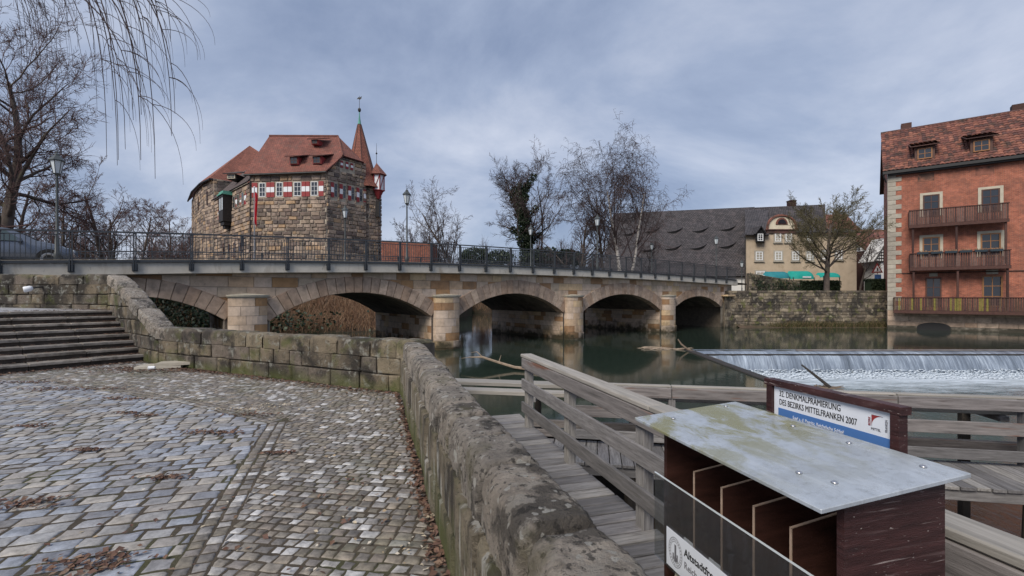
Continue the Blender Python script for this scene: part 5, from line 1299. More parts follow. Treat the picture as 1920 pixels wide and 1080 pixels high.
# balconies
me_s = {}
def balcony(u0, u1, zb, zt, d, roofed, mat, mossy=False):
    n = int((u1 - u0) / .145); bal = lbx('balcony_floor', u0, u1, -d, -.08, zb - .12, zb, M['brickdark'])
    lbx('fascia', u0 - .03, u1 + .03, -d - .05, -d - .002, zb - .28, zb - .02, M['brickdark'], bal)
    lbx('handrail', u0 - .04, u1 + .04, -d - .07, -d + .07, zt - .07, zt, M['brickdark'], bal)
    key = round(zt - zb, 2)
    if key not in me_s: me_s[key] = bbox_mesh('slat', .118, .025, zt - zb - .06, 0, mat)
    for i in range(n): o_ = link('slat', me_s[key], bal, False, Matrix.Translation((u0 + (i + .5) * (u1 - u0) / n, -d + rng.uniform(-.006, .006), (zb + zt - .06) / 2)))
    m2 = bbox_mesh('slat', .025, .118, zt - zb - .06, 0, mat)
    for i in range(int(d / .145)): link('slat', m2, bal, False, Matrix.Translation((u0, -d + .08 + i * .145, (zb + zt - .06) / 2)))
    for uu_ in (u0 + .25, (u0 + u1) / 2, u1 - .15):
        if roofed: lbx('post', uu_ - .07, uu_ + .07, -d + .1, -d + .24, roofed, zb - .13, M['brickdark'])
M['slat'] = mk('balcony_slat', [(.075, .042, .036), (.10, .058, .05), (.058, .032, .03), (.12, .075, .066)], .8, (6, .7, 1.3), [], None)
M['slat_moss'] = mk('balcony_slat_moss', [(.075, .042, .036), (.10, .065, .045), (.07, .04, .03), (.06, .032, .03), (.16, .14, .035)], .8, (6, .7, 1.3), [], None)
balcony(1.40, 7.5, EZ + 6.25, EZ + 7.55, 1.25, EZ + 2.62, M['slat']); balcony(1.45, 7.6, EZ + 2.5, EZ + 3.75, 1.25, EZ - 1.2, M['slat'])
me_s.clear(); balcony(.35, 12.5, EZ - 1.25, EZ - .1, 1.25, None, M['slat_moss'])
# roof: real pantiles
SL = math.hypot(DB / 2 + .5, 5.0); Usl = V((0, DB / 2 + .5, 5.0)).normalized(); Nsl = V((0, -Usl.z, Usl.y))
mb = MB(); mb.prism([(-.35, -.5, EVB - .10), (-.35, DB / 2, EVB + 4.9), (-.35, DB + .5, EVB - .1), (-.35, DB + .5, EVB - .25), (-.35, DB / 2, EVB + 4.66), (-.35, -.5, EVB - .3)], (LB + .4, 0, 0)); rf = mb.build('roof', M['brickdark'], bh, inv=False)
tiles = MB(); tw, tl = .30, .40; nr = int(SL / tl)
for r_ in range(nr + 1):
    nc = int((LB + .6) / tw)
    for c in range(nc):
        if r_ * tl > SL - .05: continue
        b0 = V((-.4 + c * tw + rng.uniform(-.012, .012), -.52, EVB - .07)) + Usl * (r_ * tl + rng.uniform(-.02, .02)); vs = []
        for (vv, lift) in ((0, .07), (tl * 1.12, .02)):
            for i, (a, h_) in enumerate(((0, .0), (.25, .05), (.5, .07), (.75, .04), (1.03, .0))): vs.append(b0 + V((a * tw, 0, 0)) + Usl * vv + Nsl * (lift + h_ + rng.uniform(-.004, .004)))
        vs += [p - Nsl * .03 for p in vs[:5]]
        tiles.add(vs, [(i, i + 1, i + 6, i + 5) for i in range(4)] + [(i + 10, i + 11, i + 1, i) for i in range(4)], rng.random())
stuff(tiles.build('tile_field', M['roof_tile'], rf, inv=False))
m_ = MB(); m_.tube([(-.4, DB / 2, EVB + 5.0), (LB, DB / 2, EVB + 5.0)], .13, 8); m_.build('ridge_tiles', M['roof_tile'], rf, inv=False)
m_ = MB(); m_.bx(-.4, LB, -.62, -.45, EVB - .32, EVB - .08); m_.bx(-.05, LB, -.42, -.003, EVB - .45, EVB - .22); m_.build('gutter', M['darkmetal'], bh, inv=False)
m_ = MB(); m_.tube([(-.38, -.5, EVB - .3), (-.3, -.4, EVB - .6), (-.15, -.15, EVB - 1.0)], .06, 8); m_.build('downpipe', M['darkmetal'], bh, inv=False)
for uc in (2.55, 6.15, 10.5):
    y0 = .25; zb = EVB + .72; w_ = 1.35; h_ = 1.2
    m_ = MB(); m_.bx(uc - w_ / 2, uc + w_ / 2, y0, y0 + 2.2, zb - .3, zb + h_); dmo = m_.build('dormer', M['win_dark'], bh, inv=False)
    window(dmo, V((0, y0, 0)), LU, LN_, uc - .5, zb + .08, 1.0, .95, M['win_brown'], M['glass'], 2, 2, .08, -.03, inv=False)
    m_ = MB()
    for c in range(6):
        a = uc - .95 + c * .32
        for r_ in range(7): m_.add([(a, y0 - .4 + r_ * .4, zb + h_ + .02 + r_ * .13 + .04), (a + .08, y0 - .4 + r_ * .4, zb + h_ + .08 + r_ * .13 + .04), (a + .24, y0 - .4 + r_ * .4, zb + h_ + .08 + r_ * .13 + .04), (a + .33, y0 - .4 + r_ * .4, zb + h_ + .02 + r_ * .13 + .04),
                                     (a, y0 + .04 + r_ * .4, zb + h_ + .02 + r_ * .13 + .10), (a + .08, y0 + .04 + r_ * .4, zb + h_ + .08 + r_ * .13 + .10), (a + .24, y0 + .04 + r_ * .4, zb + h_ + .08 + r_ * .13 + .10), (a + .33, y0 + .04 + r_ * .4, zb + h_ + .02 + r_ * .13 + .10)], [(0, 1, 5, 4), (1, 2, 6, 5), (2, 3, 7, 6)], rng.random())
    m_.build('dormer_tiles', M['roof_tile'], dmo, inv=False)
    m_ = MB(); m_.prism([(uc - 1.0, y0 - .4, zb + h_ - .02), (uc + 1.0, y0 - .4, zb + h_ - .02), (uc + 1.0, y0 - .4, zb + h_ + .05), (uc - 1.0, y0 - .4, zb + h_ + .05)], (0, 2.9, .94)); m_.build('dormer_roof', M['brickdark'], dmo, inv=False)
for uc, w_ in ((1.6, .8), (9.3, .9)):
    lbx('chimney', uc - w_ / 2, uc + w_ / 2, DB / 2 + .2, DB / 2 + 1.0, EVB + 3.6, EVB + 5.7, M['brickdark'], rf)
# flower boxes on the middle balcony rail
for i in range(6):
    u0 = 1.9 + i * .9; q = RM @ V((u0 + .38, -1.40, EZ + 3.72)); t = thing('flower_box', ['leftmost', 'second', 'third', 'fourth', 'fifth', 'rightmost'][i] + (' dark flower box from the left on the middle balcony rail' if 0 < i < 5 else ' dark flower box on the middle balcony rail'), 'flower box', q, math.atan2(-.6, .8), 'flower boxes on the middle balcony')
    m_ = MB(); m_.prism([(-.36, -.08, -.09), (.36, -.08, -.09), (.38, -.11, .09), (-.38, -.11, .09)], (0, .2, 0)); m_.build('box', M['planter'], t, inv=False)
    m_ = MB()
    for _ in range(60): a = V((rng.uniform(-.34, .34), rng.uniform(-.07, .07), .09)); m_.add([a, a + V((.03, 0, .01)), a + V((rng.uniform(-.06, .06), rng.uniform(-.06, .06), rng.uniform(.06, .2)))], [(0, 1, 2)], rng.random())
    m_.build('withered_plants', M['brush'], t, inv=False)
# warning sign in the street
q = P(1645, 545, 50); sg = thing('traffic_sign', 'triangular red-bordered warning sign on a pole by the hedge', 'traffic sign', (q.x, q.y, 3.35))
m_ = MB(); m_.tube([(q.x, 50, 3.3), (q.x, 50, P(0, 500, 50).z)], .04, 8); m_.build('pole', M['screw'], sg)
c = P(1645, 505, 49.9); tri = lambda s_, y: [c + V((-s_, y, -s_ * .6)), c + V((s_, y, -s_ * .6)), c + V((0, y, s_ * 1.13))]
m_ = MB(); m_.prism(tri(.62, 0), (0, .02, 0)); tr = m_.build('sign_plate', M['red'], sg)
m_ = MB(); m_.prism(tri(.40, -.012), (0, .01, 0)); m_.build('white_field', M['white'], tr)
m_ = MB(); m_.tube([c + V((0, -.02, -.12)), c + V((0, -.02, .16))], .05, 6); m_.build('pictogram', M['black'], tr)
c2 = P(1646, 520, 49.9); m_ = MB(); m_.box(c2, (.35, 0, 0), (0, .01, 0), (0, 0, .3)); m_.build('lower_plate', M['signblue'], sg)

# ================================================================ bare winter trees
def rvec(rg): 
    return V((rg.gauss(0, 1), rg.gauss(0, 1), rg.gauss(0, 1))).normalized()
def grow(rg, out, p, d, L, r, lvl, C):
    n = C['seg'][min(lvl, len(C['seg']) - 1)]; pts = [p.copy()]; dirs = [d.copy()]; d = d.copy()
    for i in range(n):
        d = d + rvec(rg) * C['wig'][min(lvl, 4)] + V((0, 0, C['trop'][min(lvl, 4)]))
        if C.get('zmax') and p.z > C['zmax']: d.z -= .25
        d.normalize(); p = p + d * (L / n); pts.append(p.copy()); dirs.append(d.copy())
    r1 = r * C['taper'][min(lvl, 4)]
    out.append((lvl, pts, [r + (r1 - r) * i / n for i in range(n + 1)]))
    if lvl >= C['max']: return
    nc = C['kids'][min(lvl, len(C['kids']) - 1)]; nc = max(1, int(nc * rg.uniform(.8, 1.25)))
    t0 = C['from'][min(lvl, len(C['from']) - 1)]
    for k in range(nc):
        t = t0 + (1 - t0) * ((k + rg.random()) / nc); f = t * n; i = min(int(f), n - 1); q = pts[i].lerp(pts[i + 1], f - i); dd = dirs[i + 1]
        ang = R(rg.uniform(*C['ang'][min(lvl, len(C['ang']) - 1)])); ax = dd.cross(rvec(rg))
        if ax.length < 1e-4: continue
        nd = Matrix.Rotation(ang, 3, ax.normalized()) @ dd
        rat = C['ratio'][min(lvl, len(C['ratio']) - 1)] * rg.uniform(.7, 1.2) * (1 - C.get('cone', .45) * t)
        rr = max(C['rmin'], (r + (r1 - r) * t) * C['thin'])
        grow(rg, out, q, nd, L * rat, rr, lvl + 1, C)
BASE = dict(seg=(8, 7, 5, 3, 2), wig=(.10, .18, .22, .25, .25), trop=(.05, .06, .05, .03, .02), taper=(.25, .25, .3, .4, .5), kids=(13, 8, 7, 5), ratio=(.62, .5, .5, .55), ang=((35, 65), (30, 60), (30, 60), (30, 60)), thin=.52, max=4, rmin=.012, cone=.45)
BASE['from'] = (.28, .2, .15, .1)
def cfg(**k): c = dict(BASE); c.update(k); return c
def tree(name, label, base, H, r, C, seed, bark='bark', twig='twig', stems=1, spread=.25, lean=(0, 0, 0), cat='tree', group='bare winter trees', split=2):
    rg = random.Random(seed); out = []
    for k in range(stems):
        d = V((lean[0] + (rg.uniform(-spread, spread) if stems > 1 else 0), lean[1] + (rg.uniform(-spread, spread) if stems > 1 else 0), 1)).normalized()
        grow(rg, out, V(base) + V((rg.uniform(-.3, .3), rg.uniform(-.3, .3), -.3)) * (stems > 1) - V((0, 0, .2)), d, H * (rg.uniform(.8, 1.0) if stems > 1 else 1), r, 0, C)
    t = thing(name, label, cat, base, group=group)
    a, b = MB(), MB()
    for lvl, pts, rd in out:
        if lvl < split: a.tube(pts, rd, 7 if lvl == 0 else 5, cap=False)
        else: b.tube(pts, rd, 3, cap=False)
    a.build('trunk', M[bark], t, True); b.build('crown', M[twig], t)
    return t, out
def leaves_on(name, par, spots, n, mat, size, rg):
    mb = MB()
    for _ in range(n):
        p, rad = rg.choice(spots); q = p + rvec(rg) * rad * rg.uniform(.6, 1.15); a = rvec(rg) * size * rg.uniform(.6, 1.3); b = rvec(rg) * size * rg.uniform(.5, 1.1)
        mb.add([q - a, q - b * .6, q + a, q + b * .6], [(0, 1, 2, 3)], rg.random())
    return mb.build(name, mat, par)

# left bank: big tree behind the lamp, and woods beyond
q = P(5, 430, 27); tree('bare_tree', 'big spreading bare tree at the left edge behind the car', (q.x, q.y, 3.75), 13.0, .38, cfg(kids=(20, 10, 9, 7), ratio=(.46, .5, .5, .5), ang=((45, 85), (30, 60), (30, 60), (30, 60)), cone=.15, rmin=.012, trop=(.05, .05, .06, .05, .03), **{'from': (.16, .2, .15, .1)}), 3, twig='twig_red')
q = P(200, 440, 58); tree('bare_tree', 'rounded bare tree between the left lamp and the castle', (q.x, q.y, 3.75), 12.5, .34, cfg(rmin=.02, kids=(14, 8, 7, 4), **{'from': (.2, .2, .1, .1)}), 8, twig='twig_red', stems=2, spread=.25)
q = P(120, 440, 52); tree('bare_tree', 'dense bare tree just right of the left street lamp', (q.x, q.y, 3.75), 9.5, .28, cfg(rmin=.018, kids=(13, 8, 7, 4)), 15, twig='twig_red')
q = P(30, 440, 46); tree('bare_tree', 'bare tree low behind the car roof at far left', (q.x, q.y, 3.75), 10, .3, cfg(rmin=.018, kids=(13, 8, 7, 4)), 16, twig='twig_red')
q = P(262, 445, 75); tree('bare_tree', 'small bare tree far behind, right of the rounded one', (q.x, q.y, 3.0), 13.5, .3, cfg(rmin=.022, kids=(14, 9, 7, 4)), 19, twig='twig_red')
q = P(318, 445, 85); tree('bare_tree', 'small bare tree far behind, left beside the castle wall', (q.x, q.y, 3.0), 14, .3, cfg(rmin=.024, kids=(14, 9, 7, 4)), 23, twig='twig_red')
# middle: between castle and birches
q = P(800, 470, 64); tree('bare_tree', 'many-stemmed bare tree right of the tall lone lamp', (q.x, q.y, 2.6), 11.0, .13, cfg(rmin=.016, kids=(9, 6, 5, 3), ang=((18, 40), (20, 45), (25, 50), (30, 60)), ratio=(.5, .5, .5, .5), **{'from': (.3, .2, .1, .1)}), 31, stems=8, spread=.38)
q = P(868, 480, 62); t, o_ = tree('bare_tree', 'thin forked bare tree with ivy on its lower trunk', (q.x, q.y, 2.6), 12.6, .26, cfg(rmin=.016, kids=(13, 8, 6, 4), wig=(.2, .25, .25, .25, .25), ang=((25, 50), (30, 55), (30, 60), (30, 60)), **{'from': (.3, .2, .1, .1)}), 37)
rg = random.Random(5); leaves_on('ivy', t, [(V((q.x, q.y, z)), .45) for z in (3, 4, 5, 6, 7, 8)], 1400, M['ivy'], .13, rg)
q = P(988, 480, 60); t, o_ = tree('ivy_tree', 'tall dark tree thickly wrapped in ivy', (q.x, q.y, 2.6), 15.2, .45, cfg(rmin=.018, kids=(15, 9, 8, 6), wig=(.08, .25, .25, .25, .25), ratio=(.40, .5, .5, .5), ang=((35, 70), (30, 60), (30, 60), (30, 60)), cone=.2, **{'from': (.35, .2, .1, .1)}), 41)
spots = []
for lvl, pts, rd in o_:
    if lvl == 0: spots += [(p, 1.0 if p.z < 12 else .6) for p in pts if p.z < 17 for _ in range(5)]; spots += [(pts[i].lerp(pts[i + 1], .5), .8) for i in range(6) for _ in range(5)]
    if lvl == 1 and pts[0].z < 17: spots += [(p, .45) for p in pts[:4]]
leaves_on('ivy', t, spots, 16000, M['ivy'], .17, rg)
q = P(1012, 480, 63); tree('bare_tree', 'slim straight trunk close right of the ivy tree', (q.x, q.y, 2.6), 15.5, .2, cfg(rmin=.016, kids=(8, 6, 5, 3), **{'from': (.55, .2, .1, .1)}), 43, twig='twig_red')
BC = cfg(kids=(17, 8, 7, 4), ratio=(.68, .5, .5, .55), ang=((24, 58), (28, 58), (30, 60), (30, 70)), trop=(.04, .07, .0, -.2, -.4), wig=(.06, .14, .2, .2, .15), rmin=.015, thin=.54, cone=.22, seg=(9, 8, 5, 4, 3), **{'from': (.28, .2, .15, .1)})
q = P(1165, 490, 50); tree('birch_tree', 'tallest white-trunked birch before the barn roof', (q.x, q.y, 3.35), 11.3, .26, BC, 54, 'birch', 'twig', lean=(-.04, 0, 0), split=1)
q = P(1178, 490, 51); tree('birch_tree', 'white birch leaning right before the barn roof', (q.x, q.y, 3.35), 11.0, .2, BC, 58, 'birch', 'twig', lean=(.20, 0, 0), split=1)
q = P(1135, 490, 52); tree('birch_tree', 'dark-stemmed birch leaning left of the white birches', (q.x, q.y, 3.35), 11.0, .22, BC, 61, 'bark', 'twig', lean=(-.16, 0, 0), split=1)
q = P(1085, 490, 52); tree('bare_tree', 'low spreading dark bare tree left of the birches', (q.x, q.y, 2.9), 8.8, .26, cfg(rmin=.014, kids=(13, 8, 7, 5), ang=((40, 75), (30, 55), (30, 60), (30, 60)), ratio=(.75, .5, .5, .5), **{'from': (.2, .2, .1, .1)}), 66)
q = P(1215, 490, 56); tree('bare_tree', 'small bare tree low in front of the barn roof', (q.x, q.y, 3.35), 5.2, .14, cfg(rmin=.014, kids=(10, 7, 6, 3)), 71)
# right bank: spreading tree on the quay
q = P(1550, 548, 46); tree('spreading_tree', 'wide bare greenish tree on the quay before the yellow house', (q.x, q.y, 3.35), 7.0, .30, cfg(rmin=.013, kids=(34, 12, 9, 5), ratio=(1.0, .40, .45, .5), ang=((40, 80), (20, 45), (25, 50), (30, 60)), trop=(.04, .08, .05, .03, .02), cone=.45, wig=(.05, .09, .2, .25, .25), thin=.40, **{'from': (.30, .2, .15, .1)}), 83, twig='twig_green')
q = P(1612, 548, 58); tree('bare_tree', 'thin bare tree in the street beside the half-timbered house', (q.x, q.y, 3.35), 6.5, .14, cfg(rmin=.016, kids=(11, 7, 6, 3)), 87)
# far woods as masses of twigs
def wood(name, x0, x1, D0, D1, h0, h1, n, seed, mat, dens=90):
    rg = random.Random(seed); mb = MB()
    for _ in range(n):
        D = rg.uniform(D0, D1); X = (rg.uniform(x0, x1) - 960) / F * D; h = rg.uniform(h0, h1); w_ = h * rg.uniform(.28, .45); zb = 3.0
        mb.tube([(X, D, zb - .5), (X + rg.uniform(-.3, .3), D, zb + h * .8)], [.16, .04], 3, cap=False)
        for k in range(dens):
            a = rg.uniform(0, 6.28); t = rg.uniform(.15, 1); rr = w_ * math.sin(min(1, t * 1.05) * math.pi * .86 + .25) * rg.uniform(.3, 1)
            p0 = V((X, D, zb + h * t * .7)); p1 = V((X + math.cos(a) * rr, D + math.sin(a) * rr, zb + h * t + rg.uniform(0, .5)))
            m_ = p0.lerp(p1, .55) + V((0, 0, .3))
            mb.tube([p0.lerp(p1, .2), m_, p1], [.045, .03, .016], 3, cap=False)
            for j in range(2): mb.tube([m_.lerp(p1, rg.random()), p1 + rvec(rg) * .9], [.022, .014], 3, cap=False)
    stuff(mb.build(name, M[mat]))
wood('far_woods', -250, 420, 92, 120, 9, 15, 60, 1, 'twig_red', 110)
wood('far_woods', 690, 1140, 100, 140, 8, 14, 70, 2, 'twig', 110)
wood('far_woods', -420, 200, 60, 80, 7, 12, 34, 4, 'twig_red')
wood('far_woods', 1140, 2300, 130, 170, 6, 9.5, 40, 6, 'twig')
# evergreen shrubs, hedges
def bush(name, label, c, rx, ry, rz, n, mat, size, cat='bush', seed=0, core=True, group=None):
    rg = random.Random(seed); mb = MB(); c = V(c)
    t = thing(name, label, cat, (c.x, c.y, c.z - rz), group=group)
    for _ in range(n):
        d = rvec(rg); k = rg.uniform(.55, 1.05) * (1 + .22 * mnoise.noise(d * 2.2 + V((seed, 0, 0)))); q = c + V((d.x * rx * k, d.y * ry * k, d.z * rz * k)); a, b = rvec(rg) * size * rg.uniform(.5, 1.4), rvec(rg) * size * rg.uniform(.4, 1.0)
        mb.add([q - a, q - b, q + a, q + b], [(0, 1, 2, 3)], rg.random())
    mb.build('foliage', M[mat], t)
    st_ = MB()
    for k in range(6): st_.tube([c - V((0, 0, rz)), c + V((rg.uniform(-.5, .5) * rx, rg.uniform(-.5, .5) * ry, rg.uniform(-.2, .5) * rz))], [.05, .015], 4, cap=False)
    st_.build('stems', M['bark'], t)
for i, (x, y, D, rx, rz, lb) in enumerate(((890, 482, 72, 2.4, 1.5, 'dark evergreen bush behind the railing right of the thin ivy tree'), (935, 484, 78, 2.6, 1.3, 'dark evergreen bush left of the tall ivy tree'), (1022, 482, 70, 2.4, 1.5, 'dark evergreen bush right of the tall ivy tree'), (1062, 484, 66, 2.4, 1.3, 'low evergreen bush under the dark bare tree'))):
    q = P(x, y, D); bush('evergreen_bush', lb, (q.x, D, q.z), rx, rx * .8, rz, 1500, 'ivy', .22, seed=i, group='evergreens behind the bridge')
def hedge(name, label, x0, x1, y0, y1, z0, z1, n, mat, size, seed):
    rg = random.Random(seed); mb = MB(); t = thing(name, label, 'hedge', ((x0 + x1) / 2, y0, z0))
    core = MB(); core.bx(x0 + .12, x1 - .12, y0 + .12, y1 - .12, z0, z1 - .12); core.build('hedge_core', M[mat], t)
    for _ in range(n):
        f = rg.random()
        if f < .55: q = V((rg.uniform(x0, x1), y0 + rg.uniform(-.03, .12), rg.uniform(z0, z1)))
        else: q = V((rg.uniform(x0, x1), rg.uniform(y0, y1), z1 + rg.uniform(-.12, .06)))
        a, b = rvec(rg) * size, rvec(rg) * size * .7; mb.add([q - a, q - b, q + a, q + b], [(0, 1, 2, 3)], rg.random())
    mb.build('foliage', M[mat], t)
hx = lambda x, D: (x - 960) / F * D
hedge('clipped_hedge', 'clipped dark hedge next to the brick building', hx(1634, 47), hx(1668, 47), 47, 48.2, 3.35, P(0, 524, 47).z, 1600, 'hedge', .09, 1)
hedge('clipped_hedge', 'long dark hedge behind the tree on the quay', hx(1492, 48.5), hx(1578, 48.5), 48.5, 49.6, 3.35, P(0, 527, 48.5).z, 2200, 'hedge', .09, 2)
# ramp wall at the bridge end
rw = thing('ramp_wall', 'dark mossy wall sloping down from the bridge end to the quay', 'wall', (24, 47, 3.35))
a0, a1 = P(1404, 512, 46.6), P(1500, 528, 47.6)
mb = MB(); mb.prism([V((a0.x, 46.6, 3.2)), V((a1.x, 47.6, 3.2)), V((a1.x, 47.6, a1.z)), V((a0.x, 46.6, a0.z))], (0, .5, 0)); mb.build('wall_core', M['mortar'], rw)
dd = V((a1.x - a0.x, 1, 0)); LL = dd.length; nn = V((dd.y, -dd.x, 0)).normalized()
def rclip(pl): return clip(pl, (0, a0.z - .05), (-(a0.z - a1.z) / LL, -1)) if pl else None
block_wall(rw, V((a0.x, 46.59, 0)), dd, nn, 0, LL, 3.35, a0.z, .3, .7, M['quay'], 'stone', .05, .04, .02, clipf=rclip)
rg = random.Random(9); leaves_on('ivy', rw, [(V((a0.x + dd.x * f, 46.5 + f, 3.5 + rg.random() * (a0.z - 3.7) * (1 - f * .6))), .35) for f in [rg.random() ** .7 for _ in range(60)]], 1800, M['ivy'], .10, rg)
# brown brush on the island bank seen through the second arch
def brush_patch(name, n, gen, mat, h0, h1, w_, seed, bend=.5):
    rg = random.Random(seed); mb = MB()
    for _ in range(n):
        p = gen(rg); h = rg.uniform(h0, h1); d = V((rg.gauss(0, bend), rg.gauss(0, bend), 1)).normalized(); s_ = V((rg.uniform(-1, 1), rg.uniform(-.4, .4), 0)).normalized() * w_
        m_ = p + d * h * .6; e2 = p + d * h + V((rg.gauss(0, .25) * h, rg.gauss(0, .25) * h, -.15 * h * rg.random()))
        mb.add([p - s_, p + s_, m_ + s_ * .7, m_ - s_ * .7, e2], [(0, 1, 2, 3), (3, 2, 4)], rg.random())
    return stuff(mb.build(name, M[mat]))
SH = [(-36, 37), (-30, 33.5), (-24, 34), (-17, 36.5), (-10.5, 40.5), (-7, 48)]
mb = MB(); nB = len(SH)
mb.add([(x, y, -.25) for x, y in SH] + [(x - .3, y + 2.2, 1.5) for x, y in SH] + [(x - 1.0, y + 7.5, 4.6) for x, y in SH] + [(x - 2, y + 16, 4.6) for x, y in SH], [(k * nB + i, k * nB + i + 1, (k + 1) * nB + i + 1, (k + 1) * nB + i) for k in range(3) for i in range(nB - 1)])
st(mb.build('island_shore', M['earth']))
def bank(rg):
    f = rg.random() * (nB - 1); i = int(f); f -= i; a = V((*SH[i], 0)).lerp(V((*SH[i + 1], 0)), f); k = rg.random(); return a + V((-k, k * 7, (.0 + k * 5.2) if k < .3 else 1.5 + (k - .3) * 4.3))
brush_patch('bank_brush', 26000, bank, 'brush', .4, 1.5, .014, 3)
rg = random.Random(21); mb = MB()
for _ in range(9000):
    f = rg.choice([rg.gauss(-26.5, 2.6), rg.gauss(-21, 3)]); k = rg.random(); q = V((f - 2 * k, 34.0 + rg.uniform(-.6, .4) + k * 4.5 + max(0, f + 20) * .4, .1 + k * 4.2 + rg.uniform(0, .5)))
    if f > -23 and k > .35: continue
    a, b = rvec(rg) * .15, rvec(rg) * .11; mb.add([q - a, q - b, q + a, q + b], [(0, 1, 2, 3)], rg.random())
stuff(mb.build('arch_shade_leaves', M['ivy']))  # dark leaves added to stand for the black vault shade behind the first arch
def bank2(rg): return V((rg.uniform(-11, 10), rg.uniform(70, 112), rg.uniform(.1, 2.5)))
land('far_shore', [(-8, 84), (14, 80), (16, 120), (-12, 120)], 2.6, slope=.08)
brush_patch('far_brush', 5000, lambda rg: V((rg.uniform(-10, 14), rg.uniform(80, 92), rg.uniform(.2, 2.8))), 'brush', .6, 1.8, .03, 4)
# red-brown hedge and shrubs behind the railing at left
brush_patch('red_hedge', 9000, lambda rg: (lambda x, D: V((hx(x, D), D, 3.5 + rg.random() * .8)))(rg.uniform(-20, 465), rg.uniform(44, 48)), 'twig_red', .8, 2.0, .02, 7, .45)
brush_patch('red_hedge', 5000, lambda rg: (lambda x, D: V((hx(x, D), D, 3.5 + rg.random() * 1.2)))(rg.uniform(140, 440), rg.uniform(40, 43)), 'leaf_litter', .4, .8, .05, 8, .6)
land('left_shore', [(-58, 43), (-27, 43), (-30, 52), (-62, 60)], 3.6)
# low brick wall right of the castle
lw = thing('garden_wall', 'low red brick wall behind the railing right of the castle', 'wall', P(760, 480, 56))
mb = MB(); mb.uv = []; a, b = P(715, 480, 58), P(806, 480, 60); a.z = b.z = 2.4
for p0, p1 in ((a, b), (b, b + V((.5, 3, 0)))):
    zt = EZ + 6.9; L_ = (p1 - p0).length; mb.add([p0, p1, V((p1.x, p1.y, zt)), V((p0.x, p0.y, zt))], [(0, 1, 2, 3)]); mb.uv.append([(0, 0), (L_, 0), (L_, 4), (0, 4)])
mb.add([V((a.x, a.y, zt)), V((b.x, b.y, zt)), V((b.x + .4, b.y + 3, zt)), V((a.x + .4, a.y + 3, zt))], [(0, 1, 2, 3)]); mb.uv.append([(0, 0), (1, 0), (1, 1), (0, 1)])
mb.build('wall', M['brickwall'], lw)
# reeds and grass along the quay and building foot
brush_patch('quay_grass', 2600, lambda rg: V((rg.choice([rg.gauss(27.5, 1.5), rg.gauss(30, 1.2), rg.gauss(34.3, .9), rg.uniform(24.5, 35.5)]), 44.3 - rg.random() * .5, -.02)), 'grass', .25, .95, .016, 12, .35)
def shoal(rg): return V((rg.uniform(22, 35.6), 44.0 + rg.random() * .4, 0))
mb = MB(); pts = [(21.5 + i * .75, 43.65 + .22 * mnoise.noise(V((i * .6, 0, 0)))) for i in range(20)]
mb.add([(x, y, -.03) for x, y in pts] + [(x, 44.5, .22) for x, y in pts], [(i, i + 1, 21 + i, 20 + i) for i in range(19)]); st(mb.build('quay_foot', M['earth']))

# ---------------------------------------------------------------- weeping willow over the square (trunk outside the picture)
rg = random.Random(77)
wl = thing('willow_tree', 'weeping willow whose thin bare twigs hang in from the top left', 'tree', (-13.5, 6.5, ZP), group='bare winter trees')
a = MB(); a.tube([(-13.5, 6.5, ZP - .1), (-13.3, 6.6, 4), (-12.7, 6.9, 7), (-11.8, 7.4, 9.5), (-10.6, 8, 11.2)], [.4, .34, .28, .2, .12], 9); 
limbs = []
for k in range(9):
    e2 = V((rg.uniform(-9.2, -6.6), rg.uniform(7.2, 9.8), rg.uniform(9.5, 11.3))); s0 = V((-11.8, 7.4, 9.5)); limbs.append((s0, s0.lerp(e2, .5) + V((0, 0, .6)), e2)); a.tube(limbs[-1], [.12, .07, .03], 6, cap=False)
a.build('trunk', M['bark'], wl, True)
b = MB()
def twig_curve(p0, p1, sag, r0=.012):
    n = 9; pts = []
    for i in range(n + 1):
        t = i / n; q = V(p0).lerp(V(p1), t); arch = math.sin(t * math.pi * .5)
        pts.append(V((p0[0] + (p1[0] - p0[0]) * arch ** .9, p0[1] + (p1[1] - p0[1]) * arch, p0[2] + (p1[2] - p0[2]) * (t ** sag))))
    b.tube(pts, [r0 * (1 - .72 * i / n) for i in range(n + 1)], 4, cap=False); return pts
# the boughs of the photograph, given by where they enter and where their tips hang, at their own distances
for (x0, y0, x1, y1, D) in ((60, -40, 250, 225, 8.6), (130, -60, 265, 215, 8.2), (190, -60, 328, 213, 8.8), (230, -60, 322, 255, 9.0), (200, -70, 291, 335, 8.5), (255, -60, 320, 78, 8.9), (258, -50, 296, 56, 9.1), (180, -60, 264, 300, 8.0), (150, -50, 222, 300, 8.4), (140, -60, 220, 310, 9.2), (210, -40, 270, 65, 8.8), (120, -60, 200, 295, 8.9), (100, -60, 235, 280, 8.6)):
    p0, p1 = P(x0, y0, D), P(x1, y1, D + rg.uniform(-.3, .3)); pts = twig_curve(p0, p1, 1.7, .017)
    for k in range(5):
        i = rg.randrange(2, 8); s0 = pts[i]; twig_curve(s0, s0 + V((rg.uniform(.1, .9), rg.uniform(-.3, .3), rg.uniform(-1.6, -.5))), 1.5, .007)
for k in range(46):
    l = rg.choice(limbs); s0 = V(l[1]).lerp(V(l[2]), rg.random()); x1 = rg.uniform(40, 255); y1 = 230 * rg.random() ** .7 - 20 + (255 - x1) * .1; D = rg.uniform(7.6, 9.8); twig_curve(P(x1 - rg.uniform(20, 120), -60, D), P(x1, y1, D), rg.uniform(1.3, 2.0), rg.uniform(.006, .010))
b.build('crown', M['twig'], wl)

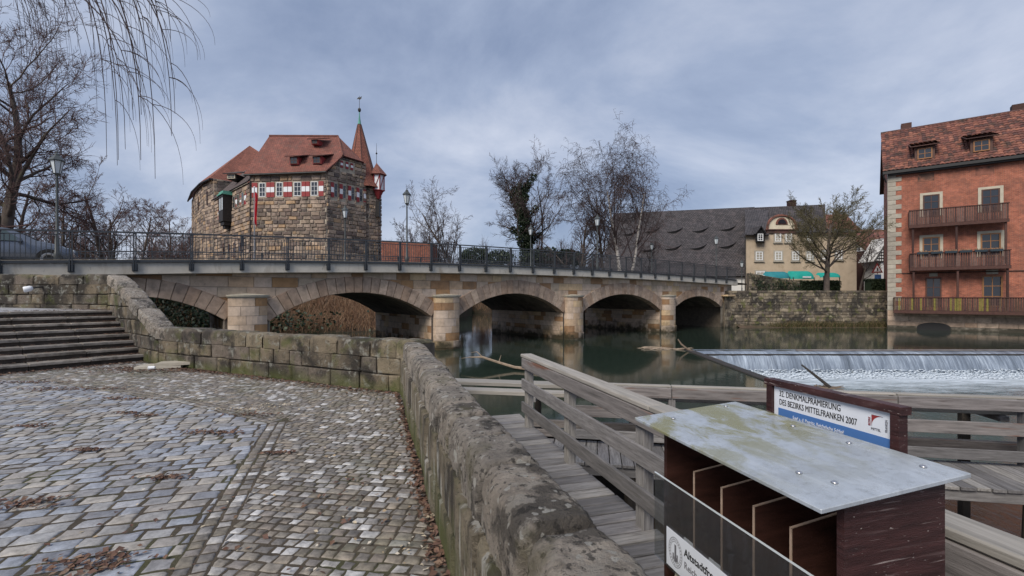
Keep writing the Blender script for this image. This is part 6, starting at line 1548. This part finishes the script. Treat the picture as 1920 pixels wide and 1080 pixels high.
# ================================================================ weir
mb = MB(); NX, NZ = 420, 10; x0, x1 = 9.6, 60.0
prof = [(25.95, .006), (25.4, -.004), (25.05, -.03), (24.85, -.09), (24.68, -.24), (24.55, -.45), (24.45, -.66), (24.38, -.84), (24.32, -1.0), (24.25, -1.08)]
for j, (y, z) in enumerate(prof):
    for i in range(NX + 1):
        x = x0 + (x1 - x0) * i / NX; k = max(0, j - 2) / 7
        mb.v.append((x, y - .10 * k * mnoise.noise(V((x * 3.1, z * .8, 0))) - .05 * k * mnoise.noise(V((x * 9, z * 1.4, 3))) , z + .012 * mnoise.noise(V((x * 1.3, 1, 0))) * (j > 0)))
for j in range(len(prof) - 1):
    for i in range(NX): q = j * (NX + 1) + i; mb.f.append((q, q + 1, q + NX + 2, q + NX + 1)); mb.r.append(0)
fo = mb.build('waterfall', M['fall'], None, True); st(fo)
mb = MB()
for i in range(5200):      # churned foam under the fall
    x = rng.uniform(9.6, 45); d = rng.random() ** 1.8 * 2.0; p = V((x, 24.3 - d, -1.0 + (.16 * math.exp(-d * 1.6)) * rng.random())); s_ = rng.uniform(.03, .12)
    mb.add([p + V((-s_, 0, 0)), p + V((0, -s_ * .7, s_ * .25)), p + V((s_, 0, .0)), p + V((0, s_ * .7, s_ * .3))], [(0, 1, 2, 3)])
M['foam'] = mk('foam', [(.55, .61, .67)], .8, None, [], None)
stuff(mb.build('foam', M['foam']))
wd = thing('weir', 'dark stone weir sill with a slanting flank holding back the river', 'weir', (9.5, 24, -1))
mb = MB(); mb.bx(9.3, 60, 24.75, 25.6, -1.6, -.1); mb.build('crest', M['pile'], wd)
fl = [(9.75, 25.7), (9.35, 20.5), (9.1, 16.2), (7.4, 12.2), (5.4, 8.25)]
for a, b in zip(fl[:-1], fl[1:]):
    beam('flank_sill', (a[0], a[1], -.78), (b[0], b[1], -.78), .42, 1.66, M['pile'], wd, .03)
mb = MB(); 
for (a, b) in ((15.5, 19.6), (19.7, 25.2), (25.3, 32), (32.1, 40)): o = beam('crest_board', (a, 25.32, .045), (b, 25.32, .045), .12, .07, M['wood_red'], wd)
# drift wood caught at the head of the weir
dw = thing('driftwood', 'tangle of bare driftwood caught at the left end of the weir', 'driftwood', (9, 26, 0)); rg = random.Random(4); mb = MB()
for k in range(34):
    c = V((rg.uniform(7.6, 9.6), 0, rg.uniform(.0, .06))); c.y = 25.9 + (9.6 - c.x) * .25 + rg.uniform(-.2, .2); d = V((rg.gauss(1, .3), rg.gauss(0, .3), rg.gauss(.0, .07))).normalized() * rg.uniform(.2, .6); mb.tube([c - d, c + rvec(rg) * .05, c + d], [.016, .022, .007], 5)
mb.build('sticks', M['driftwood'], dw)
mb = MB(); mb.tube([(9.7, 25.3, .0), (9.3, 25.5, .35), (9.15, 25.6, .62)], [.05, .05, .03], 6); mb.tube([(9.6, 25.4, .08), (10.8, 24.0, -.35), (11.2, 23.5, -.6)], [.06, .05, .03], 6); mb.build('thick_stick', M['driftwood'], dw)
br = thing('floating_branch', 'bleached forked branch floating beside the parapet', 'branch', P(930, 680, 19)); mb = MB()
pp = [P(880, 672, 19.6), P(905, 672, 19.4), P(935, 682, 19.1), P(965, 691, 18.8), P(1010, 704, 18.2)]; pp = [V((p.x, p.y, max(p.z, .03) + .05)) for p in pp]
mb.tube(pp, [.02, .05, .055, .06, .07], 6); mb.tube([pp[1], pp[1] + V((-.25, .1, .22)), pp[1] + V((-.5, .1, .18))], [.03, .02, .008], 5); mb.tube([pp[2], pp[2] + V((.1, .1, .3))], [.025, .008], 5); mb.tube([pp[0], pp[0] + V((-.35, 0, -.05))], [.02, .006], 5); mb.build('wood', M['driftwood'], br)
lg = thing('stranded_log', 'thin log sticking up from debris in the pool below the weir', 'log', (10.5, 17, -1)); mb = MB(); q = P(1560, 722, 20); q.z = -1.0; q2 = P(1503, 684, 20.4); mb.tube([q, q.lerp(q2, .5), q2], [.07, .06, .035], 6); mb.build('log', M['pile'], lg)
mb = MB()
for k in range(10): c = q + V((rg.uniform(-1, .5), rg.uniform(-.3, .3), .05)); d = V((rg.gauss(0, 1), rg.gauss(0, .4), 0)).normalized() * .5; mb.tube([c - d, c + d], [.03, .015], 5)
mb.build('debris', M['driftwood'], lg)

# ================================================================ boardwalk beside the parapet
ZA = EZ - 1.9; RU = V((-.277, .961, 0)).normalized(); RV = V((RU.y, -RU.x, 0))      # along the boardwalk; across, to the right
RA = V((.22, 6.75, 0))                                                               # far rail post
def rail_pt(d, off=0.0, z=0.0): return RA - RU * d + RV * off + V((0, 0, z))         # d metres towards the camera
bw = thing('boardwalk', 'grey weathered plank boardwalk between the parapet and the timber railing', 'boardwalk', (.2, 5, ZA))
d = -.75
while d < 6.6:
    wd_ = rng.uniform(.15, .205); c = RA - RU * (d + wd_ / 2)
    x_in = -(1.62 if d > -.3 else 1.45)
    p0, p1 = c + RV * x_in + V((0, 0, ZA - .022)), c + RV * (.10 + rng.uniform(-.015, .02)) + V((0, 0, ZA - .022 + rng.uniform(-.004, .004)))
    beam('plank', p0, p1, wd_ - .022, .044, M['wood'], bw, .007); d += wd_
for off in (-1.2, -.55, .03): beam('joist', rail_pt(-.7, off, ZA - .12), rail_pt(6.5, off, ZA - .12), .10, .14, M['wood'], bw)
for dd_ in (.3, 2.0, 3.6, 5.2): mb = MB(); p = rail_pt(dd_, -.02, 0); mb.tube([(p.x, p.y, -1.7), (p.x, p.y, ZA - .19)], .11, 10); mb.build('pile', M['pile'], bw)
ra = thing('timber_railing', 'grey timber railing with broad handrail beside the boardwalk', 'railing', (.2, 6.75, ZA))
zt = EZ - .853
for dd_ in (0, 1.5, 3.05, 4.6, 6.0): beam('post', rail_pt(dd_, .03, ZA - .3), rail_pt(dd_, .03, zt - .045), .10, .12, M['wood'], ra, up=RU)
beam('handrail', rail_pt(-.12, .02, zt - .022), rail_pt(3.25, .02, zt - .022), .17, .045, M['wood_pale'], ra, .008); beam('handrail', rail_pt(3.256, .02, zt - .022), rail_pt(6.4, .02, zt - .022), .17, .045, M['wood_pale'], ra, .008)
beam('rail_board', rail_pt(-.06, -.05, zt - .125), rail_pt(6.4, -.05, zt - .125), .035, .15, M['wood_red'], ra)
beam('rail_board', rail_pt(-.06, -.052, zt - .43), rail_pt(4.2, -.052, zt - .43), .035, .155, M['wood'], ra); beam('rail_board', rail_pt(-.06, -.052, zt - .76), rail_pt(4.2, -.052, zt - .76), .035, .15, M['wood'], ra)
beam('rail_board', rail_pt(4.22, -.052, zt - .43), rail_pt(6.4, -.052, zt - .43), .035, .155, M['wood'], ra)

# ================================================================ cross deck at the water, with its railing and the sluice beams
ZB = EZ - 2.5; QU = V((.983, -.18, 0)).normalized(); QN = V((.18, .983, 0)).normalized(); Q0 = V((.92, 8.0, 0))
def dk(u, v, z): return Q0 + QU * u + QN * v + V((0, 0, z))
cdk = thing('plank_deck', 'low plank deck on piles running along the sluice to the right', 'deck', dk(2, 0, ZB)); u = -.35
while u < 9.0:
    wd_ = rng.uniform(.16, .20); beam('plank', dk(u + wd_ / 2, -1.0 + rng.uniform(-.01, .01), ZB - .022), dk(u + wd_ / 2, .10, ZB - .022), wd_ - .014, .044, M['wood'], cdk, .004); u += wd_
for v in (-.92, -.1): beam('joist', dk(-.35, v, ZB - .12), dk(9, v, ZB - .12), .09, .15, M['wood'], cdk)
for u in (.2, 1.05, 2.2, 3.6, 5.0, 6.15, 6.75, 7.6): mb = MB(); a, b = dk(u, -.85, -1.7), dk(u, -.85, ZB - .19); mb.tube([a + QU * -.08, b], .10, 10); mb.build('pile', M['pile'], cdk)
rb = thing('timber_railing', 'lower weathered railing along the far side of the plank deck', 'railing', dk(0, 0, ZB)); zr = EZ - 1.48
for u in (.10, 1.75, 3.4, 5.02, 6.7, 8.3): beam('post', dk(u, .0, ZB - .25), dk(u, .0, zr - .03), .13, .11, M['wood'], rb, up=QU)
for (a, b) in ((.0, 1.74), (1.75, 5.01), (5.02, 9.0)):
    beam('handrail', dk(a, .0, zr - .015), dk(b - .006, .0, zr - .015), .13, .03, M['wood_pale'], rb); beam('rail_board', dk(a, -.075, zr - .12), dk(b - .006, -.075, zr - .12), .035, .17, M['wood_red'], rb)
    for zz, h in ((.47, .19), (.86, .16)): beam('rail_board', dk(a, -.075, zr - zz), dk(b - .006, -.075, zr - zz), .035, h, M['wood_red'] if zz < .6 else M['wood'], rb)
beam('hanging_post', rail_pt(3.35, .75, ZB - .6) , rail_pt(3.35, .75, zr + .1), .10, .10, M['wood'], rb, up=RU)
sl = thing('sluice_beams', 'two long pale planks on the dark sluice dam behind the low railing', 'sluice', dk(0, .6, 0))
for v, w_, z in ((.38, .30, EZ - 1.77), (.95, .36, EZ - 1.72)):
    for (a, b) in ((-2.6, 1.0), (1.01, 4.6), (4.61, 9.5)): beam('plank', dk(a, v, z), dk(b - .01, v, z), w_, .07, M['wood_pale'], sl)
for u in (-2.3, -.6, 1.2, 3.0, 4.8, 6.6, 8.4): beam('bearer', dk(u, .2, EZ - 1.86), dk(u, 1.15, EZ - 1.86), .12, .09, M['wood'], sl); beam('upright', dk(u, 1.0, -1.0), dk(u, 1.0, EZ - 1.91), .12, .12, M['pile'], sl, up=QU)
beam('dam_board', dk(-2.6, .72, -.6), dk(5.0, .72, -.6), .08, 1.9, M['pile'], sl)
for z in (.45, .62): beam('dam_beam', dk(-2.6, .62, z), dk(9.5, .62, z), .10, .13, M['wood_red'], sl)

# ================================================================ leaflet box
bu_ = V((.255, -.967, 0)).normalized(); bv = V((.967, .255, 0)).normalized(); L0 = V((.55, 2.08, EZ))
def BX(a, b, c): return L0 + bu_ * a + bv * b + V((0, 0, c))
lb = thing('leaflet_box', 'dark brown wooden leaflet box with dirty acrylic lid beside the boardwalk', 'box', BX(.46, .3, -1.9))
def tilt(b): return -.55 + .04 * b / .535
me = bbox_mesh('lid', .93, .537, .013, .002, M['plate'])
yv = (BX(0, .535, tilt(.535)) - BX(0, 0, tilt(0))).normalized()
Mp = Matrix.Translation((BX(0, 0, tilt(0)) + BX(.93, .535, tilt(.535))) / 2) @ Matrix((bu_, yv, bu_.cross(yv))).transposed().to_4x4()
lid = link('lid', me, lb, True, Mp)
for (a, b) in ((.10, .13), (.05, .44), (.40, .46), (.62, .47), (.85, .47), (.83, .16), (.74, .13)):
    p = BX(a, b, tilt(b) + .008); mb = MB(); mb.lathe([(.0095, 0), (.0095, .0015), (.0065, .004), (.003, .0045)], p, 12); sc_ = mb.build('screw', M['screw'], lid, True)
def panel(nm, pts, dv, mt): m_ = MB(); m_.prism(pts, dv); return m_.build(nm, M[mt], lb)
ZF = -1.30
for a, nm in ((.03, 'far_end'), (.862, 'near_end')):
    panel(nm, [BX(a, .13, ZF), BX(a, .505, ZF), BX(a, .505, tilt(.505) - .009), BX(a, .13, tilt(.13) - .009)], bu_ * .022, 'brownbox' if a > .5 else 'brownin')
panel('back_board', [BX(.052, .483, ZF), BX(.862, .483, ZF), BX(.862, .483, tilt(.48) - .011), BX(.052, .483, tilt(.48) - .011)], bv * .02, 'brownin')
panel('floor_board', [BX(.053, .105, ZF), BX(.861, .105, ZF), BX(.861, .482, ZF), BX(.053, .482, ZF)], V((0, 0, .02)), 'brownin')
for a in (.20, .365, .526, .68):
    pr = [(.16, ZF + .021), (.482, ZF + .021), (.482, -.69), (.16, -.731)]
    dv = panel('divider', [BX(a, b, c) for b, c in pr], bu_ * .007, 'brownin')
    m_ = MB(); m_.prism([BX(a - .0005, b, c) for b, c in ((.1565, ZF + .021), (.1595, ZF + .021), (.1595, -.7308), (.1565, -.7285))], bu_ * .008); m_.prism([BX(a - .0005, b, c) for b, c in ((.1565, -.7305), (.482, -.6895), (.482, -.686), (.1565, -.7275))], bu_ * .008); m_.build('cut_edge', M['ply_edge'], dv)
# front pane with the society's label
pane = panel('front_pane', [BX(.0, .10, -1.17), BX(.905, .10, -1.17), BX(.905, .10, -.80), BX(.0, .10, -.80)], bv * .005, 'pane_clear')
m_ = MB(); m_.prism([BX(.0, .0992, -.8), BX(.905, .0992, -.8), BX(.905, .1058, -.8), BX(.0, .1058, -.8)], V((0, 0, .0035))); m_.build('pane_edge', M['lampglass'], pane)
lab = panel('label_plate', [BX(.10, .0965, -1.155), BX(.78, .0965, -1.155), BX(.78, .0965, -.995), BX(.10, .0965, -.995)], bv * .002, 'signwhite')
def TM(p, ux, nrm_): ux = V(ux).normalized(); uy = V((0, 0, 1)); return Matrix.Translation(p) @ Matrix((ux, uy, ux.cross(uy))).transposed().to_4x4()
text('Altstadtfreunde Lauf', .044, TM(BX(.225, .0955, -1.055), bu_, 0), M['black'], lab, wscale=.92, bold=.0006)
text('Reichelsche Schleif', .040, TM(BX(.225, .0955, -1.105), bu_, 0), M['grey_print'], lab, wscale=.92)
text('Industriemuseum', .014, TM(BX(.225, .0955, -1.130), bu_, 0), M['grey_print'], lab) if False else None
m_ = MB(); cx = BX(.165, .0955, -1.075)
def ringm(m_, c, r0, r1, n=28, sy=1.0):
    vs = []
    for k in range(n):
        a = 2 * math.pi * k / n; e2 = bu_ * math.cos(a) + V((0, 0, math.sin(a) * sy)); vs += [c + e2 * r0, c + e2 * r1]
    m_.add(vs, [(2 * k, 2 * k + 1, (2 * k + 3) % (2 * n), (2 * k + 2) % (2 * n)) for k in range(n)])
ringm(m_, cx, .0455, .0475, sy=1.3); ringm(m_, cx, .033, .0345, sy=1.3)
for k in range(26):
    a = 2 * math.pi * k / 26; c = cx + (bu_ * math.cos(a) + V((0, 0, math.sin(a) * 1.3))) * .040; m_.box(c, bu_ * .0018, bv * .0002, V((0, 0, .0034)))
for (a, z0_, z1_, w_) in ((0, -.02, .032, .006), (-.015, -.035, -.008, .004), (.013, -.035, -.005, .004), (0, -.04, -.02, .008)): m_.box(cx + bu_ * a + V((0, 0, (z0_ + z1_) / 2)), bu_ * w_, bv * .0002, V((0, 0, (z1_ - z0_) / 2)))
m_.build('round_emblem', M['grey_print'], lab)
for i, (a, mt, lbt) in enumerate(((.12, 'cream', 'cream leaflet standing in the first compartment of the box'), (.285, 'signblue', 'blue and white leaflet leaning in the second compartment of the box'))):
    t = thing('leaflet', lbt, 'leaflet', BX(a, .2, ZF + .03)); p = [BX(a - .03, .13, ZF + .025), BX(a + .06, .13, ZF + .025), BX(a + .06, .19, -1.06), BX(a - .03, .19, -1.06)]
    m_ = MB(); m_.prism(p, bv * .004); m_.build('sheet', M['white'], t); m_ = MB(); m_.prism([p[0] - bv * .001, p[1] - bv * .001, p[1].lerp(p[2], .6) - bv * .001, p[0].lerp(p[3], .6) - bv * .001], bv * .0008); m_.build('print', M[mt], t)
mb = MB(); p = BX(.25, .34, 0); mb.box(BX(.45, .34, (ZF - 1.9) / 2 - .0), bu_ * .06, bv * .06, V((0, 0, (1.9 + ZF) / 2 - .001))); mb.build('stand_post', M['brownbox'], lb)

# ================================================================ award sign behind the box
def SG(t, z, off=0.0): return V((1.18, 2.28, EZ)) + bu_ * t + bv * off + V((0, 0, z))
sgn = thing('award_sign', 'white award sign in a peeling dark wooden frame behind the leaflet box', 'sign', SG(.4, -1.9))
def sbox(nm, t0, t1, z0, z1, o0, o1, mt, par=sgn):
    m_ = MB(); m_.box((SG(t0, z0, o0) + SG(t1, z1, o1)) / 2, bu_ * (t1 - t0) / 2, bv * (o1 - o0) / 2, V((0, 0, (z1 - z0) / 2))); return m_.build(nm, M[mt], par)
T0, T1, ZT, ZBm = .105, .69, -.385, -.74
sbox('frame_top', T0 - .01, T1 + .01, ZT - .028, ZT, -.018, .03, 'brownbox'); sbox('frame_bottom', T0, T1, ZBm, ZBm + .03, -.015, .026, 'brownbox')
sbox('frame_side', T0, T0 + .03, ZBm + .031, ZT - .029, -.015, .026, 'brownbox'); sbox('frame_side', T1 - .03, T1, ZBm + .031, ZT - .029, -.015, .026, 'brownbox')
pnl = sbox('panel', T0 + .031, T1 - .031, ZBm + .031, ZT - .029, 0, .006, 'signwhite')
sbox('blue_band', T0 + .055, T1 - .034, -.560, -.510, -.0012, -.0002, 'signblue', pnl)
SM = lambda t, z: TM(SG(t, z, -.001), bu_, 0)
text('32. DENKMALPRÄMIERUNG', .037, SM(.165, -.456), M['black'], pnl, wscale=.66)
text('DES BEZIRKS MITTELFRANKEN 2007', .037, SM(.165, -.494), M['black'], pnl, wscale=.62)
text('Lauf a. d. Pegnitz, Reichelsche Schleif', .020, TM(SG(.24, -.542, -.0022), bu_, 0), M['signwhite'], pnl, wscale=.80)
m_ = MB(); c = SG(.585, -.478, -.0006); S_ = .040
qd = [c + V((0, 0, S_))] + [c + bu_ * (S_ * .0) , ]
arc = [c + bu_ * (S_ - S_ * math.cos(math.pi / 2 * i / 8)) + V((0, 0, S_ * math.sin(math.pi / 2 * i / 8))) for i in range(9)]
m_.prism([c + V((0, 0, S_))] + arc[::-1], -bv * .0006); m_.build('red_emblem', M['red'], pnl)
m_ = MB(); m_.box(c + bu_ * S_ / 2 + V((0, 0, S_)), bu_ * S_ / 2, bv * .0004, V((0, 0, .0008))); m_.box(c + V((0, 0, S_ / 2)), bu_ * .0006, bv * .0004, V((0, 0, S_ / 2))); m_.build('emblem_lines', M['grey_print'], pnl)
text('MITTEL', .013, SM(.583, -.493), M['grey_print'], pnl, wscale=.85)
def TV(p): ux = V((0, 0, 1)); uy = -bu_; return Matrix.Translation(p) @ Matrix((ux, uy, ux.cross(uy))).transposed().to_4x4()
text('BEZIRK', .012, TV(SG(.581, -.480, -.001)), M['red'], pnl, wscale=.85); text('FRANKEN', .012, TV(SG(.642, -.490, -.001)), M['grey_print'], pnl, wscale=.85)
for t in (T0 + .05, T1 - .05): beam('support', SG(t, -1.6, .045), SG(t, -.45, .045), .035, .035, M['brownbox'], sgn, up=bu_)
